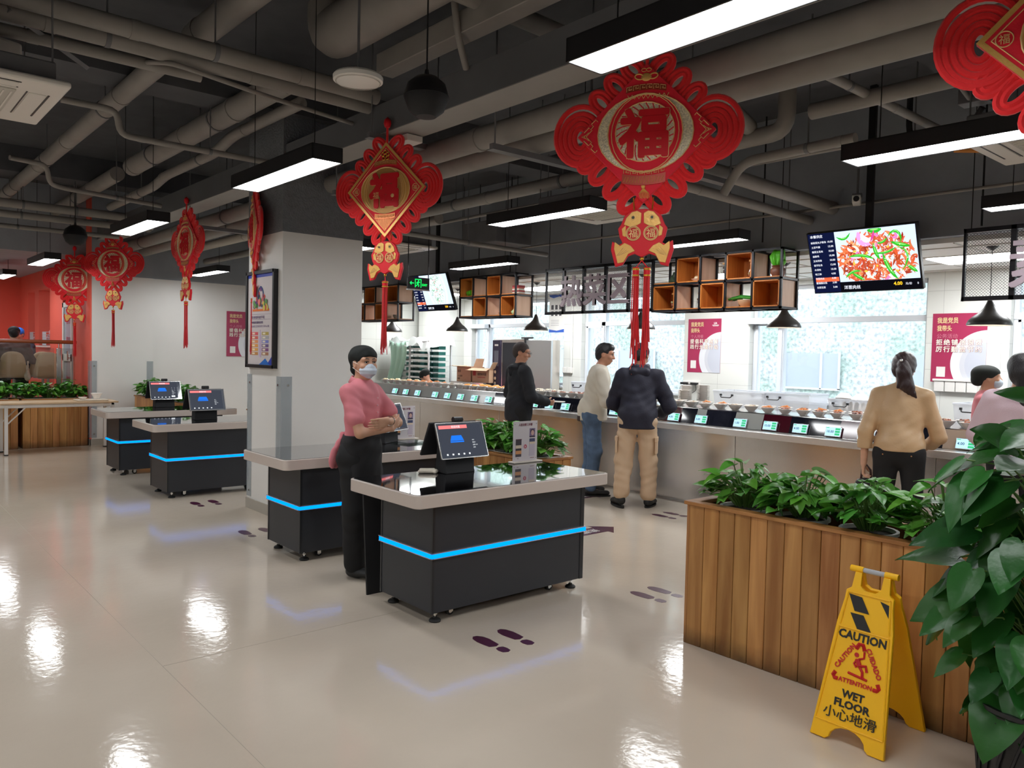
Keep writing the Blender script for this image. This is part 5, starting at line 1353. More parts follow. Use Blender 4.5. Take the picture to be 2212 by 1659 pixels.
k = MB(); k.cyl((.3, -.01, 1.84), (.6, -.03, 1.84), .015, n=8); k.build('hinge_arm', M_black, ov)
# sheet-pan rack
rk = thing('tray_rack', 'double stainless tray rack with sheet pans and a wrinkled cover on top', 'rack', (-12.5, 8.25, 0), .0)
k = MB()
for x in (-.62, 0, .62):
    for y in (0, .5): k.box(x-.015, x+.015, y-.015, y+.015, .08, 1.78)
for z in (.1, 1.76):
    for y in (0, .5): k.box(-.62, .62, y-.012, y+.012, z-.012, z+.012)
    for x in (-.62, 0, .62): k.box(x-.012, x+.012, 0, .5, z-.012, z+.012)
k.build('frame', M_alu, rk, bevel=.003)
M_teal = mat('teal_tray', lin((60, 150, 140)), .35)
for i in range(13):
    z = .35+i*.105
    for j, x in enumerate((-.31, .31)):
        k = MB(); k.box(x-.29, x+.29, .0, .5, z, z+.006); k.box(x-.29, x+.29, -.004, .004, z, z+.028); tr_ = k.build('sheet_pan', M_alu, rk, smooth=0)
        k = MB(); k.box(x-.27, x-.02, .3, .46, z+.008, z+.07); k.box(x+.02, x+.2, .3, .46, z+.008, z+.07); k.build('pan_contents', M_teal, tr_, smooth=0)
for x in (-.58, .58):
    for y in (0.02, .48):
        k = MB(); k.cyl((x-.015, y, .045), (x+.015, y, .045), .045, n=16); k.build('caster', M_rubber, rk)
k = MB(); nx, ny = 26, 12; vs = []; fs = []
for i in range(nx+1):
    for j in range(ny+1):
        x = -.68+1.36*i/nx; y = -.06+.62*j/ny
        z = 1.80+.05*math.sin(x*9)*math.cos(y*8)+.02*math.sin(x*25+y*9)
        if j == 0: z -= .13+.04*math.sin(x*14)
        if i in (0, nx): z -= .12
        vs.append((x, y, z))
for i in range(nx):
    for j in range(ny): a = i*(ny+1)+j; fs.append((a, a+1, a+ny+2, a+ny+1))
k.add(vs, fs); k.build('crumpled_cover', mat('pale_plastic_sheet', lin((214, 220, 220)), .35, bump=.4, bump_scale=12), rk, smooth=60)
# green cloth
k = MB(); vs = []; fs = []; nx, nz = 20, 14
for i in range(nx+1):
    for j in range(nz+1):
        u = i/nx; v = j/nz; x = -.3+.6*u*(1-.35*v*v)+.05*math.sin(v*6); y = .035*math.sin(u*22+v*3)*(.4+v); vs.append((x, y, 1.78-1.08*v-.05*math.sin(u*3)))
for i in range(nx):
    for j in range(nz): a = i*(nz+1)+j; fs.append((a, a+1, a+nz+2, a+nz+1))
k.add(vs, fs); o = k.build('hanging_cloth', mat('mint_cloth', lin((176, 212, 196)), .8), None, smooth=60, loc=(-12.85, 8.195, 0)); sol = o.modifiers.new('s', 'SOLIDIFY'); sol.thickness = .004; tag(o, 'pale mint green cloth draped over the left side of the tray rack', 'cloth')
# carton boxes on a steel table
M_card = mat('cardboard', lin((206, 168, 138)), .8, noise_amt=.05, noise_scale=10)
tb = thing('steel_table', 'steel table carrying the two cardboard cartons', 'table', (-11.0, 8.6, 0))
k = MB(); k.box(-.6, .34, -.05, .5, 1.0, 1.05); k.build('top', M_steel, tb, bevel=.003)
for x in (-.56, .30):
    for y in (-.02, .46): k = MB(); k.box(x-.02, x+.02, y-.02, y+.02, 0, 1.0); k.build('leg', M_steel, tb)
k = MB(); k.box(-.58, .32, -.03, .48, .85, .87); k.build('lower_shelf', M_steel, tb, smooth=0)
def carton(label, x, w_, h, txt, flaps):
    t = thing('cardboard_carton', label, 'box', (x, 8.62, 1.05))
    k = MB(); k.box(-w_/2, w_/2, 0, .004, 0, h); k.box(-w_/2, w_/2, .3, .304, 0, h); k.box(-w_/2, -w_/2+.004, 0, .3, 0, h); k.box(w_/2-.004, w_/2, 0, .3, 0, h); k.box(-w_/2, w_/2, 0, .3, 0, .004); k.build('carton_body', M_card, t, smooth=0)
    k = MB()
    for f in flaps: k.add(f, [(0, 1, 2, 3)]); o_ = None
    o_ = k.build('open_flap', M_card, t, smooth=0, fixn=False); so = o_.modifiers.new('s', 'SOLIDIFY'); so.thickness = .004
    k = MB()
    for (s_, px_, pz, sz) in txt: put_text(k, s_, (px_, -.002, pz), (1, 0, 0), (0, 0, 1), sz, .02)
    k.build('printed_text', mat('carton_ink', lin((70, 48, 40)), .7), t, smooth=0)
    return t
c1 = carton('brown cardboard carton with folded flaps, left of the pair beside the window', -11.30, .42, .27, [('易碎', -.18, .17, .05), ('小心轻放', -.18, .09, .035), ('鲜蛋', -.18, .04, .035)],
       [[(-.22, 0, .27), (.22, 0, .27), (.22, -.16, .28), (-.22, -.16, .28)], [(-.22, 0, .27), (-.22, .3, .27), (-.36, .3, .285), (-.36, 0, .285)]])
c2 = carton('brown cardboard carton with upright open flaps and red mark, right of the pair', -10.82, .46, .25, [('硒养鲜鸡蛋', -.08, .13, .05)],
       [[(-.26, 0, .25), (.26, 0, .25), (.30, -.12, .21), (-.30, -.12, .21)], [(-.24, .02, .25), (.02, .02, .25), (.06, .03, .42), (-.16, .03, .42)], [(.26, 0, .25), (.26, .3, .25), (.34, .3, .36), (.34, 0, .36)]])
k = MB(); k.box(-.21, -.13, -.003, -.001, .12, .2); k.box(-.08, .14, -.003, -.001, .09, .1); k.build('red_mark', mat('carton_red', lin((180, 60, 60)), .7), c2, smooth=0)
# crate of packets under cartons
k = MB()
for i in range(7): k.box(-.55+i*.12, -.47+i*.12, 0, .2, 0, .13)
o = k.build('packet_row', mat('mixed_packets', lin((150, 146, 142)), .4, noise_amt=.6, noise_scale=30), None, bevel=.004, loc=(-10.98, 8.58, .87)); tag(o, 'row of small packets on the shelf under the cardboard cartons', 'packets', None, 'stuff')
# wall fittings
def wallbox(name, label, cat, x, z, w_, h, n_=1):
    t = thing(name, label, cat, (x, YW, z))
    for i in range(n_):
        k = MB(); a = -w_/2+i*w_/n_; k.box(a+.004, a+w_/n_-.004, -.045, 0, 0, h); k.build('switch_box', M_plastic, t, bevel=.006)
    return t
t_ = wallbox('switch_row', 'row of four white switch boxes below the right wall poster', 'switch', -3.43, 1.25, .46, .12, 4)
k = MB(); k.box(-.24, .24, -.055, 0, .12, .145); k.build('cover_strip', M_plastic, t_, bevel=.004)
t_ = wallbox('power_strip', 'white socket strip with black chargers above the plate stacks', 'socket', -7.03, 1.18, .3, .05, 1)
for x in (-.1, .08): k = MB(); k.box(x-.06, x+.06, -.085, -.045, -.005, .03); k.build('black_charger', M_black, t_, bevel=.004)
k = MB(); k.tube(path([(-.1, -.07, -.005), (-.15, -.07, -.1), (-.02, -.05, -.16), (.12, -.06, -.08), (.1, -.07, 0)], .06), .004, n=6); k.build('charger_cable', M_black, t_)
t_ = wallbox('switch_box_pair', 'white double socket box right of the oven door with conduit', 'socket', -9.62, 1.26, .22, .1, 2)
k = MB(); k.tube([(.09, -.02, .1), (.09, -.02, 1.3)], .012, n=8); k.build('conduit', M_plastic, t_)
# ================================================================ posters
M_crim = mat('poster_crimson', lin((166, 48, 86)), .35)
M_gold = mat('poster_gold_text', lin((240, 214, 160)), .5)
M_cream = mat('poster_cream_text', lin((244, 236, 222)), .5)
M_plate = mat('poster_plate_grey', lin((206, 208, 216)), .4)
M_plate2 = mat('poster_plate_light', lin((226, 228, 234)), .4)
def party_poster(label, origin, ux, rows, w_=.57, h=.78):
    t = thing('wall_poster', label, 'poster', origin, math.atan2(ux[1], ux[0]))
    k = MB(); k.box(0, w_, -.004, 0, 0, h); k.build('sheet', M_crim, t, smooth=0)
    def part_disc(cx, cz, R_, y, m, nm):
        pts = []
        for i in range(65):
            a = 2*PI*i/64; x = cx+R_*math.cos(a); z = cz+R_*math.sin(a); pts.append((min(max(x, 0), w_), min(max(z, 0), h)))
        k = MB(); k.add([(x, y, z) for x, z in pts[:-1]], [tuple(range(64))]); return k.build(nm, m, t, smooth=0, fixn=True)
    part_disc(w_*1.02, h*.27, w_*.66, -.0048, M_plate2, 'plate_rim'); part_disc(w_*1.05, h*.26, w_*.52, -.0054, M_plate, 'plate_centre'); part_disc(w_*1.06, h*.26, w_*.44, -.0058, mat('poster_plate_mid', lin((196, 200, 212)), .4), 'plate_well')
    k = MB(); put_text(k, rows[0], (.05, -.007, h*.865), (1, 0, 0), (0, 0, 1), .07, .025, width=.22); put_text(k, rows[1], (.05, -.007, h*.75), (1, 0, 0), (0, 0, 1), .07, .025, width=.155); k.build('gold_heading', M_gold, t, smooth=0)
    k = MB(); put_text(k, rows[2], (.05, -.007, h*.645), (1, 0, 0), (0, 0, 1), .055, .0, width=.22); k.build('outline_line', mat('poster_pink_text', lin((214, 130, 150)), .5), t, smooth=0)
    for j in (3, 4):
        for nm, m_, yy_, b_ in (('text_outline', mat('poster_text_edge', lin((150, 44, 80)), .5), -.0065, .0032), ('cream_text', M_cream, -.009, 0)):
            k = MB()
            for i, c in enumerate(rows[j]):
                for dx, dz in (((b_, b_), (-b_, b_), (b_, -b_), (-b_, -b_)) if b_ else ((0, 0),)): put_text(k, c, (.045+i*.082+dx, yy_, h*(.545 if j == 3 else .445)+dz), (1, 0, 0), (0, 0, 1), .072, .04 if not b_ else 0)
            k.build(nm, m_, t, smooth=0)
    k = MB(); k.box(.06, .155, -.0065, -.004, h*.075, h*.075+.115); k.build('blank_code_patch', M_plastic, t, smooth=0)
    k = MB(); k.box(w_-.15, w_-.04, -.0065, -.004, h*.875, h*.885); k.box(w_-.14, w_-.05, -.0065, -.004, h*.862, h*.868); put_text(k, 'LIA', (w_-.125, -.0065, h*.9), (1, 0, 0), (0, 0, 1), .04, .03); k.build('corner_logo', M_plastic, t, smooth=0)
    return t
R1 = ['我是党员', '我带头', '个人用餐', '提倡科学点餐', '践行光盘行动']
R2 = ['我是党员', '我带头', '公务活动', '拒绝铺张浪费', '厉行勤俭节约']
party_poster('crimson and white plate poster on the tile pier above the plate stacks', (-7.13, YW, 1.36), (1, 0), R1)
party_poster('crimson and white plate poster on the tile pier beyond the woman in the tan jacket', (-3.71, YW, 1.36), (1, 0), R2)
party_poster('crimson poster on the far white wall beside the framed poster', (XW-.036, 5.16, 1.42), (0, 1), R1)
nt_ = thing('notice_sheet', 'white notice with blue wave borders on the pier behind the hot dishes sign', 'notice', (-10.13, YW, 1.96))
k = MB(); k.box(0, .38, -.003, 0, 0, .68); k.build('sheet', M_plastic, nt_, smooth=0)
M_nblue = mat('notice_blue', lin((40, 90, 190)), .4)
k = MB(); k.prism([(0, .68), (.38, .68), (.38, .6), (.25, .625), (.1, .6), (0, .63)], -.004, -.003, 'xz'); k.prism([(0, 0), (.38, 0), (.38, .06), (.2, .03), (0, .055)], -.004, -.003, 'xz'); k.build('blue_wave', M_nblue, nt_, smooth=0)
k = MB()
for r_ in range(2):
    for c_ in range(3): k.box(.05+c_*.1, .11+c_*.1, -.004, -.003, .40-r_*.11, .48-r_*.11)
k.build('small_photo', mat('notice_photos', lin((60, 56, 62)), .5), nt_, smooth=0)
k = MB()
for r_ in range(4): k.box(.05, .25, -.004, -.003, .12+r_*.03, .125+r_*.03)
k.build('text_line', mat('notice_lines', lin((120, 120, 130)), .5), nt_, smooth=0)
# framed poster on the pillar
fp = thing('framed_poster', 'tall black-framed food poster on the left face of the white pillar', 'framed poster', (-7.53, PY0, 1.39))
FW, FH = .64, .915
k = MB(); k.box(0, .03, -.045, 0, 0, FH); k.box(FW-.03, FW, -.045, 0, 0, FH); k.box(0, FW, -.045, 0, 0, .03); k.box(0, FW, -.045, 0, FH-.03, FH); k.build('frame', M_black, fp, bevel=.002)
k = MB(); k.box(.02, FW-.02, -.03, -.005, .02, FH-.02); k.build('print', mat('print_paper', lin((214, 206, 206)), .25), fp, smooth=0)
M_pb = mat('print_blue', lin((36, 60, 170)), .4); M_pb2 = mat('print_azure', lin((20, 110, 200)), .4)
k = MB(); k.box(.03, FW-.03, -.0315, -.03, FH-.06, FH-.03); k.prism([(FW-.03, .03), (FW-.03, .13), (FW-.17, .03)], -.0315, -.03, 'xz'); k.build('blue_band', M_pb, fp, smooth=0)
k = MB(); k.prism([(.3, .03), (.44, .09), (.54, .03)], -.0325, -.0315, 'xz'); k.build('azure_peak', M_pb2, fp, smooth=0)
rnd = random.Random(9); k = MB()
for i in range(34):
    c = rnd.choice(((196, 70, 60), (110, 60, 130), (90, 150, 80), (230, 150, 90), (220, 200, 90), (60, 60, 80), (230, 120, 110))); k.cur = lin(c)
    x = rnd.uniform(.18, .48); z = rnd.uniform(.56, .56+.2*(1-abs(x-.33)/.2)); k.disc((x, -.0318-.0002*i, z), rnd.uniform(.012, .03), 10, (0, -1, 0))
k.cur = lin((226, 120, 50)); k.box(.14, .52, -.0325, -.0315, .535, .556)
k.build('food_illustration', mat('print_colours', (1, 1, 1), .4, vcol=True), fp, smooth=0, fixn=False)
k = MB(); k.tube(path([(.27, -.033, .62), (.27, -.033, .72), (.33, -.033, .78), (.39, -.033, .72), (.39, -.033, .62)], .06), .006, n=4); k.build('arch_outline', mat('print_steel_blue', lin((70, 100, 150)), .4), fp, smooth=0)
k = MB(); 
for z in (.505, .455): k.box(.08, FW-.08, -.0312, -.03, z, z+.002)
put_text(k, '饮食指导金字塔', (.12, -.0318, .467), (1, 0, 0), (0, 0, 1), .03, .02, width=.3); put_text(k, '中国居民膳食宝塔', (.12, -.0318, .42), (1, 0, 0), (0, 0, 1), .025, .01, width=.26); put_text(k, '盐油奶坚果蔬菜水果谷薯', (.10, -.0318, .385), (1, 0, 0), (0, 0, 1), .022, .0, width=.42)
k.build('poster_text', mat('print_plum', lin((96, 76, 120)), .5), fp, smooth=0)
k = MB()
for c_, cols in ((0, ((220, 90, 100), (214, 100, 90), (226, 150, 100), (230, 160, 80), (230, 170, 90), (200, 140, 80))), (1, ((180, 160, 80), (170, 170, 176), (120, 130, 200), (110, 90, 140), (130, 80, 130), (170, 120, 90)))):
    for r_ in range(6):
        k.cur = lin(cols[r_]); x = .12+c_*.24; z = .31-r_*.038; k.box(x, x+.15, -.0315, -.03, z, z+.028); k.cur = lin((232, 224, 200)); k.box(x+.02, x+.08, -.032, -.0315, z+.006, z+.022)
k.cur = lin((190, 170, 200)); k.prism([(.30, .1), (.34, .1), (.345, .25), (.325, .36), (.315, .36), (.295, .25)], -.0318, -.03, 'xz')
k.build('food_chart', MATS['print_colours'], fp, smooth=0, fixn=False)
# ================================================================ hanging box shelves
M_sf = mat('shelf_black_steel', (0.012, 0.011, 0.014), .35, .3)
M_sbox = wood_mat('wood_shelf_box', lin((176, 100, 40)), lin((206, 128, 58)), 'Z', 1.2, knots=False)
M_sboxo = wood_mat('wood_shelf_outside', lin((206, 164, 134)), lin((222, 184, 156)), 'Z', 1.0, knots=True)
def shelf(label, x0, cols, cw, pattern, y0=7.0, z0=2.085, ch=.288, d=.30):
    """pattern[row][col]: 1 = timber box, 0 = open steel cell with a timber base; row 0 = top"""
    t = thing('hanging_box_shelf', label, 'shelf', (x0, y0, z0))
    W = cols*cw; H = 2*ch; b = .011
    k = MB()
    for yy in (0, d):
        for c in range(cols+1): k.box(c*cw-b, c*cw+b, yy-b, yy+b, -b, H+b)
        for r in range(3): k.box(-b, W+b, yy-b, yy+b, r*ch-b, r*ch+b)
    for c in range(cols+1):
        for r in range(3): k.box(c*cw-b, c*cw+b, 0, d, r*ch-b, r*ch+b)
    k.build('steel_frame', M_sf, t, smooth=0)
    for r in range(2):
        for c in range(cols):
            zz = (1-r)*ch; xx = c*cw; g = .013
            if pattern[r][c]:
                k = MB(); k.box(xx+g, xx+cw-g, -.008, d, zz+g, zz+g+.012); k.box(xx+g, xx+cw-g, -.008, d, zz+ch-g-.012, zz+ch-g); k.box(xx+g, xx+g+.012, -.008, d, zz+g, zz+ch-g); k.box(xx+cw-g-.012, xx+cw-g, -.008, d, zz+g, zz+ch-g); k.box(xx+g, xx+cw-g, d-.008, d, zz+g, zz+ch-g)
                o = k.build('timber_box', [M_sbox, M_sboxo], t, smooth=0, fixn=False)
                q = MB(); q.box(xx+cw-g, xx+cw-g+.0015, -.008, d, zz+g, zz+ch-g); q.build('box_side', M_sboxo, o, smooth=0)
            else:
                k = MB(); k.box(xx+g, xx+cw-g, 0, d, zz+g-.001, zz+g+.010); k.build('timber_base', M_sbox, t, smooth=0)
    for x in (.03, W-.03):
        for yy in (.02, d-.02):
            k = MB(); k.cyl((x, yy, H), (x, yy, ZS-z0), .004, n=6); k.build('hanger_rod', M_black, t)
    return lambda c, r, dx=.5, dy=.12: (x0+(c+dx)*cw, y0+dy, z0+(1-r)*ch+.024)
P1 = shelf('black steel and timber box shelf hanging left of the big menu screen', -5.70, 5, .316, ((0, 1, 0, 1, 0), (1, 0, 1, 0, 1)))
P2 = shelf('black steel and timber box shelf hanging left of the hot dishes sign', -9.30, 4, .311, ((1, 0, 1, 0), (0, 1, 0, 1)))
P3 = shelf('black steel and timber box shelf hanging behind the gold knot tassel', -12.4, 4, .355, ((0, 1, 0, 1), (1, 0, 1, 0)))
M_jar = glass_mat('jar_glass', (.9, .92, .92)); M_cork = mat('jar_lid_wood', lin((214, 160, 100)), .5)
def jar(label, pos, r, h, fill, fillh, square=False):
    t = thing('glass_jar', label, 'jar', pos)
    k = MB()
    if square: k.box(-r, r, -r, r, 0, h); k.build('glass_body', M_jar, t, bevel=.01)
    else: k.lathe([(0, 0), (r, 0), (r*1.02, .01), (r*.95, h*.5), (r*.62, h*.8), (r*.6, h*.95), (r*.66, h)], n=20); k.build('glass_body', M_jar, t)
    k = MB(); rr = random.Random(3)
    for i in range(30):
        a = rr.uniform(0, 6.28); q = r*.72*math.sqrt(rr.random()); k.cur = tuple(v*rr.uniform(.5, 1.5) for v in lin(fill)); k.ball((q*math.cos(a), q*math.sin(a), rr.uniform(.012, fillh)), r*.22, 7, 5)
    k.build('contents', M_food, t)
    k = MB(); k.cyl((0, 0, h), (0, 0, h+.02), r*.72 if not square else r*.9, n=20); k.build('lid', M_cork, t, bevel=.002)
jar('glass jar of dark dried mushrooms with square shape, upper middle of the right box shelf', P1(2, 0, .80), .055, .16, (70, 44, 40), .13, True)
jar('clear glass jar with wooden lid in the upper timber box of the right shelf', P1(3, 0, .72), .042, .17, (200, 150, 110), .05)
jar('glass jar half full of pale grain in the lower left box of the right shelf', P1(0, 1, .68), .05, .16, (206, 180, 150), .08)
jar('round-shouldered glass jar of dark dried food in the lower row of the right shelf', P1(1, 1, .82), .06, .15, (84, 56, 48), .10)
jar('clear glass jar with wooden lid in the lower right box of the right shelf', P1(4, 1, .80), .042, .17, (190, 160, 130), .03)
jar('tall clear jar in the timber box of the left shelf bottom row', P2(1, 1, .85), .035, .17, (190, 170, 150), .04)
jar('clear decanter in the upper timber box of the left shelf', P2(2, 0, .85), .035, .16, (210, 190, 160), .02)
jar('glass jar in the shelf behind the gold knot tassel', P3(2, 0, .4), .04, .17, (190, 170, 160), .05)
t = thing('cabbage_pot', 'green cabbage in a brown clay pot at the top right of the right shelf', 'plant', P1(4, 0, .66))
k = MB(); k.lathe([(0, 0), (.055, 0), (.075, .04), (.07, .075), (.052, .095), (.068, .108), (.06, .108), (.045, .09), (0, .08)], n=24); k.build('clay_pot', mat('brown_clay', lin((122, 74, 54)), .5, noise_amt=.3, noise_scale=20), t)
k = SDF(.005, .01); k.ell((0, 0, .17), (.075, .06, .085)); k.ell((.03, -.02, .21), (.05, .04, .06)); k.ell((-.03, -.02, .20), (.045, .04, .06)); k.cone((0, 0, .08), (0, 0, .15), .03, .05)
k.folds = lambda X, Y, Z: .006*np.sin(40*np.arctan2(X, Z-.06)*.35)+.004*np.sin(60*X)*np.sin(50*Z)
k.build('cabbage_leaves', mat('cabbage_green', lin((96, 200, 40)), .4, noise_amt=.25, noise_scale=20), t)
t = thing('rice_dumpling', 'dark green leaf-wrapped rice dumpling at the top left of the right box shelf', 'food', P1(0, 0, .6))
k = SDF(.005, .012); k.cone((0, 0, .03), (.005, 0, .115), .05, .012); k.cone((-.04, 0, .02), (.04, 0, .02), .025); k.folds = lambda X, Y, Z: .003*np.sin(90*(X+Z)); k.build('leaf_wrap', mat('dark_leaf_wrap', lin((58, 74, 52)), .5, noise_amt=.4, noise_scale=30), t)
def dish(name, label, pos, col, items, s_=1.0, cat='dish'):
    t = thing(name, label, cat, pos)
    k = MB(); k.lathe([(0, 0), (.035, 0), (.075*s_, .028), (.08*s_, .032), (.035, .008), (0, .006)], n=24); k.build('dish', M_bowl, t)
    k = MB()
    for (x, y, z, r_, sc) in items: k.cur = lin(col); k.ball((x, y, z), r_, 12, 8, sc)
    k.build('food', M_food, t)
dish('egg_plate', 'white plate with pale eggs in the upper left timber box of the right shelf', P1(1, 0, .65), (226, 206, 170), [(-.02, 0, .04, .028, (1.2, 1, 1)), (.03, .01, .04, .026, (1.2, 1, 1))])
dish('cheese_plate', 'white plate with a pale yellow wedge on the left shelf bottom row', P2(2, 1, .75), (230, 208, 140), [(0, 0, .035, .04, (1, 1, .8))])
k = MB(); k.lathe([(0, 0), (.03, 0), (.05, .02), (.045, .045), (.03, .06), (.045, .08), (.04, .08), (.02, .06), (0, .05)], n=20); o = k.build('purple_vase', mat('purple_glaze', lin((60, 40, 70)), .25), None, loc=P2(0, 1, .78)); o.scale = (1, 1, 1.6); tag(o, 'dark purple little vase in the lower left open cell of the left box shelf', 'vase')
t = thing('lettuce_bunch', 'green and white leafy cabbage bunch in the lower right timber box of the left shelf', 'vegetable', P2(3, 1, .55))
k = SDF(.006, .012); k.ell((0, 0, .04), (.07, .04, .04)); k.ell((.01, 0, .08), (.035, .03, .05)); k.folds = lambda X, Y, Z: .007*np.sin(80*X+30*Z)*np.cos(60*Z); k.build('leaves', mat('pale_cabbage', lin((170, 196, 150)), .5, noise_amt=.5, noise_scale=30), t)
t = thing('green_vegetable', 'bright green vegetables in the upper left timber box of the left shelf', 'vegetable', P2(0, 0, .5))
k = SDF(.006, .012); k.cone((-.09, 0, .05), (.09, 0, .05), .045); k.folds = lambda X, Y, Z: .005*np.sin(90*X)*np.cos(50*Z); k.build('leaves', MATS['cabbage_green'], t)
t = thing('mango', 'green and yellow gourd standing in the second upper cell of the left shelf', 'fruit', P2(1, 0, .85))
k = SDF(.006, .015); k.cone((0, 0, .04), (0, 0, .15), .03, .045); k.build('gourd', mat('gourd_yellow_green', lin((150, 170, 70)), .5, noise_amt=.3, noise_scale=8), t)
for i, (c, lb) in enumerate((((226, 216, 200), 'lowest'), ((160, 60, 60), 'second from below'), ((228, 220, 206), 'third from below'), ((196, 90, 80), 'fourth from below'), ((150, 40, 50), 'topmost'))):
    p = P2(3, 0, .72); k = MB(); k.box(-.07, .07, -.05, .06, 0, .021); o = k.build('book', mat('book_cover_%d' % i, lin(c), .6), None, bevel=.002, loc=(p[0], p[1], p[2]+i*.0225)); tag(o, '%s book of the small pile on the left box shelf' % lb, 'book', 'books on the left box shelf')
t = thing('scallion_bowl', 'wooden bowl of long green leaves in the fourth lower cell of the right shelf', 'bowl', P1(3, 1, .55))
k = MB(); k.lathe([(0, 0), (.05, 0), (.08, .04), (.088, .07), (.083, .07), (.06, .03), (0, .02)], n=24); k.build('wooden_bowl', mat('bamboo_bowl', lin((206, 172, 136)), .5), t)
k = MB(); rr = random.Random(4)
for i in range(22):
    a = rr.uniform(-.05, .05); z = .075+rr.uniform(0, .03); k.cur = lin(rr.choice(((50, 130, 40), (30, 96, 40), (80, 160, 60)))); k.tube([(-.16-rr.uniform(0, .05), a, z-.005), (-.05, a*.7, z+.015), (.08, a+.02, z)], .0045, n=5)
k.build('green_leaves', M_food, t)
k = MB(); k.lathe([(0, 0), (.02, 0), (.03, .03), (.035, .12), (.02, .14), (0, .14)], n=18); o = k.build('orange_gourd', mat('orange_glaze', lin((232, 130, 30)), .4), None, loc=P3(1, 1, .7)); tag(o, 'orange gourd in a lower cell of the shelf behind the gold knot tassel', 'vegetable')
k = MB(); k.lathe([(0, 0), (.03, 0), (.05, .05), (.05, .07), (.045, .07), (0, .03)], n=18); o = k.build('grey_bowl', mat('grey_glaze', lin((150, 140, 130)), .4), None, loc=P3(3, 1, .3)); tag(o, 'small grey bowl in the lower right cell of the shelf behind the gold knot tassel', 'bowl')
# ================================================================ mesh signs
M_letter = mat('sign_letter_lilac', lin((178, 162, 172)), .45)
def mesh_sign(label, x0, widths, chars, y0=7.0, z0=2.085, H=.585):
    t = thing('mesh_sign', label, 'sign', (x0, y0, z0))
    W = sum(widths); b = .016
    k = MB(); k.box(0, W, -b, b, 0, .035); k.box(0, W, -b, b, H-.035, H)
    xx = [0]
    for w_ in widths: xx.append(xx[-1]+w_)
    for x in xx: k.box(x-.02 if x else 0, min(x+.02, W), -b, b, 0, H)
    k.build('frame', M_sf, t, bevel=.002)
    for a, c in zip(xx[:-1], xx[1:]):
        k = MB(); dx, dz = .024, .0115; n = int((c-a)/dx); m_ = int((H-.06)/dz)
        dx = (c-a)/n
        for j in range(m_):
            z = .03+j*dz
            for i in range(n):
                xa = a+i*dx; xb = xa+dx/2; s1 = 1 if j % 2 == 0 else -1
                zl, zm = (z, z+dz) if s1 > 0 else (z+dz, z)
                for (p, pz, q, qz) in ((xa, zl, xb, zm), (xb, zm, xa+dx, zl)):
                    k.add([(p, 0, pz-.0016), (q, 0, qz-.0016), (q, 0, qz+.0016), (p, 0, pz+.0016)], [(0, 1, 2, 3)])
        k.build('expanded_mesh', M_sf, t, smooth=0, fixn=False)
    for (ch, cx, s_, w_) in chars:
        k = MB(); put_text(k, ch, (cx, -.03, (H-s_*.80)/2), (1, 0, 0), (0, 0, 1), s_, .035, .03, 'LEFT', width=w_, res=3); k.build('letter', M_letter, t, smooth=0)
    for x in (.05, W-.05): k = MB(); k.cyl((x, 0, H), (x, 0, ZS-z0), .004, n=6); k.build('hanger_rod', M_black, t)
mesh_sign('black framed mesh sign with three lilac characters above the food counter', -7.46, (.33, .35, .36, .36, .36), (('热', .30, .40, .36), ('菜', .70, .40, .35), ('区', 1.08, .40, .31)))
mesh_sign('black framed mesh sign cropped by the right edge of the photo', -2.49, (.36, .36, .36, .36, .36), (('素', .33, .42, .38), ('菜', .76, .40, .35), ('区', 1.16, .40, .31)))
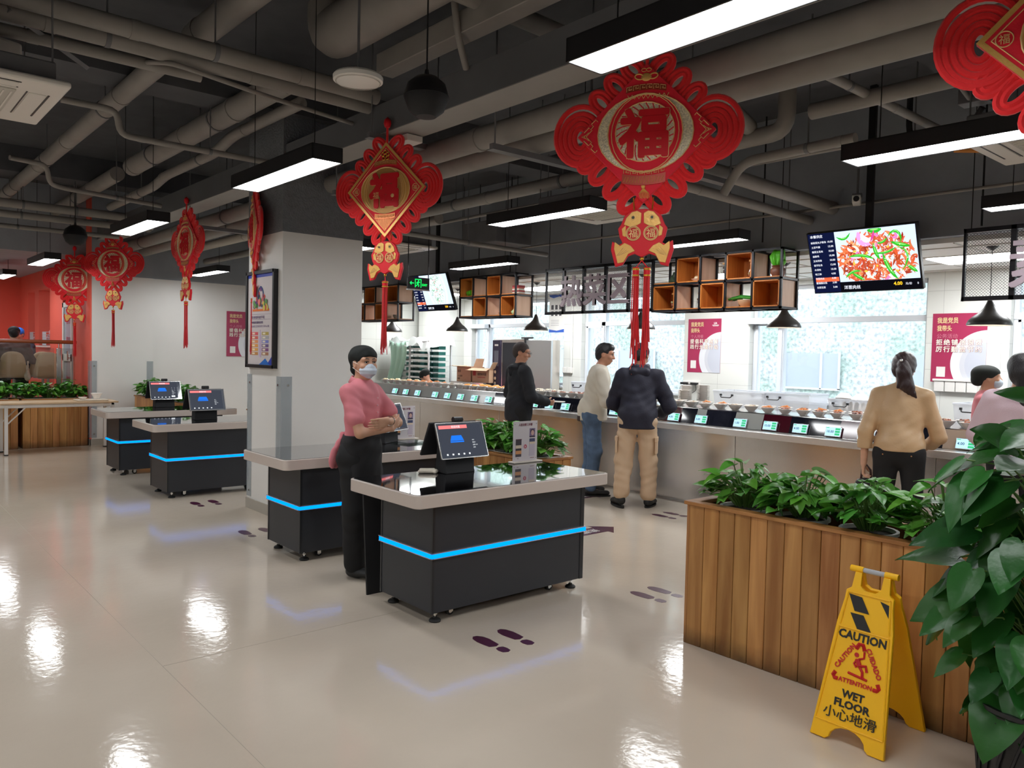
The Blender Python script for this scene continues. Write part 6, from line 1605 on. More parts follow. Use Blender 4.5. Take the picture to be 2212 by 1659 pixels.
# ================================================================ menu screens
E_navy = E('tv_navy', (14, 20, 52), .9); E_tvblack = E('tv_black', (12, 12, 18), .8); E_tvwhite = E('tv_white', (225, 228, 240), 1.0); E_orange = E('tv_orange', (240, 96, 60), 1.0); E_yellow = E('tv_yellow', (250, 190, 40), 1.0); E_sky = E('tv_sky', (196, 214, 240), 1.0)
def vc_emit(name, s):
    m = bpy.data.materials.new(name); m.use_nodes = True; b = m.node_tree.nodes['Principled BSDF']; a = m.node_tree.nodes.new('ShaderNodeVertexColor'); a.layer_name = 'Col'
    m.node_tree.links.new(a.outputs[0], b.inputs['Emission Color']); b.inputs['Emission Strength'].default_value = s; b.inputs['Base Color'].default_value = (0, 0, 0, 1); b.inputs['Roughness'].default_value = .3; MATS[name] = m
    return m
M_pic = vc_emit('screen_picture', 1.0)
def menu_tv(label, x0, big):
    t = thing('menu_screen', label, 'screen', (x0, 6.95, 2.195))
    W, H = .97, .57
    T = Matrix.Rotation(math.atan2(.20, .545), 4, 'X')
    def mk(mb, nm, m, par=None, **kw):
        return mb.build(nm, m, par or t, smooth=kw.get('smooth', 0), fixn=kw.get('fixn', True), bevel=kw.get('bevel', 0))
    k = MB(); k.T = T; k.box(0, W, 0, .045, 0, H); mk(k, 'casing', M_black, bevel=.004)
    def q(x0_, x1_, z0_, z1_, y): 
        mb = MB(); mb.T = T; mb.box(x0_*W, x1_*W, y-.0006, y, z0_*H, z1_*H); return mb
    sc_ = mk(q(.01, .99, .015, .985, -.0005), 'screen', E_tvblack)
    mk(q(.012, .265, .02, .98, -.002), 'menu_column', E_navy, sc_)
    mk(q(.27, .985, .175, .98, -.002), 'picture_background', E_sky, sc_)
    mk(q(.035, .262, .195, .262, -.003), 'highlight_bar', E_orange, sc_)
    items = [('娃娃菜丸子粉条', '10.00'), ('土豆牛腩', '13.00'), ('酸菜五花肉', '10.00'), ('盐酥鸡', '10.00'), ('玉米排骨', '10.00'), ('香芋肚条', '12.00'), ('木须肉', '10.00'), ('地三鲜', '4.00'), ('洋葱肉丝', '4.00'), ('醋溜圆白菜', '3.00'), ('白菜豆腐', '3.00')]
    ux = T.to_3x3() @ Vector((1, 0, 0)); uz = T.to_3x3() @ Vector((0, 0, 1))
    def tx(mb, s_, fx, fz, sz, **kw): put_text(mb, s_, T @ Vector((fx*W, -.0045, fz*H)), ux, uz, sz, **kw)
    mb = MB(); tx(mb, '本餐供应', .035, .915, .030, bold=.015)
    for i, (a, b) in enumerate(items):
        z = .825-i*.0735; tx(mb, a, .035, z, .021, bold=.01); tx(mb, b, .195, z, .024, bold=.012)
    tx(mb, '洋葱肉丝' if big else '凉拌三丝', .30, .06, .038, bold=.015); tx(mb, '元/份', .855, .085, .024); tx(mb, '0', .955, .085, .026)
    mk(mb, 'menu_text', E_tvwhite, sc_)
    mb = MB(); tx(mb, '4.00' if big else '3.00', .755, .085, .042, bold=.03); mk(mb, 'price_text', E_yellow, sc_)
    rr = random.Random(31 if big else 32)
    mb = MB(); mb.T = T
    cx, cz = (.63*W, .56*H)
    def clampx(v): return min(max(v, .272*W), .983*W)
    def clampz(v): return min(max(v, .178*H), .978*H)
    lay = [-.0028]
    def strip(x, z, ang, ln, wd, col, curve=0.0, taper=True):
        lay[0] -= .000012
        n = 6; L_ = []; R_ = []
        for i in range(n+1):
            u = i/n-.5; a = ang+curve*u
            px_ = x+ln*u*math.cos(a); pz = z+ln*u*math.sin(a)+curve*.3*ln*u*u; w2 = wd*(1-(.8 if taper else .1)*(2*abs(u))**2.5)/2
            nx_, nz_ = -math.sin(a), math.cos(a)
            L_.append((clampx(px_+nx_*w2), lay[0], clampz(pz+nz_*w2))); R_.append((clampx(px_-nx_*w2), lay[0], clampz(pz-nz_*w2)))
        mb.cur = col; mb.add(L_+R_[::-1], [(i, i+1, 2*n-i, 2*n+1-i) for i in range(n)])
    if big:
        def inside(r_=1.0):
            a = rr.uniform(0, 6.28); q_ = math.sqrt(rr.random())*r_; return cx+q_*.34*W*math.cos(a), cz-.05*H+q_*.40*H*math.sin(a)
        for i in range(300):
            x, z = inside(); v = rr.uniform(.6, 1.25); c = rr.choice(((196, 78, 40), (216, 104, 62), (170, 58, 36), (226, 128, 80), (206, 90, 60)))
            strip(x, z, rr.uniform(0, 3.14), rr.uniform(.05, .12), rr.uniform(.014, .024), tuple(a*v for a in lin(c)), rr.uniform(-1.5, 1.5))
            if rr.random() < .35: strip(x, z+.004, rr.uniform(0, 3.14), rr.uniform(.015, .03), .004, lin((250, 220, 200)), 0)
        for i in range(26):
            x, z = inside(.95); strip(x, z, rr.uniform(0, 3.14), rr.uniform(.05, .11), rr.uniform(.015, .028), lin(rr.choice(((236, 210, 206), (214, 120, 180), (226, 190, 200), (240, 216, 196)))), rr.uniform(-2.5, 2.5))
        for i in range(9):
            x, z = inside(.9); strip(x, z, rr.uniform(0, 3.14), rr.uniform(.02, .035), .018, lin((236, 180, 60)), 0)
        for (fx, fz, an, ln, wd, cv) in ((.36, .86, .2, .14, .022, .8), (.83, .9, -.5, .16, .024, -1.5), (.63, .62, -1.3, .15, .030, .2), (.50, .58, -.15, .22, .026, -.3), (.72, .60, .2, .18, .020, .3), (.73, .36, -1.15, .26, .034, .25), (.90, .55, -1.4, .26, .016, -1.3), (.70, .76, .4, .1, .02, .4),
                                         (.40, .33, .35, .16, .022, -.5), (.85, .7, -.3, .16, .035, .1), (.64, .95, .0, .12, .05, .1), (.93, .33, -.7, .1, .03, 0), (.45, .25, -.6, .12, .03, 0)):
            strip(fx*W, fz*H, an, ln, wd, lin((40, 170, 40)), cv); strip(fx*W, fz*H+.005, an, ln*.6, wd*.25, lin((150, 230, 120)), cv)
        strip(.52*W, .80*H, -.9, .16, .07, lin((226, 150, 210)), .6); strip(.55*W, .82*H, -.6, .12, .05, lin((238, 206, 220)), .8); strip(.62*W, .86*H, 1.2, .1, .02, lin((200, 60, 140)), .2)
        for i in range(60):
            x, z = inside(.92); strip(x, z, rr.uniform(0, 3.14), rr.uniform(.008, .02), .004, lin((255, 244, 236)), 0)
    else:
        c = (.66*W, .58*H)
        for r_, col in ((.39, (226, 236, 250)), (.375, (170, 120, 140)), (.37, (206, 220, 244)), (.31, (188, 206, 236)), (.28, (216, 230, 244))):
            lay[0] -= .0001; mb.cur = lin(col); mb.add([(clampx(c[0]+r_*W*.62*math.cos(2*PI*i/40)), lay[0], clampz(c[1]+r_*W*math.sin(2*PI*i/40))) for i in range(40)], [tuple(range(40))])
        for i in range(240):
            a = rr.uniform(0, 6.28); q_ = math.sqrt(rr.random()); x = c[0]+q_*.15*W*math.cos(a); z = c[1]+q_*.25*W*math.sin(a)
            strip(x, z, rr.uniform(0, 3.14), rr.uniform(.05, .09), .006, lin(rr.choice(((240, 244, 240), (226, 236, 232), (60, 150, 80), (90, 170, 100), (200, 226, 214), (40, 120, 60)))), rr.uniform(-1.5, 1.5))
        for i in range(12):
            a = rr.uniform(0, 6.28); q_ = rr.random(); strip(c[0]+q_*.13*W*math.cos(a), c[1]+q_*.2*W*math.sin(a), rr.uniform(0, 3.14), .03, .01, lin((220, 80, 80)), 0)
    mb.build('food_picture', M_pic, sc_, smooth=0, fixn=False)
    k = MB(); k.box(W*.5-.03, W*.5+.03, -.02, .02, .45, ZS-2.195); k.build('mount_pole', M_black, t, bevel=.003)
    k = MB(); k.T = T; k.box(W*.35, W*.65, .045, .09, H*.4, H*.8); k.build('mount_bracket', M_black, t, bevel=.003)
    return t
menu_tv('large tilted menu screen with the red and green stir-fry picture', -3.74, True)
menu_tv('small looking tilted menu screen with the white and green salad picture', -10.30, False)
# exit sign
ex = thing('exit_sign', 'hanging green exit sign with arrow in front of the left menu screen', 'exit sign', (-7.9, 5.16, 2.32), PI/2)
k = MB(); k.box(0, .31, -.012, .012, 0, .14); k.build('housing', M_black, ex, bevel=.002)
k = MB(); k.box(-.005, .315, -.014, .014, -.014, 0); k.build('silver_rail', M_bez, ex, smooth=0)
E_exit = E('exit_green', (20, 240, 90), 1.4)
k = MB()
y = -.0135
k.box(.04, .085, y-.001, y, .064, .074); k.prism([(.025, .069), (.05, .045), (.05, .093)], y-.001, y, 'xz')
for b_ in ((.10, .19, .112, .12), (.10, .108, .02, .12), (.182, .19, .02, .12)): k.box(b_[0], b_[1], y-.001, y, b_[2], b_[3])
k.cyl((.150, y-.001, .100), (.150, y, .100), .008, n=12)
k.tube([(.146, y, .09), (.140, y, .062)], [.009, .008], n=5); k.tube([(.140, y, .062), (.155, y, .048), (.150, y, .030)], .005, n=5); k.tube([(.140, y, .062), (.128, y, .045), (.112, y, .035)], .005, n=5); k.tube([(.146, y, .087), (.162, y, .078), (.168, y, .085)], .004, n=5); k.tube([(.146, y, .087), (.130, y, .080), (.122, y, .068)], .004, n=5)
put_text(k, 'EXIT', (.20, y-.0005, .042), (1, 0, 0), (0, 0, 1), .036, .02, width=.075)
k.build('pictogram', E_exit, ex, smooth=0)
for x in (.01, .30): k = MB(); k.cyl((x, 0, .14), (x, 0, ZS-2.32), .006, n=6); k.build('suspension_rod', M_black, ex)
# ================================================================ pendant lamps
M_pin = mat('pendant_inner_white', lin((236, 232, 224)), .5)
M_pend = mat('pendant_black', lin((40, 38, 38)), .38)
M_bulb = emis('pendant_bulb', (1.0, .93, .82), 14)
pd = thing('pendant_lamp', '', 'pendant lamp', (0, 0, 0))
prof = [(.178, 0), (.18, .012), (.165, .045), (.13, .08), (.085, .115), (.05, .155), (.028, .20), (.018, .235), (.0, .24)]
k = MB(); k.lathe(prof, n=40); k.build('shade', M_pend, pd, smooth=60)
k = MB(); k.lathe([(.176, .001), (.163, .042), (.128, .076), (.083, .11), (.03, .15), (0, .16)], n=40); k.build('inner_reflector', M_pin, pd, smooth=60)
k = MB(); k.ball((0, 0, .06), .035, 14, 10); k.build('bulb', M_bulb, pd)
k = MB(); k.cyl((0, 0, .235), (0, 0, .70), .003, n=6); k.build('cord', M_black, pd)
k = MB(); k.lathe([(0, .66), (.012, .665), (.05, .695), (.05, .70), (0, .70)], n=20); k.build('ceiling_rose', M_black, pd)
for i, (x, lb) in enumerate(((-12.41, 'black pendant lamp behind the gold knot tassel'), (-10.43, 'black pendant lamp below the left menu screen'), (-8.51, 'black pendant lamp left of the hot dishes sign'), (-6.53, 'black pendant lamp behind the big knot tassel'), (-4.54, 'black pendant lamp under the right end of the right box shelf'), (-2.54, 'largest black pendant lamp, under the cropped mesh sign'), (-.5, 'black pendant lamp beyond the right edge'))):
    o = pd if i == 0 else copy_tree(pd); o.location = (x, 7.8, 1.92); o['label'] = lb; o['group'] = 'black pendant lamps over the counter'
# ================================================================ festive knot ornaments
M_velvet = mat('red_velvet', lin((236, 12, 46)), .7, sheen=.3, bump=.15, bump_scale=120)
M_velvet2 = mat('red_velvet_rope', lin((232, 22, 30)), .75, sheen=.3, bump=.25, bump_scale=90)
M_goldf = mat('gold_foil', lin((234, 182, 100)), .32, .3, bump=.2, bump_scale=90)
M_goldl = mat('gold_line', lin((246, 204, 140)), .35, .2)
M_silver = mat('glitter_champagne', lin((236, 224, 196)), .35, .15, noise_amt=.35, noise_scale=160, bump=.3, bump_scale=200)
M_redsatin = mat('red_satin', lin((218, 10, 32)), .55)
M_goldm = mat('gold_metal', lin((212, 160, 60)), .25, .9)
def ell_ring(mb, cx, cz, a, b, r, y, rot=0, n=28, a0=0, a1=2*PI, nn=6):
    pts = []
    cl = abs(a1-a0-2*PI) < 1e-6
    m = n if cl else n+1
    for i in range(m):
        t = a0+(a1-a0)*i/n; x = a*math.cos(t); z = b*math.sin(t)
        pts.append((cx+x*math.cos(rot)-z*math.sin(rot), y, cz+x*math.sin(rot)+z*math.cos(rot)))
    mb.tube(pts, r, n=nn, closed=cl)
def meander(mb, x0, x1, z, h, y, n, w_=.0018, curve=0):
    """Greek key band"""
    cw = (x1-x0)/n
    def zz(x): return z+curve*(1-((x-(x0+x1)/2)/((x1-x0)/2))**2)
    for i in range(n):
        a = x0+i*cw+cw*.12; q = cw*.76
        P_ = [(a, 0), (a, h), (a+q, h), (a+q, h*.3), (a+q*.4, h*.3), (a+q*.4, h*.62), (a+q*.68, h*.62)]
        mb.tube([(px_, y, zz(px_)+pz_) for px_, pz_ in P_], w_, n=4)
FU = '福'
def knot(variant='A', tassels=1):
    t = thing('hanging_knot_ornament', '', 'festive ornament')
    a = .345
    k = MB(); k.prism([(-a, 0), (0, -a), (a, 0), (0, a)], -.012, .012, 'xz'); pn = k.build('diamond_panel', M_velvet, t, bevel=.004)
    # rope loops
    s2 = math.sqrt(.5)
    for (ex, ez) in ((1, 1), (-1, 1), (-1, -1), (1, -1)):
        k = MB()
        tl = (.13, .36, .58, .76) if ez > 0 else (.12, .34, .56, .74)
        for j, t_ in enumerate(tl[:4] if ez < 0 else tl[:3]):
            cx = ex*a*t_; cz = ez*a*(1-t_); nx_, nz_ = ex*s2, ez*s2
            rot = math.atan2(nz_, nx_)
            for (la, lb, off) in ((.074, .047, .034), (.050, .024, .036)):
                ell_ring(k, cx+nx_*off, cz+nz_*off, la, lb, .0128, .013, rot, 22)
        k.build('rope_loops', M_velvet2, t)
    k = MB()
    for ex in (-1, 1):
        for (la, lb) in ((.130, .150), (.105, .125), (.080, .100), (.055, .075), (.032, .05)):
            ell_ring(k, ex*(a-.012), .012*(la > .12), la, lb, .0142, .013, 0, 30, nn=7)
        k.build('side_ear', M_velvet2, t); k = MB()
    # cord and toggle
    k = MB(); k.tube([(0, 0, a-.01), (0, 0, a+.16)], .009, n=8); k.build('hanging_cord', M_velvet2, t)
    k = MB(); k.lathe([(0, 0), (.02, .01), (.028, .035), (.024, .06), (0, .085)], (0, 0, a+.10), 14); k.build('cord_knot', M_redsatin, t)
    y = -.014
    if variant == 'B':
        k = MB()
        for r_, m_ in ((1, 0),):
            for i in range(4):
                c = [(-a, 0), (0, a), (a, 0), (0, -a)]; p, q = c[i], c[(i+1) % 4]; f = .925
                k.add([(p[0], y, p[1]), (q[0], y, q[1]), (q[0]*f, y, q[1]*f), (p[0]*f, y, p[1]*f)], [(0, 1, 2, 3)])
        k.build('gold_border', M_goldf, pn, smooth=0)
    em = MB(); 
    def ellipse(cx, cz, ra, rb, y_, n=48): em.add([(cx+ra*math.cos(2*PI*i/n), y_, cz+rb*math.sin(2*PI*i/n)) for i in range(n)], [tuple(range(n))])
    def band(x0, x1, z0, z1, c, y_, m=12):
        L_ = [(x0+(x1-x0)*i/m) for i in range(m+1)]; xm = (x0+x1)/2; hw = (x1-x0)/2
        def cz(x): return c*(1-((x-xm)/hw)**2)
        em.add([(x, y_, z0+cz(x)) for x in L_]+[(x, y_, z1+cz(x)) for x in L_[::-1]], [(i, i+1, 2*m-i, 2*m+1-i) for i in range(m)])
    if variant == 'A':
        em = MB(); ellipse(0, .0, .238, .192, y-.001); em.build('lantern_body', M_silver, pn, smooth=0)
        em = MB(); ellipse(0, .0, .186, .197, y-.003); em.build('lantern_field', M_velvet, pn, smooth=0)
        em = MB(); ellipse(0, .005, .145, .145, y-.005); em.build('centre_disc', M_silver, pn, smooth=0)
        k = MB()
        for i in range(26):
            an = 2*PI*i/26; 
            pts = [(math.cos(an+.35*u)*(.075+.068*u), y-.0062, .005+math.sin(an+.35*u)*(.075+.068*u)) for u in (0, .33, .66, 1)]
            k.tube(pts, .0028, n=4)
        k.build('disc_rays', M_velvet, pn)
        k = MB(); ell_ring(k, 0, 0, .238, .192, .0028, y-.002); ell_ring(k, 0, 0, .186, .195, .003, y-.004); ell_ring(k, 0, 0, .168, .190, .0022, y-.005); ell_ring(k, 0, .005, .147, .147, .003, y-.006)
        meander(k, -.10, .10, .205, .022, y-.004, 6, curve=.012); meander(k, -.105, .105, -.195, .020, y-.005, 6, curve=-.012)
        for s_ in (-1, 1):  # corner frets
            X = s_*.29
            for q in (.008, .02, .032): 
                k.tube([(s_*(.31-q*1.3), y, 0+q), (s_*(.33-q), y, 0), (s_*(.31-q*1.3), y, -q)], .002, n=4)
            for sz in (-1, 1): k.tube([(s_*.31, y, sz*.02), (s_*.285, y, sz*.045), (s_*.275, y, sz*.035), (s_*.262, y, sz*.05), (s_*.272, y, sz*.062), (s_*.25, y, sz*.083), (s_*.24, y, sz*.072)], .0024, n=4)
        for i in range(9): k.tube([(-.09+.0225*i, y-.003, .19), (-.079+.0225*i, y-.003, .17), (-.0675+.0225*i, y-.003, .19)], .0022, n=4)
        k.build('gold_outline', M_goldl, pn)
        em = MB(); band(-.108, .108, -.245, -.198, -.012, y-.004); em.build('lantern_base', mat('dark_red_foil', lin((170, 60, 40)), .4, .3), pn, smooth=0); em = MB(); band(-.1, .1, .2, .23, .012, y-.002); em.build('lantern_caps', mat('dark_red_foil', lin((170, 60, 40)), .4, .3), pn, smooth=0)
        k = MB()
        for i in range(14): k.tube([(-.1+i*.0145, y-.006, -.25+.01*abs(i-7)/7), (-.09+i*.0145, y-.006, -.215)], .0012, n=4)
        k.tube([(0, y-.006, -.262), (0, y-.006, -.275)], [.012, .008], n=8)
        for i in range(7): k.tube([(0, y-.004, -.272), (-.02+i*.008, y-.004, -.30), (-.012+i*.007, y-.004, -.322-.003*(i % 2))], .0018, n=4)
        k.build('printed_tassel', M_goldf, pn)
        gk = MB(); gk.ball((0, y-.002, .275), .026, 10, 8, (1, .25, .8))
        for s_ in (-1, 1): ell_ring(gk, s_*.035, .278, .022, .013, .0035, y-.003, s_*.2, 16); ell_ring(gk, s_*.012, .31, .012, .008, .002, y-.003, 0, 12)
        gk.build('gold_bow', M_goldf, pn)
        cs_ = .255; M_ch = M_redsatin; cx = -.128; cz = -.096
        k = MB()
        for dx, dz in ((0, 0), (.008, 0), (-.008, 0), (0, .008), (0, -.008), (.006, .006), (-.006, -.006), (-.006, .006), (.006, -.006)): put_text(k, FU, (cx+dx, y-.010, cz+dz), (1, 0, 0), (0, 0, 1), cs_, 0, .006)
        ch = k.build('fortune_character', M_ch, pn, smooth=0)
        k = MB()
        for dx, dz in ((.0115, 0), (-.0115, 0), (0, .0115), (0, -.0115), (.009, .009), (-.009, -.009), (-.009, .009), (.009, -.009)): put_text(k, FU, (cx+dx, y-.0068, cz+dz), (1, 0, 0), (0, 0, 1), cs_, 0, .001)
        k.build('character_outline', M_goldl, ch, smooth=0)
    else:
        em = MB(); ellipse(0, -.005, .215, .165, y-.002); em.build('lantern_body', M_goldf, pn, smooth=0)
        em = MB(); ellipse(0, -.005, .152, .168, y-.004); em.build('lantern_field', mat('gold_matte', lin((206, 156, 92)), .45, .3), pn, smooth=0)
        k = MB(); ell_ring(k, 0, -.005, .215, .165, .004, y-.003); ell_ring(k, 0, -.005, .185, .167, .0035, y-.004); ell_ring(k, 0, -.005, .165, .168, .003, y-.005); ell_ring(k, 0, -.005, .15, .168, .003, y-.005)
        meander(k, -.095, .095, .178, .02, y-.005, 6, .0014, .012); meander(k, -.085, .085, -.2, .018, y-.005, 6, .0014, -.006)
        for s_ in (-1, 1): ell_ring(k, s_*.262, 0, .026, .026, .002, y); put_text(k, FU, (s_*.262-.0175, y-.002, -.0135), (1, 0, 0), (0, 0, 1), .035, 0, .002)
        c_ = a*.87
        for i in range(4):
            c = [(-c_, 0), (0, c_), (c_, 0), (0, -c_)]; p, q = c[i], c[(i+1) % 4]; k.tube([(p[0], y, p[1]), (q[0], y, q[1])], .002, n=4)
        k.build('gold_outline', M_goldl, pn)
        em = MB(); band(-.1, .1, .17, .205, .012, y-.003); band(-.09, .09, -.208, -.172, -.006, y-.003)
        em.add([(-.085, y-.002, -.215), (.085, y-.002, -.215), (0, y-.002, -.30)], [(0, 1, 2)]); em.build('lantern_caps', mat('copper_foil', lin((206, 120, 70)), .35, .5), pn, smooth=0)
        k = MB()
        for i in range(13):
            x = -.075+i*.0125; k.tube([(x, y-.003, -.212), (x, y-.003, -.212-.078*(1-abs(x)/.09))], .0014, n=4)
        k.build('printed_tassel', M_goldl, pn)
        gk = MB()
        for dx, dz in ((0, .0), (-.022, .012), (.022, .012), (-.016, -.016), (.016, -.016), (0, .026)): ell_ring(gk, dx, .245+dz, .013, .013, .004, y-.003, 0, 14)
        gk.build('gold_bow', M_goldm, pn)
        cs_ = .26; cx = -.13; cz = -.103
        k = MB()
        for dx, dz in ((0, 0), (.012, 0), (-.012, 0), (0, .012), (0, -.012), (.009, .009), (-.009, -.009), (-.009, .009), (.009, -.009)): put_text(k, FU, (cx+dx, y-.012, cz+dz), (1, 0, 0), (0, 0, 1), cs_, 0, .008)
        ch = k.build('fortune_character', M_redsatin, pn, smooth=0)
        k = MB()
        for dx, dz in ((.0155, 0), (-.0155, 0), (0, .0155), (0, -.0155), (.012, .012), (-.012, -.012), (-.012, .012), (.012, -.012)): put_text(k, FU, (cx+dx, y-.0078, cz+dz), (1, 0, 0), (0, 0, 1), cs_, 0, .001)
        put_text(k, FU, (-.098, y-.0175, -.062), (1, 0, 0), (0, 0, 1), .055, 0, .001); k.ball((.075, y-.017, -.05), .016, 8, 6, (1, .2, .9))
        k.build('character_outline', M_goldl, ch, smooth=0)
    # fish charm
    fz = -a-.035; S_ = .147
    half = [(0, -.06), (.12, 0), (.38, -.04), (.60, -.22), (.70, -.48), (.80, -.62), (.74, -.90), (.64, -1.08), (.78, -1.16), (.98, -1.02), (1.02, -1.30), (.86, -1.86), (.62, -1.80), (.46, -1.52), (.24, -1.44), (0, -1.56)]
    def fishpoly(off=0.0):
        R_ = [(x+ (off if x > .05 else 0), z) for x, z in half]
        L_ = [(-x, z) for x, z in R_[::-1]]
        return R_+L_
    fc = thing('fish_charm', None, None); fc.parent = t
    P_ = fishpoly(); cxm, czm = 0, -.8
    k = MB(); k.prism([(x*S_*1.05, fz+(czm+(z-czm)*1.05)*S_) for x, z in P_[1:-1]], -.010, .010, 'xz'); k.build('charm_backing', M_redsatin, fc, bevel=.003)
    for s_ in (-1, 1):
        k = MB()
        k.prism([(s_*x*S_*.93, fz+z*S_) for x, z in ((.04, -.10), (.2, -.02), (.4, -.06), (.60, -.26), (.68, -.48), (.45, -.56), (.2, -.52), (.05, -.44))], -.015, -.010, 'xz')       # head
        k.prism([(s_*x*S_*.95, fz+z*S_) for x, z in ((.62, -1.10), (.78, -1.20), (.98, -1.06), (1.0, -1.3), (.86, -1.80), (.64, -1.76), (.48, -1.48), (.24, -1.38), (.4, -1.2))], -.015, -.010, 'xz')  # tail
        k.prism([(s_*x*S_*.95, fz+z*S_) for x, z in ((.6, -.5), (.74, -.62), (.70, -.86), (.58, -.9))], -.014, -.010, 'xz')
        g = k.build('gold_fish', M_goldf, fc, bevel=.002)
        k = MB(); ell_ring(k, s_*.30*S_, fz-.78*S_, .24*S_, .24*S_, .003, -.014); ell_ring(k, s_*.30*S_, fz-.78*S_, .20*S_, .20*S_, .0015, -.014)
        ell_ring(k, s_*.32*S_, fz-.25*S_, .08*S_, .08*S_, .002, -.016)
        for q in range(4): k.tube([(s_*(.45+.06*q)*S_, -.016, fz-(1.38-.04*q)*S_), (s_*(.68+.06*q)*S_, -.016, fz-(1.5+.02*q)*S_)], .0015, n=4)
        put_text(k, FU, (s_*.30*S_-.024, -.014, fz-.78*S_-.018), (1, 0, 0), (0, 0, 1), .048, .0, .003)
        k.build('gold_outline', M_goldl, g)
        k = MB(); k.disc((s_*.32*S_, -.0158, fz-.25*S_), .05*S_, 12, (0, -1, 0)); k.build('eye', mat('charm_eye', (.05, .04, .02), .3), g, smooth=0, fixn=False)
    k = MB()
    for s_ in (-1, 1): k.tube([(s_*.05, 0, -a+.03), (s_*.045, 0, fz)], .003, n=5)
    k.build('charm_link', M_goldm, fc)
    # tassel
    tz = fz-1.56*S_
    ta = thing('tassel', None, None); ta.parent = t
    k = MB(); k.ball((0, 0, tz-.012), .011, 12, 8); k.build('gold_bead', M_goldm, ta)
    rr = random.Random(len(bpy.data.objects))
    offs = (-.028, .028) if tassels == 2 else (0,)
    rad = .017 if tassels == 2 else .022
    for ox in offs:
        k = MB(); k.tube([(0, 0, tz-.02), (ox, 0, tz-.055)], .003, n=5); k.build('tassel_cord', M_redsatin, ta)
        k = MB(); k.cyl((ox, 0, tz-.055), (ox, 0, tz-.105), rad, rad*.96, n=16); cp = k.build('tassel_cap', M_redsatin, ta, bevel=.002)
        k = MB(); k.cyl((ox, 0, tz-.06), (ox, 0, tz-.07), rad*1.05, n=16); k.cyl((ox, 0, tz-.092), (ox, 0, tz-.10), rad*1.05, n=16); k.build('cap_ring', M_goldm, cp)
        k = MB(); n_ = 26 if tassels == 2 else 34
        for i in range(n_):
            q = math.sqrt(rr.random())*rad*.9; an = rr.uniform(0, 6.28); x = ox+q*math.cos(an); yy_ = q*math.sin(an); L_ = rr.uniform(.30, .46) if tassels == 2 else rr.uniform(.42, .50)
            k.tube([(x, yy_, tz-.10), (x*1.02+rr.uniform(-.003, .003), yy_, tz-.10-L_*.5), (ox+(x-ox)*1.1+rr.uniform(-.012, .012), yy_*1.1+rr.uniform(-.006, .006), tz-.10-L_)], .0028, n=4)
        k.build('tassel_strands', mat('red_silk', lin((214, 16, 26)), .45, sheen=.4), ta)
    return t
KN = knot('A', 2); KN.location = (-2.59, 3.085, 2.69); KN.rotation_euler.z = .545; tag(KN, 'biggest red lantern knot ornament hanging below the nearest panel light', None, 'red festive knot ornaments')
KB = knot('B', 1); KB.location = (-5.02, 3.085, 2.755); KB.rotation_euler.z = .39; tag(KB, 'red diamond knot ornament with gold lantern, right of the pillar', None, 'red festive knot ornaments')
KA_ = knot('A', 1)
for i, (x, z, rz, lb) in enumerate(((-7.42, 2.72, -.27, 'red knot ornament seen almost edge-on over the pillar left face'), (-9.33, 2.76, .05, 'red knot ornament seen obliquely before the far white wall'), (-12.43, 2.745, .72, 'red lantern knot ornament, right one of the far left pair'), (-13.80, 2.575, 1.0, 'red lantern knot ornament, left one of the far left pair'))):
    o = KA_ if i == 0 else copy_tree(KA_); o.location = (x, 3.085 if x > -13 else 2.87, z); o.rotation_euler.z = rz; o['label'] = lb; o['group'] = 'red festive knot ornaments'
o = copy_tree(KB); o.location = (-.72, 3.08, 2.67); o.rotation_euler.z = .3; o['label'] = 'red and gold knot ornament cropped by the top right corner'
# ================================================================ people
M_skin = mat('skin_light', lin((206, 158, 130)), .5, sss=.12, noise_amt=.04, noise_scale=20)
M_skin2 = mat('skin_tan', lin((190, 136, 108)), .5, sss=.1, noise_amt=.05, noise_scale=20)
M_hair = mat('black_hair', (.012, .010, .012), .42, bump=.5, bump_scale=160, stretch=(1, 1, .2))
M_hairb = mat('dark_brown_hair', lin((46, 26, 28)), .35, bump=.5, bump_scale=140, stretch=(1, 1, .15))
M_eyew = mat('eye_white', lin((228, 224, 220)), .2); M_iris = mat('iris_dark', (.012, .008, .006), .1)
def V3(*a): return np.array(a, float)
def fold(amp, fx=30, fz=22, seed=0):
    def f(X, Y, Z):
        return amp*(np.sin(fx*X+9*np.sin(7*Z+seed)+seed)*np.sin(fz*Z+5*np.sin(9*X+seed))+.6*np.sin(fx*1.7*Y+fz*.8*Z+4*np.sin(11*X)))
    return f
def rotm(d, up=(0, 0, 1)):
    return Vector(up).rotation_difference(Vector(d)).to_matrix()
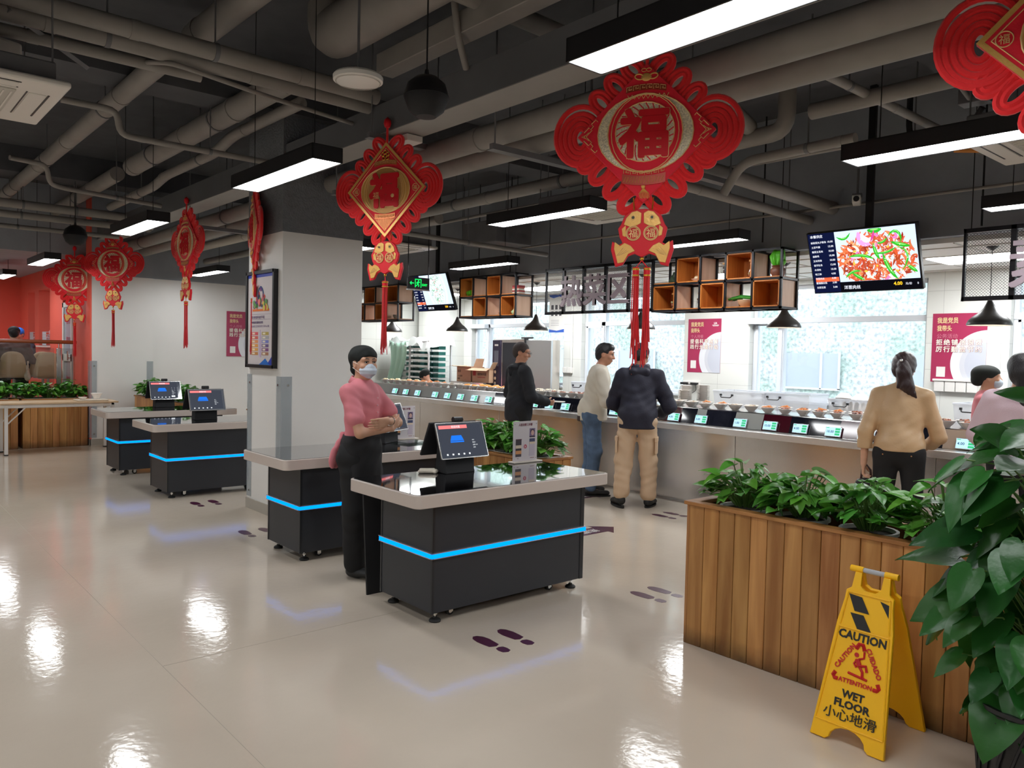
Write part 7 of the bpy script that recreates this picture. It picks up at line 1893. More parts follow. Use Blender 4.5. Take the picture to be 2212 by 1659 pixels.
def head_sdf(s, c, R, f=1.0):
    """c head centre, R 3x3 matrix (local +Y is the face direction)"""
    def P(x, y, z): return c+np.array(R @ Vector((x*f, y*f, z*f)))
    s.ell(P(0, -.012, .025), (.076*f, .095*f, .088*f), R, k=.02)
    s.ell(P(0, .018, -.03), (.062*f, .072*f, .080*f), R, k=.03)
    s.ell(P(0, .045, -.075), (.036*f, .035*f, .032*f), R, k=.03)
    s.cone(P(0, .088, .015), P(0, .108, -.022), .009*f, .013*f, k=.012)          # nose
    s.cone(P(-.013, .098, -.026), P(.013, .098, -.026), .008*f, k=.01)
    s.cone(P(-.02, .088, -.056), P(.02, .088, -.056), .008*f, k=.008)             # lips
    s.cone(P(-.045, .072, .032), P(.045, .072, .032), .016*f, k=.02)              # brow
    for sx in (-1, 1):
        s.ell(P(sx*.03, .092, .014), (.016*f, .008*f, .010*f), R, k=.008, sub=True)
        s.ell(P(sx*.042, .07, -.02), (.022*f, .02*f, .02*f), R, k=.02)
        s.ell(P(sx*.078, -.008, -.008), (.009*f, .020*f, .032*f), R @ Matrix.Rotation(.25, 3, 'X'), k=.006)
        s.ell(P(sx*.086, .0, -.006), (.006*f, .010*f, .018*f), R, k=.004, sub=True)
def face_parts(c, R, parent, f=1.0, mouth=True):
    def P(x, y, z): return Vector(c)+R @ Vector((x*f, y*f, z*f))
    for sx in (-1, 1):
        k = MB(); k.ball(P(sx*.030, .0805, .012), .0105*f, 12, 8); e = k.build('eye', M_eyew, parent)
        k = MB(); k.ball(P(sx*.031, .0865, .012), .0064*f, 10, 8); k.build('iris', M_iris, e)
        k = MB(); k.tube([P(sx*.014, .091, .0165), P(sx*.030, .0945, .0190), P(sx*.046, .082, .0145)], .0026*f, n=5); k.build('eyelid', M_hair, parent)
        k = MB(); k.tube([P(sx*.012, .094, .036), P(sx*.03, .093, .041), P(sx*.05, .078, .036)], [.002*f, .0032*f, .0012*f], n=6); k.build('eyebrow', M_hair, parent)
    if mouth:
        k = MB(); k.tube([P(-.022, .088, -.055), P(-.008, .097, -.053), P(0, .0965, -.0545), P(.008, .097, -.053), P(.022, .088, -.055)], [.001, .003*f, .003*f, .003*f, .001], n=6); k.build('lips', mat('lip_rose', lin((176, 96, 90)), .4), parent)
def hand_sdf(s, w_, d, n, side=1, curl=.5, f=1.0, spread=.012):
    """wrist w_, finger direction d, palm normal n (points to the palm side), side=+1: thumb along cross(d,n)"""
    d = Vector(d).normalized(); n = Vector(n); n = (n-d*n.dot(d)).normalized(); t = d.cross(n)*side
    w_ = Vector(w_)
    def A(v): return np.array(v)
    palm = w_+d*.045*f
    for q in (-.028, -.010, .010, .028): s.cone(A(w_+t*q*.6), A(w_+d*.08*f+t*q), .013*f, .0105*f, k=.012)
    lens = (.062, .072, .078, .070)
    for i, q in enumerate((-.030, -.010, .010, .030)):
        base = w_+d*.082*f+t*q; L_ = lens[i]*f; c1 = curl*(.8+.1*i)
        d1 = (d*math.cos(c1)+n*math.sin(c1)); d2 = (d*math.cos(c1*1.9)+n*math.sin(c1*1.9)); d3 = (d*math.cos(c1*2.6)+n*math.sin(c1*2.6))
        p1 = base+d1*L_*.42; p2 = p1+d2*L_*.32; p3 = p2+d3*L_*.26
        s.cone(A(base), A(p1), .0098*f, .0088*f, k=.003); s.cone(A(p1), A(p2), .0088*f, .008*f, k=.003); s.cone(A(p2), A(p3), .008*f, .0068*f, k=.003)
    tb = w_+d*.02*f+t*.028; tdir = (d*.62+t*.62+n*.45).normalized(); t1 = tb+tdir*.036*f; t2 = t1+(d*.85+t*.15+n*.5).normalized()*.032*f
    s.cone(A(tb), A(t1), .0125*f, .0105*f, k=.008); s.cone(A(t1), A(t2), .0105*f, .008*f, k=.004)
class Human:
    """joints in local metres; local +Y is forward"""
    def __init__(s, label, loc, rz, h=1.70, lean=0.0, skin=None, turn=0.0, nod=0.0, **J):
        s.root = thing('person', label, 'person', loc, rz)
        f = h/1.70; s.f = f; s.skin = skin or M_skin
        j = dict(pelvis=(0, 0, .93), chest=(0, .01, 1.24), neck=(0, .0, 1.42), head=(0, .03, 1.575),
                 shL=(-.168, -.01, 1.345), shR=(.168, -.01, 1.345), elL=(-.235, -.02, 1.09), elR=(.235, -.02, 1.09), wrL=(-.24, .08, .85), wrR=(.24, .08, .85),
                 hiL=(-.095, 0, .90), hiR=(.095, 0, .90), knL=(-.11, .02, .49), knR=(.11, .02, .49), anL=(-.12, -.02, .09), anR=(.12, -.02, .09), toL=(-.13, .14, .03), toR=(.13, .14, .03))
        j = {k_: V3(*v)*f for k_, v in j.items()}
        if lean:   # bend the trunk forward about the pelvis
            ca, sa = math.cos(lean), math.sin(lean); o = j['pelvis'].copy()
            for k_ in ('chest', 'neck', 'head', 'shL', 'shR', 'elL', 'elR', 'wrL', 'wrR'):
                v = j[k_]-o; j[k_] = o+V3(v[0], v[1]*ca+v[2]*sa, v[2]*ca-v[1]*sa)
        for k_, v in J.items(): j[k_] = V3(*v)
        s.j = j
        s.HR = (Matrix.Rotation(turn, 3, 'Z') @ Matrix.Rotation(-nod-lean*.6, 3, 'X'))
    def body(s, voxel=.007, hands=(('L', None), ('R', None)), full=True, curl=.5):
        j = s.j; f = s.f; b = SDF(voxel, .02)
        head_sdf(b, j['head'], s.HR, f)
        b.chain([(j['head']+V3(0, -.01, -.04)*f, .05*f), (j['neck'], .054*f), (j['chest']+(j['neck']-j['chest'])*.6, .07*f)], k=.03)
        tr = rotm(j['neck']-j['pelvis'])
        b.ell(j['chest'], (.145*f, .095*f, .18*f), tr, k=.04); b.ell((j['chest']+j['pelvis'])/2, (.12*f, .085*f, .16*f), tr, k=.05); b.ell(j['pelvis'], (.145*f, .10*f, .11*f), k=.05)
        for S in 'LR':
            b.chain([(j['sh'+S], .048*f), (j['el'+S], .036*f), (j['wr'+S], .025*f)], k=.02)
            b.chain([(j['hi'+S], .075*f), (j['kn'+S], .052*f), (j['an'+S], .036*f)], k=.03)
            b.cone(j['an'+S]+V3(0, 0, -.03), j['to'+S], .033*f, .026*f, k=.02)
            b.cone(j['chest']+(j['neck']-j['chest'])*.6, j['sh'+S], .06*f, .05*f, k=.03)
        for S, h_ in hands:
            if h_ is None:
                d = j['wr'+S]-j['el'+S]; h_ = (d, (1 if S == 'L' else -1, .2, 0), 1 if S == 'R' else -1)
            hand_sdf(b, j['wr'+S], h_[0], h_[1], h_[2], h_[3] if len(h_) > 3 else curl, f)
        o = b.build('body', s.skin, s.root); return o
    def top(s, m, name='jacket', loose=1.0, hem=None, sleeve=1.0, voxel=.008, folds=None, collar=0.0, sleeve_r=(.066, .056, .044), ext=0.0, belly=1.0, relax=1):
        j = s.j; f = s.f; b = SDF(voxel, .03); L = loose
        tr = rotm(j['neck']-j['pelvis']); up = (j['neck']-j['pelvis']); up = up/np.linalg.norm(up)
        b.ell(j['chest']+up*.02, (.178*f*L, .122*f*L, .20*f), tr, k=.05)
        b.ell((j['chest']+j['pelvis'])/2, (.158*f*L, .118*f*L*belly, .19*f), tr, k=.06)
        b.ell(j['pelvis']+up*.02, (.172*f*L, .128*f*L*belly, .13*f), k=.05)
        if ext: b.cone(j['pelvis'], j['pelvis']-V3(0, 0, ext), .168*f*L, .172*f*L, k=.05, flat=.90)
        sc_ = j['chest']+(j['neck']-j['chest'])*.72
        for S in 'LR':
            b.cone(sc_, j['sh'+S], .074*f*L, .054*f*L, k=.04)
            e = j['sh'+S]+(j['el'+S]-j['sh'+S])*min(1, sleeve*2 if sleeve < .5 else 1)
            b.cone(j['sh'+S], e, sleeve_r[0]*f*L, sleeve_r[1]*f*L, k=.035)
            if sleeve > .5: b.cone(j['el'+S], j['el'+S]+(j['wr'+S]-j['el'+S])*((sleeve-.5)*2), sleeve_r[1]*f*L, sleeve_r[2]*f*L, k=.02)
        if collar: b.cone(sc_, j['neck']+up*collar*.3, .07*f, .066*f, k=.02)
        b.ell(j['neck']+up*(.075*f), (.058*f, .060*f, .05*f), k=.01, sub=True)
        if folds: b.folds = folds
        if hem is not None: b.cut((0, 0, hem), (0, 0, -1))
        return b.build(name, m, s.root, relax=relax)
    def legs(s, m, name='trousers', r=(.098, .070, .056), top=None, voxel=.008, folds=None, stop=1.0, seat=1.0, k=.03):
        j = s.j; f = s.f; b = SDF(voxel, k)
        b.ell(j['pelvis']+V3(0, -.012, -.02), (.168*f, .125*f*seat, .125*f), k=.04)
        for S in 'LR':
            an = j['kn'+S]+(j['an'+S]-j['kn'+S])*stop+V3(0, 0, .0)
            b.chain([(j['hi'+S]+V3(0, -.01, -.02), r[0]*f), (j['kn'+S], r[1]*f), (an, r[2]*f)], k=k)
            b.ell(j['hi'+S]+V3(0, -.05, -.03), (.085*f, .075*f, .095*f), k=.04)
        if folds: b.folds = folds
        if top is not None: b.cut((0, 0, top), (0, 0, 1))
        return b.build(name, m, s.root)
    def shoes(s, m, sole=None, f2=1.0):
        for S in 'LR':
            a = s.j['an'+S]; t_ = s.j['to'+S]; d = t_-a; d[2] = 0; d /= np.linalg.norm(d)
            z0 = min(a[2], t_[2]+.06)
            b = SDF(.006, .02)
            heel = V3(a[0], a[1], a[2]-.045)-d*.03; toe = V3(t_[0], t_[1], t_[2]+.008)+d*.02
            b.cone(heel, heel+d*.06, .040, .042); b.cone(heel+d*.05, toe, .042, .036, flat=.8, fd=(0, 0, 1)); b.cone(heel+d*.02+V3(0, 0, .02), V3(a[0], a[1], a[2]+.01), .042, .040)
            o = b.build('shoe', m, s.root)
            if sole:
                k = MB(); q = Vector((-d[1], d[0], 0)); D = Vector(d); pts = []
                for i in range(20):
                    an = 2*PI*i/20; pts.append(Vector(((heel+toe)/2))+D*(np.linalg.norm(toe-heel)/2+.045)*math.cos(an)+q*.044*math.sin(an))
                zb = min(heel[2], toe[2])-.042
                k.add([(p.x, p.y, zb) for p in pts]+[(p.x, p.y, zb+.02) for p in pts], [tuple(range(20))[::-1], tuple(range(20, 40))]+[(i, (i+1) % 20, 20+(i+1) % 20, 20+i) for i in range(20)])
                k.build('sole', sole, o)
    def hair(s, m, kind='short', voxel=.006, vol=1.0):
        c = s.j['head']; f = s.f; R = s.HR
        def P(x, y, z): return c+np.array(R @ Vector((x*f, y*f, z*f)))
        b = SDF(voxel, .02)
        b.ell(P(0, -.020, .035), (.084*f*vol, .099*f*vol, .092*f*vol), R)
        if kind == 'crop': b.ell(P(0, -.02, .02), (.080*f, .10*f, .09*f), R)
        b.ell(P(0, -.045, -.01), (.074*f*vol, .066*f, .08*f), R)
        if kind == 'short':
            b.cone(P(-.04, .05, .088), P(.04, .05, .09), .022*f*vol, k=.03); b.cone(P(0, .02, .10), P(0, .06, .088), .026*f*vol, k=.03)
            b.folds = lambda X, Y, Z: .0022*np.sin(160*X+70*Y)*np.sin(120*Z+60*X)
        b.ell(P(0, .075, -.035), (.078*f, .072*f, .085*f), R, k=.01, sub=True)
        b.ell(P(0, .045, -.085), (.09*f, .085*f, .07*f), R, k=.01, sub=True)
        for sx in (-1, 1): b.ell(P(sx*.085, .012, -.02), (.02*f, .03*f, .042*f), R, k=.006, sub=True)
        return b.build('hair', m, s.root)
    def P(s, x, y, z): return s.j['head']+np.array(s.HR @ Vector((x*s.f, y*s.f, z*s.f)))
# ---------------------------------------------------------------- staff woman with crossed arms
M_pink = mat('uniform_pink', lin((216, 128, 138)), .75, bump=.15, bump_scale=300)
M_apron = mat('apron_black', (.010, .010, .012), .8)
M_blk = mat('trousers_black', (.008, .008, .009), .85)
M_shoeb = mat('shoe_black', (.012, .012, .013), .5)
W = Human('staff woman with crossed arms in pink uniform shirt, face mask and black cap', (-4.84, 2.80, 0), -1.08, h=1.62, turn=-.55, nod=.02,
          elR=(.200, .115, 1.02), wrR=(.0, .235, 1.045), elL=(-.17, .19, 1.07), wrL=(.07, .245, 1.10), anL=(-.09, -.02, .09), anR=(.09, .02, .09), toL=(-.10, .11, .03), toR=(.10, .15, .03), head=(0, .02, 1.485), neck=(0, -.01, 1.345), shL=(-.155, -.0, 1.285), shR=(.155, -.01, 1.285))
bd = W.body(.006, hands=(('R', ((-.9, .12, .45), (.1, -1, .1), -1, .25)), ('L', ((.95, -.25, -.15), (0, -1, .1), 1, .3))))
face_parts(W.j['head'], W.HR, W.root, W.f, mouth=False)
s_ = W.top(M_pink, 'uniform_shirt', .93, hem=.80, sleeve=.32, voxel=.006, folds=fold(.0028, 34, 26, 1), collar=.0, sleeve_r=(.066, .070, .05))
k = SDF(.005, .015)   # shirt tail showing behind the apron
k.cone((.03, -.13, .95), (.07, -.17, .80), .05, .06, flat=.45); k.cone((-.04, -.13, .95), (-.03, -.17, .80), .05, .06, flat=.45); k.folds = fold(.004, 60, 8, 2); k.build('shirt_tail', M_pink, W.root)
# folded collar around the neck, open at the front
k = MB(); vs = []; fs = []; n = 18
for i in range(n+1):
    a = -2.55+5.1*i/n; c_ = abs(a)/2.55; sx = -math.sin(a); cy_ = -math.cos(a)
    zi = 1.392-.052*c_**2; tip = max(0, c_-.72)/.28
    vs.append((sx*.056, -.012+cy_*.056+.012*c_, zi)); vs.append((sx*.064, -.012+cy_*.066+.016*c_, zi+.008)); vs.append((sx*(.088+.012*c_-.02*tip), -.012+cy_*(.09+.01*c_)+.036*c_, zi-.036-.05*tip))
for i in range(n):
    for q in (0, 1): a = i*3+q; fs.append((a, a+1, a+4, a+3))
k.add(vs, fs); o = k.build('collar', M_pink, W.root, fixn=False, smooth=50); so = o.modifiers.new('s', 'SOLIDIFY'); so.thickness = .005; so.offset = 1
k = MB()
for z in (1.25, 1.20, 1.15): k.cyl((0, .125, z), (0, .131, z), .006, n=10)
k.build('button', mat('pink_button', lin((226, 170, 176)), .3), W.root)
W.legs(M_blk, 'trousers', r=(.10, .088, .080), voxel=.009, folds=fold(.004, 24, 14, 4), stop=.95)
k = SDF(.007, .03)    # waist apron
k.cone((0, .0, .975), (0, .0, .90), .150, .158, flat=.80, fd=(0, 1, 0)); k.cone((0, .015, .90), (0, .03, .60), .162, .172, flat=.72)
k.folds = fold(.005, 26, 9, 6); k.cut((0, 0, .99), (0, 0, 1)); k.cut((0, 0, .60), (0, 0, -1)); k.build('waist_apron', M_apron, W.root)
W.shoes(M_shoeb)
# face mask
k = SDF(.004, .012); P = W.P
k.ell(P(0, .050, -.048), (.062, .066, .052), W.HR); k.cone(P(0, .095, -.01), P(0, .105, -.05), .018, .024, k=.02); k.cone(P(0, .10, -.05), P(0, .075, -.085), .02, .02)
k.ell(P(0, -.03, -.04), (.12, .075, .12), W.HR, k=.006, sub=True); k.ell(P(0, .08, .045), (.12, .08, .040), W.HR, k=.004, sub=True)
k.folds = lambda X, Y, Z: .0015*np.sin(230*Z)
mk_ = k.build('face_mask', mat('mask_pale_blue', lin((200, 212, 226)), .7), W.root)
for sx in (-1, 1):
    q = MB(); q.tube([P(sx*.052, .06, -.012), P(sx*.074, .02, .0), P(sx*.088, -.012, .012)], .0018, n=5); q.tube([P(sx*.05, .05, -.075), P(sx*.07, .01, -.05), P(sx*.088, -.016, -.03)], .0018, n=5); q.build('ear_loop', M_plastic, mk_)
# hair and cap
k = SDF(.005, .02); k.ell(P(0, -.025, .02), (.080, .094, .09), W.HR); k.ell(P(0, .085, -.03), (.078, .075, .098), W.HR, k=.01, sub=True); k.ell(P(0, .02, -.09), (.09, .09, .05), W.HR, k=.01, sub=True)
for sx in (-1, 1): k.ell(P(sx*.085, .0, -.02), (.018, .03, .04), W.HR, k=.006, sub=True)
k.cone(P(0, -.10, -.05), P(.02, -.12, -.19), .03, .014); k.build('hair', M_hair, W.root)
k = SDF(.005, .02); k.ell(P(0, -.03, .055), (.092, .112, .075), W.HR); k.cone(P(0, -.085, .03), P(0, -.10, -.045), .072, .055, k=.04); k.cone(P(0, .035, .055), P(0, .05, .05), .055, .04, k=.03)
k.ell(P(0, .10, -.012), (.12, .075, .062), W.HR, k=.008, sub=True); k.folds = lambda X, Y, Z: .003*np.sin(50*X+30*Y)*np.sin(60*Z)
for sx in (-1, 1): k.ell(P(sx*.09, .01, -.03), (.03, .04, .05), W.HR, k=.006, sub=True)
k.build('chef_cap', mat('cap_black', (.006, .009, .008), .85), W.root)
q = MB(); wl2 = Vector(W.j['wrL']); ell_ring(q, 0, 0, .031, .031, .0035, 0, 0, 24); 
br = q.build('bracelet', M_chrome, W.root); br.location = wl2-Vector((.025, -.01, 0)); br.rotation_euler = (0, 0, PI/2+.3)
# ---------------------------------------------------------------- man in black hoodie
M_hood = mat('hoodie_black', (.012, .013, .018), .85, bump=.2, bump_scale=200)
A = Human('man in black hoodie and glasses at the food counter, holding a plate', (-7.22, 6.36, 0), -.25, h=1.72, turn=-.75, nod=.25, skin=M_skin2,
          elR=(.24, .05, 1.06), wrR=(.17, .30, .99), elL=(-.245, -.01, 1.08), wrL=(-.12, .22, .97))
A.body(.008, hands=(('R', ((-.1, 1, -.1), (-1, 0, .3), 1, .5)), ('L', ((.5, .9, 0), (.2, 0, 1), -1, .4))))
face_parts(A.j['head'], A.HR, A.root, A.f)
A.top(M_hood, 'hoodie', 1.08, hem=.76, sleeve=.97, voxel=.009, folds=fold(.004, 22, 18, 8), ext=.1, sleeve_r=(.072, .064, .052))
k = SDF(.007, .02); k.cone((-.06, -.06, 1.40), (.06, -.06, 1.40), .05); k.cone((-.075, -.02, 1.43), (-.02, -.10, 1.41), .034); k.cone((.075, -.02, 1.43), (.02, -.10, 1.41), .034); k.cone((0, -.10, 1.40), (0, -.11, 1.33), .045, .03); k.folds = fold(.004, 50, 40, 3); k.build('hood', M_hood, A.root)
A.legs(M_blk, 'trousers', voxel=.011, folds=fold(.003, 20, 12, 1)); A.shoes(M_shoeb)
A.hair(mat('cropped_hair', lin((62, 52, 50)), .8, noise_amt=.2, noise_scale=40), 'crop', vol=.965)
def glasses(H, parent=None):
    k = MB()
    for sx in (-1, 1):
        pts = [Vector(H.P(sx*.033+.023*math.cos(a), .108, .010+.019*math.sin(a))) for a in [2*PI*i/16 for i in range(16)]]; k.tube(pts, .0015, n=4, closed=True)
        k.tube([Vector(H.P(sx*.056, .106, .015)), Vector(H.P(sx*.082, .05, .016)), Vector(H.P(sx*.086, -.01, .008))], .0018, n=4)
    k.tube([Vector(H.P(-.01, .11, .015)), Vector(H.P(.01, .11, .015))], .0015, n=4)
    k.build('glasses', M_black, H.root)
glasses(A)
k = MB(); k.prism(rrect(-.12, .12, -.075, .075, .03), 0, .012, 'xy'); o = k.build('hand_plate', M_bowl, None, bevel=.004, loc=(-7.04, 6.80, .985), rotz=.3); tag(o, 'cream plate held by the man in the black hoodie', 'plate')
# ---------------------------------------------------------------- man in cream sweatshirt
M_creamsw = mat('sweatshirt_cream', lin((214, 206, 190)), .85, bump=.2, bump_scale=250)
M_jean = mat('jeans_blue', lin((84, 106, 134)), .85, noise_amt=.28, noise_scale=9, bump=.15, bump_scale=200)
B = Human('man in cream sweatshirt and blue jeans leaning toward the food counter', (-6.12, 6.50, 0), -.62, h=1.73, lean=.16, turn=-.42, nod=.1, skin=M_skin2,
          elR=(.255, .10, 1.07), wrR=(.18, .34, 1.02), elL=(-.25, .06, 1.10), wrL=(-.12, .32, 1.0))
B.body(.008)
face_parts(B.j['head'], B.HR, B.root, B.f)
B.top(M_creamsw, 'sweatshirt', 1.07, hem=.845, ext=.06, sleeve=.93, voxel=.008, folds=fold(.005, 24, 22, 11), sleeve_r=(.070, .062, .048))
B.legs(M_jean, 'jeans', r=(.094, .076, .066), voxel=.008, folds=fold(.005, 20, 24, 5), stop=.97)
B.shoes(M_shoeb, M_rubber); B.hair(M_hair, 'short')
k = MB(); k.box(-.05, .05, -.008, .008, -.03, .03); o = k.build('belt_pouch', mat('brown_leather', lin((56, 40, 40)), .5), B.root, bevel=.004); o.location = (.04, -.160, .865)
# ---------------------------------------------------------------- man in navy jacket and khaki trousers
M_navy = mat('jacket_navy', lin((28, 28, 46)), .7, bump=.2, bump_scale=60)
M_khaki = mat('trousers_khaki', lin((208, 180, 150)), .85, bump=.15, bump_scale=200)
C = Human('man in dark navy hooded jacket and khaki cargo trousers seen from behind', (-5.31, 6.33, 0), .62, h=1.74,  lean=.26, nod=.38, turn=-.25, skin=M_skin2,
          elR=(.315, .12, 1.06), wrR=(.21, .38, .97), elL=(-.27, .13, 1.08), wrL=(-.14, .38, .96), anR=(.13, .06, .10), toR=(.17, .22, .03), anL=(-.15, -.05, .12), toL=(-.23, .10, .035), knR=(.12, .06, .50), knL=(-.13, .0, .50))
C.body(.008)
C.top(M_navy, 'jacket', 1.12, ext=.10, hem=.83, sleeve=.96, voxel=.009, folds=fold(.005, 20, 16, 14), sleeve_r=(.078, .068, .056), belly=1.05)
k = SDF(.007, .02); nk = C.j['neck']; k.cone(nk+V3(-.07, -.03, .0), nk+V3(.07, -.03, .0), .05); k.cone(nk+V3(-.05, -.09, -.03), nk+V3(.06, -.09, -.03), .055, .055, k=.03); k.cone(nk+V3(-.075, .01, .03), nk+V3(-.03, -.07, .03), .03); k.cone(nk+V3(.075, .01, .03), nk+V3(.03, -.07, .03), .03)
k.folds = fold(.004, 40, 40, 9); hd = k.build('hood', M_navy, C.root)
q = MB(); q.tube([nk+V3(-.085, -.055, .06), nk+V3(-.095, -.10, .0), nk+V3(-.075, -.135, -.05)], .004, n=5); q.build('orange_piping', mat('piping_orange', lin((200, 90, 60)), .6), hd)
C.legs(M_khaki, 'cargo_trousers', r=(.100, .090, .080), voxel=.009, folds=fold(.006, 18, 20, 7), stop=.9, seat=1.0)
for S, sx in (('L', -1), ('R', 1)):
    p = (C.j['hi'+S]+C.j['kn'+S])/2+V3(sx*.092, -.02, -.05); k = MB(); k.box(-.012, .012, -.07, .07, -.09, .08); k.box(-.016, .016, -.075, .075, .035, .085); o = k.build('cargo_pocket', M_khaki, C.root, bevel=.006); o.location = tuple(p)
C.shoes(M_shoeb, M_rubber)
C.hair(M_hair, 'short', vol=1.0); glasses(C)
k = SDF(.006, .02); k.ell(C.P(0, -.022, .035), (.088, .104, .094), C.HR); k.ell(C.P(0, 0, -.12), (.14, .16, .115), C.HR, k=.008, sub=True); k.build('knit_cap', mat('cap_navy', lin((22, 22, 38)), .9, bump=.3, bump_scale=150), C.root)
# ---------------------------------------------------------------- woman in tan jacket
M_tan = mat('leather_tan', lin((202, 168, 128)), .4, bump=.12, bump_scale=60)
D = Human('woman in tan leather jacket and black trousers bending at the food counter', (-2.66, 6.34, 0), .30, h=1.66, lean=.14, nod=.30, turn=-.05,
          elR=(.265, .08, 1.0), wrR=(.17, .28, .90), elL=(-.245, -.02, 1.02), wrL=(-.25, -.02, .76))
D.body(.008, hands=(('R', None), ('L', ((0, 0, -1), (1, 0, 0), -1, .9))))
D.top(M_tan, 'leather_jacket', 1.04, hem=.885, ext=.04, sleeve=.96, voxel=.0075, folds=fold(.0028, 14, 24, 21), sleeve_r=(.060, .058, .050), belly=1.05)
D.legs(M_blk, 'trousers', r=(.100, .072, .056), voxel=.009, folds=fold(.002, 20, 10, 3), seat=1.1); D.shoes(M_shoeb)
k = MB()
for sx in (-1, 1): k.disc((sx*.10, -.152, .86), .005, 8, (0, -1, 0))
k.build('pocket_stud', M_chrome, D.root)
P = D.P; k = SDF(.0055, .02); k.ell(P(0, -.02, .03), (.090, .104, .10), D.HR); k.ell(P(0, -.05, -.02), (.084, .07, .09), D.HR); k.ell(P(0, .095, -.02), (.08, .07, .10), D.HR, k=.01, sub=True)
A0 = Vector(P(.01, -.125, -.02)); q_ = lambda x, y, z: np.array(A0+Vector((x, y, z))); k.cone(q_(0, 0, 0), q_(.01, -.015, -.06), .042, .052); k.cone(q_(.01, -.015, -.06), q_(.035, -.02, -.16), .052, .05); k.cone(q_(.035, -.02, -.16), q_(.10, -.015, -.255), .05, .012); k.cone(q_(.0, -.01, -.10), q_(-.03, -.01, -.19), .045, .010); k.cone(q_(.03, -.015, -.14), q_(.05, -.015, -.25), .04, .008)
k.folds = lambda X, Y, Z: .0016*np.sin(150*X+12*np.sin(12*Z)); k.build('ponytail_hair', M_hairb, D.root)
q = MB(); q.ball(A0+Vector((-.01, -.045, .035)), .012, 10, 8); q.build('hair_clip', M_chrome, D.root)
t = thing('handbag', 'small black handbag held low by the woman in the tan jacket', 'handbag', (-2.875, 6.26, .44), .3)
k = SDF(.007, .02); k.cone((-.05, 0, .03), (.05, 0, .03), .045); k.cone((-.045, 0, .16), (.045, 0, .16), .035); k.cone((0, 0, .05), (0, 0, .16), .06, .045, flat=.7); k.build('bag_body', mat('bag_black', (.012, .012, .013), .4), t)
k = MB(); k.tube([(-.04, 0, .18), (-.03, 0, .27), (0, 0, .31), (.03, 0, .27), (.04, 0, .18)], .009, n=8); k.build('bag_handle', mat('strap_brown', lin((60, 36, 34)), .5), t)
k = MB(); k.cyl((-.045, 0, .175), (.045, 0, .175), .02, n=14); k.build('clasp', M_chrome, t)
# ---------------------------------------------------------------- woman in pale pink at the right edge
M_ppink = mat('knit_pale_pink', lin((226, 200, 210)), .8, bump=.2, bump_scale=150)
F_ = Human('woman in pale pink top with black hair, partly cropped at the right edge', (-1.88, 6.45, 0), .25, h=1.66, turn=.15,
           elL=(-.25, .0, 1.06), wrL=(-.17, .20, .93), elR=(.25, .05, 1.06), wrR=(.15, .28, .97))
F_.body(.009); F_.top(M_ppink, 'knit_top', 1.08, hem=.80, sleeve=.95, voxel=.009, folds=fold(.004, 24, 20, 31), sleeve_r=(.074, .070, .056), ext=.05); F_.legs(M_blk, 'trousers', voxel=.011); F_.shoes(M_shoeb)
P = F_.P; k = SDF(.007, .02); k.ell(P(0, -.02, .03), (.092, .106, .10), F_.HR); k.ell(P(0, -.06, -.02), (.085, .07, .10), F_.HR); k.ell(P(0, .095, -.02), (.08, .07, .10), F_.HR, k=.01, sub=True); k.cone(P(0, -.10, -.02), P(.01, -.12, -.30), .05, .03); k.build('long_hair', M_hair, F_.root)
# ---------------------------------------------------------------- kitchen staff
G_ = Human('kitchen worker with black cap and pink collar behind the counter at the right', (-2.66, 8.15, 0), -1.35, h=1.56, turn=.1)
G_.body(.010); G_.top(M_pink, 'uniform_shirt', 1.0, hem=.85, sleeve=.46, voxel=.010, sleeve_r=(.066, .068, .05)); G_.legs(M_blk, 'trousers', voxel=.012); G_.shoes(M_shoeb)
P = G_.P; k = SDF(.006, .02); k.ell(P(0, -.03, .05), (.096, .115, .075), G_.HR); k.cone(P(0, -.085, .03), P(0, -.10, -.02), .07, .06, k=.04); k.ell(P(0, .10, -.02), (.12, .075, .06), G_.HR, k=.008, sub=True); k.build('chef_cap', MATS['cap_black'], G_.root)
k = SDF(.005, .012); k.ell(P(0, .050, -.048), (.062, .066, .052), G_.HR); k.ell(P(0, -.03, -.04), (.12, .075, .12), G_.HR, k=.006, sub=True); k.build('face_mask', MATS['mask_pale_blue'], G_.root)
H_ = Human('crouching kitchen worker in pink with black cap behind the left counter', (-11.15, 7.98, -.27), 2.0, h=1.60, lean=.45, nod=.6, anL=(-.12, -.02, .36), anR=(.12, -.02, .36), toL=(-.13, .14, .30), toR=(.13, .14, .30), knL=(-.11, .14, .64), knR=(.11, .14, .64))
H_.body(.011); H_.top(mat('uniform_bright_pink', lin((232, 120, 150)), .75), 'uniform_shirt', 1.05, hem=.8, sleeve=.46, voxel=.011, sleeve_r=(.066, .068, .05)); H_.legs(M_blk, 'trousers', voxel=.012, r=(.095, .07, .055)); H_.shoes(M_shoeb)
P = H_.P; k = SDF(.007, .02); k.ell(P(0, -.02, .04), (.094, .11, .085), H_.HR); k.ell(P(0, .10, -.03), (.12, .08, .07), H_.HR, k=.008, sub=True); k.build('chef_cap', MATS['cap_black'], H_.root)
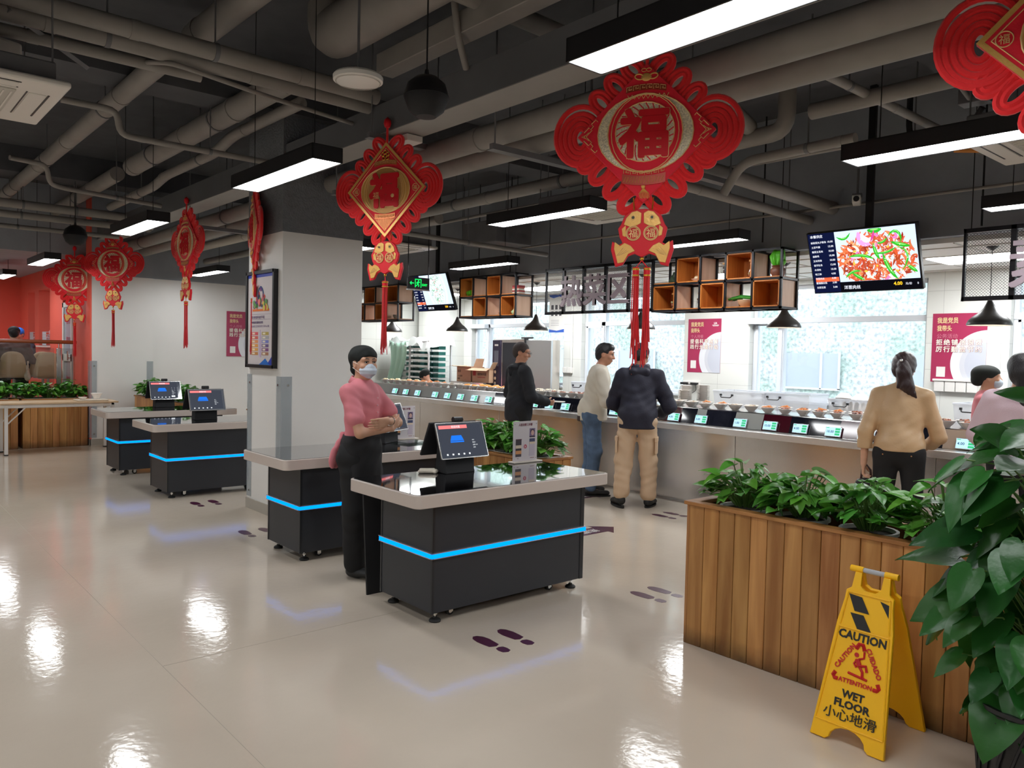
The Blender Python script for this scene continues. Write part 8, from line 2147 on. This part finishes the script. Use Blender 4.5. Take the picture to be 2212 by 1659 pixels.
# ================================================================ left side: table, railing, seats, seated people
tbl = thing('folding_table', 'long pale wood topped table with white legs at the left edge', 'table', (-12.78, 1.2, 0))
k = MB(); k.box(-.55, 0, -.6, 2.05, .71, .735); k.build('tabletop', mat('table_top_wood', lin((214, 184, 148)), .4, noise_amt=.06, noise_scale=4), tbl, bevel=.004)
k = MB(); k.box(-.51, -.04, -.55, -.51, .66, .71); k.box(-.51, -.04, 1.96, 2.0, .66, .71); k.box(-.08, -.04, -.55, 2.0, .66, .71); k.box(-.51, -.47, -.55, 2.0, .66, .71); k.build('apron_rail', M_plastic, tbl, bevel=.003)
for x in (-.06, -.49):
    for y in (.62, 1.98, -.53): 
        k = MB(); k.box(x-.022, x+.022, y-.022, y+.022, 0.012, .68); l_ = k.build('leg', M_plastic, tbl, bevel=.003)
        k = MB(); k.box(x-.024, x+.024, y-.024, y+.024, 0, .014); k.build('foot_cap', M_rubber, l_)
k = MB(); k.tube([(-.06, .62, .42), (-.06, .85, .66)], .01, n=6); k.tube([(-.49, .62, .42), (-.49, .85, .66)], .01, n=6); k.build('brace', M_plastic, tbl)
t = thing('tray', 'cream tray on the right end of the left table', 'tray', (-12.98, 2.92, .736), PI/2)
k = MB(); k.prism(rrect(-.21, .21, -.15, .15, .04), 0, .008, 'xy'); k.prism(rrect(-.215, .215, -.155, .155, .045), .008, .02, 'xy'); k.build('tray_body', mat('tray_cream', lin((226, 214, 196)), .4), t, bevel=.003)
k = MB(); k.lathe([(0, 0), (.04, 0), (.05, .03), (.075, .07), (.08, .08), (.072, .078), (.045, .03), (0, .015)], n=24); o = k.build('soup_bowl', M_bowl, None, loc=(-13.0, 3.0, .757)); o.scale = (1, 1, 1.1); tag(o, 'tall white bowl at the right side of the cream tray', 'bowl')
k = MB(); k.lathe([(0, 0), (.03, 0), (.06, .03), (.065, .035), (.055, .03), (0, .01)], n=24); o = k.build('small_bowl', M_bowl, None, loc=(-12.95, 2.8, .757)); tag(o, 'low white bowl at the left side of the cream tray', 'bowl')
# railing
rl = thing('glass_railing', 'glass railing with brown wooden handrail in front of the red room', 'railing', (-14.3, 0, 0))
k = MB(); k.cyl((0, -4, 1.60), (0, 3.0, 1.60), .03, n=14); k.build('handrail', mat('handrail_wood', lin((150, 76, 40)), .35), rl)
for y in (-1.2, .6, 2.75): k = MB(); k.box(-.02, .02, y-.035, y+.035, RZ, 1.50); k.cyl((0, y, 1.45), (0, y, 1.60), .012, n=8); k.build('post', M_steel2, rl, bevel=.003)
for a, b in ((-1.15, .55), (.66, 2.68), (2.8, 2.98)): k = MB(); k.box(-.006, .006, a, b, RZ+.08, 1.50); k.build('glass_panel', M_glass, rl, smooth=0)
# moulded seats
M_seat = mat('moulded_seat_beige', lin((222, 190, 156)), .35)
def seat(label, x, y, rz):
    t = thing('canteen_chair', label, 'chair', (x, y, RZ), rz, 'beige moulded canteen seats')
    prof = [(.22, .42), (.05, .40), (-.10, .40), (-.17, .43), (-.20, .50), (-.215, .62), (-.24, .84)]
    k = MB(); vs = []; n = len(prof)
    for sx, w_ in ((-1, 1), (1, 1)):
        for i, (yy, zz) in enumerate(prof): vs.append((sx*(.21 if i < 5 else .20-.02*(i-4)), yy, zz))
    fs = [(i, i+1, n+i+1, n+i) for i in range(n-1)]
    k.add(vs, fs); o = k.build('seat_shell', M_seat, t, smooth=60, fixn=False); sd = o.modifiers.new('sub', 'SUBSURF'); sd.levels = sd.render_levels = 2; so = o.modifiers.new('s', 'SOLIDIFY'); so.thickness = .016
    k = MB(); k.cyl((0, 0, .0), (0, 0, .39), .022, n=10); k.box(-.15, .15, -.02, .02, .37, .395); k.build('seat_post', M_plastic, t)
    k = MB(); k.lathe([(0, 0), (.13, 0), (.12, .015), (0, .02)], n=20); k.build('base_plate', M_plastic, t)
    return t
S_a = seat('beige moulded seat nearest the red wall door, empty', -15.3, 2.78, 1.4)
for (x, y, rz, lb) in ((-15.85, 2.80, 1.4, 'beige moulded seat just behind the empty one by the door'), (-14.93, 1.70, 1.2, 'beige moulded seat under the person in the camouflage jacket'), (-15.42, 2.30, 1.35, 'beige moulded seat under the person in the black cap')):
    o = copy_tree(S_a); o.location = (x, y, RZ); o.rotation_euler.z = rz; o['label'] = lb
k = MB(); k.box(-.3, .3, -.6, .6, .72, .75); tb_ = thing('canteen_table', 'white table between the beige seats in the red room', 'table', (-15.75, 1.35, RZ)); k.build('top', M_plastic, tb_, bevel=.004)
k = MB(); k.cyl((0, 0, 0), (0, 0, .72), .03, n=10); k.build('leg', M_plastic, tb_)
def seated(label, x, y, rz, mtop, hat=None, m_hat=None, vx=.011):
    P_ = Human(label, (x, y, RZ-.40), rz, h=1.66, lean=.15, nod=.2, hiL=(-.1, 0, .86), hiR=(.1, 0, .86), knL=(-.13, .40, .84), knR=(.13, .40, .84), anL=(-.13, .38, .46), anR=(.13, .38, .46), toL=(-.14, .52, .42), toR=(.14, .52, .42),
               elL=(-.26, .12, 1.08), elR=(.26, .12, 1.08), wrL=(-.14, .34, 1.12), wrR=(.14, .34, 1.12))
    P_.body(vx); P_.top(mtop, 'jacket', 1.15, hem=.80, sleeve=.95, voxel=vx, folds=fold(.006, 20, 18, x)); P_.legs(M_blk, 'trousers', voxel=.012); P_.shoes(M_shoeb)
    if hat:
        k = SDF(.008, .02); k.ell(P_.P(0, -.01, .045), (.092, .108, .08), P_.HR); k.ell(P_.P(0, 0, -.06), (.14, .16, .08), P_.HR, k=.01, sub=True)
        if hat == 'cap': k.cone(P_.P(0, .10, .03), P_.P(0, .14, .02), .04, .03, flat=.3, fd=(0, 0, 1))
        k.build('cap', m_hat, P_.root); 
    P_.hair(M_hair, 'crop', voxel=.008, vol=.97)
    return P_
seated('seated person in brown-grey jacket and black cap in the red room', -15.45, 2.30, 1.35, mat('jacket_brown_grey', lin((110, 90, 88)), .8), 'cap', mat('cap_black2', (.01, .01, .012), .8))
seated('seated person with bright blue cap behind the black-capped person', -16.7, 2.62, -2.2, mat('jacket_dark', lin((50, 54, 70)), .8), 'cap', mat('cap_blue', lin((30, 110, 220)), .7))
M_camo = mat('camouflage', lin((120, 116, 106)), .8, noise_amt=.7, noise_scale=11)
seated('seated person in grey camouflage jacket cropped by the left edge', -15.0, 1.70, 1.2, M_camo)
# baskets on window sills
M_wire = mat('basket_white_wire', lin((216, 220, 226)), .4)
def basket(label, x):
    t = thing('wire_basket', label, 'basket', (x, RY+.12, 1.535), 0, 'wire baskets on the red room window sills')
    k = MB()
    for i in range(9): k.box(-.16+i*.04-.003, -.16+i*.04+.003, -.13, -.124, 0, .26); k.box(-.16+i*.04-.003, -.16+i*.04+.003, .124, .13, 0, .26)
    for j in range(6):
        z = j*.05; k.box(-.17, .17, -.13, -.124, z, z+.006); k.box(-.17, .17, .124, .13, z, z+.006); k.box(-.17, -.164, -.13, .13, z, z+.006); k.box(.164, .17, -.13, .13, z, z+.006)
    k.box(-.17, .17, -.13, .13, 0, .004); k.build('wire_body', M_wire, t, smooth=0)
    k = SDF(.012, .02); k.cone((-.08, 0, .12), (.08, 0, .14), .08, .09); k.cone((-.03, 0, .24), (.06, 0, .28), .05, .04); k.folds = fold(.01, 30, 30, x); k.build('bagged_contents', mat('bag_red_white', lin((206, 150, 156)), .5, noise_amt=.6, noise_scale=14), t)
basket('white wire basket with bags on the left window sill of the red room', -18.35); basket('white wire basket with red bags on the right window sill of the red room', -17.1)
t = thing('plastic_bag', 'thin cream plastic bag hanging from the seat in the red room', 'bag', (-15.12, 2.45, RZ+.36))
k = SDF(.008, .02); k.cone((0, 0, .06), (0, 0, .18), .08, .03, flat=.6); k.cone((0, 0, .18), (0, 0, .30), .02, .012); k.folds = fold(.006, 50, 40, 2); k.build('bag_body', mat('thin_plastic', lin((226, 206, 184)), .4), t)
# unseen panel lights added only to brighten the red room
for (x, y, lb) in ((-16.2, .3, 'added panel light over the red room seats, outside the left edge'), (-18.5, 1.2, 'added unseen panel light deep in the red room'), (-20.5, .2, 'added unseen panel light at the back of the red room')):
    o = copy_tree(lt); o.location = (x, y, 2.85); o['label'] = lb
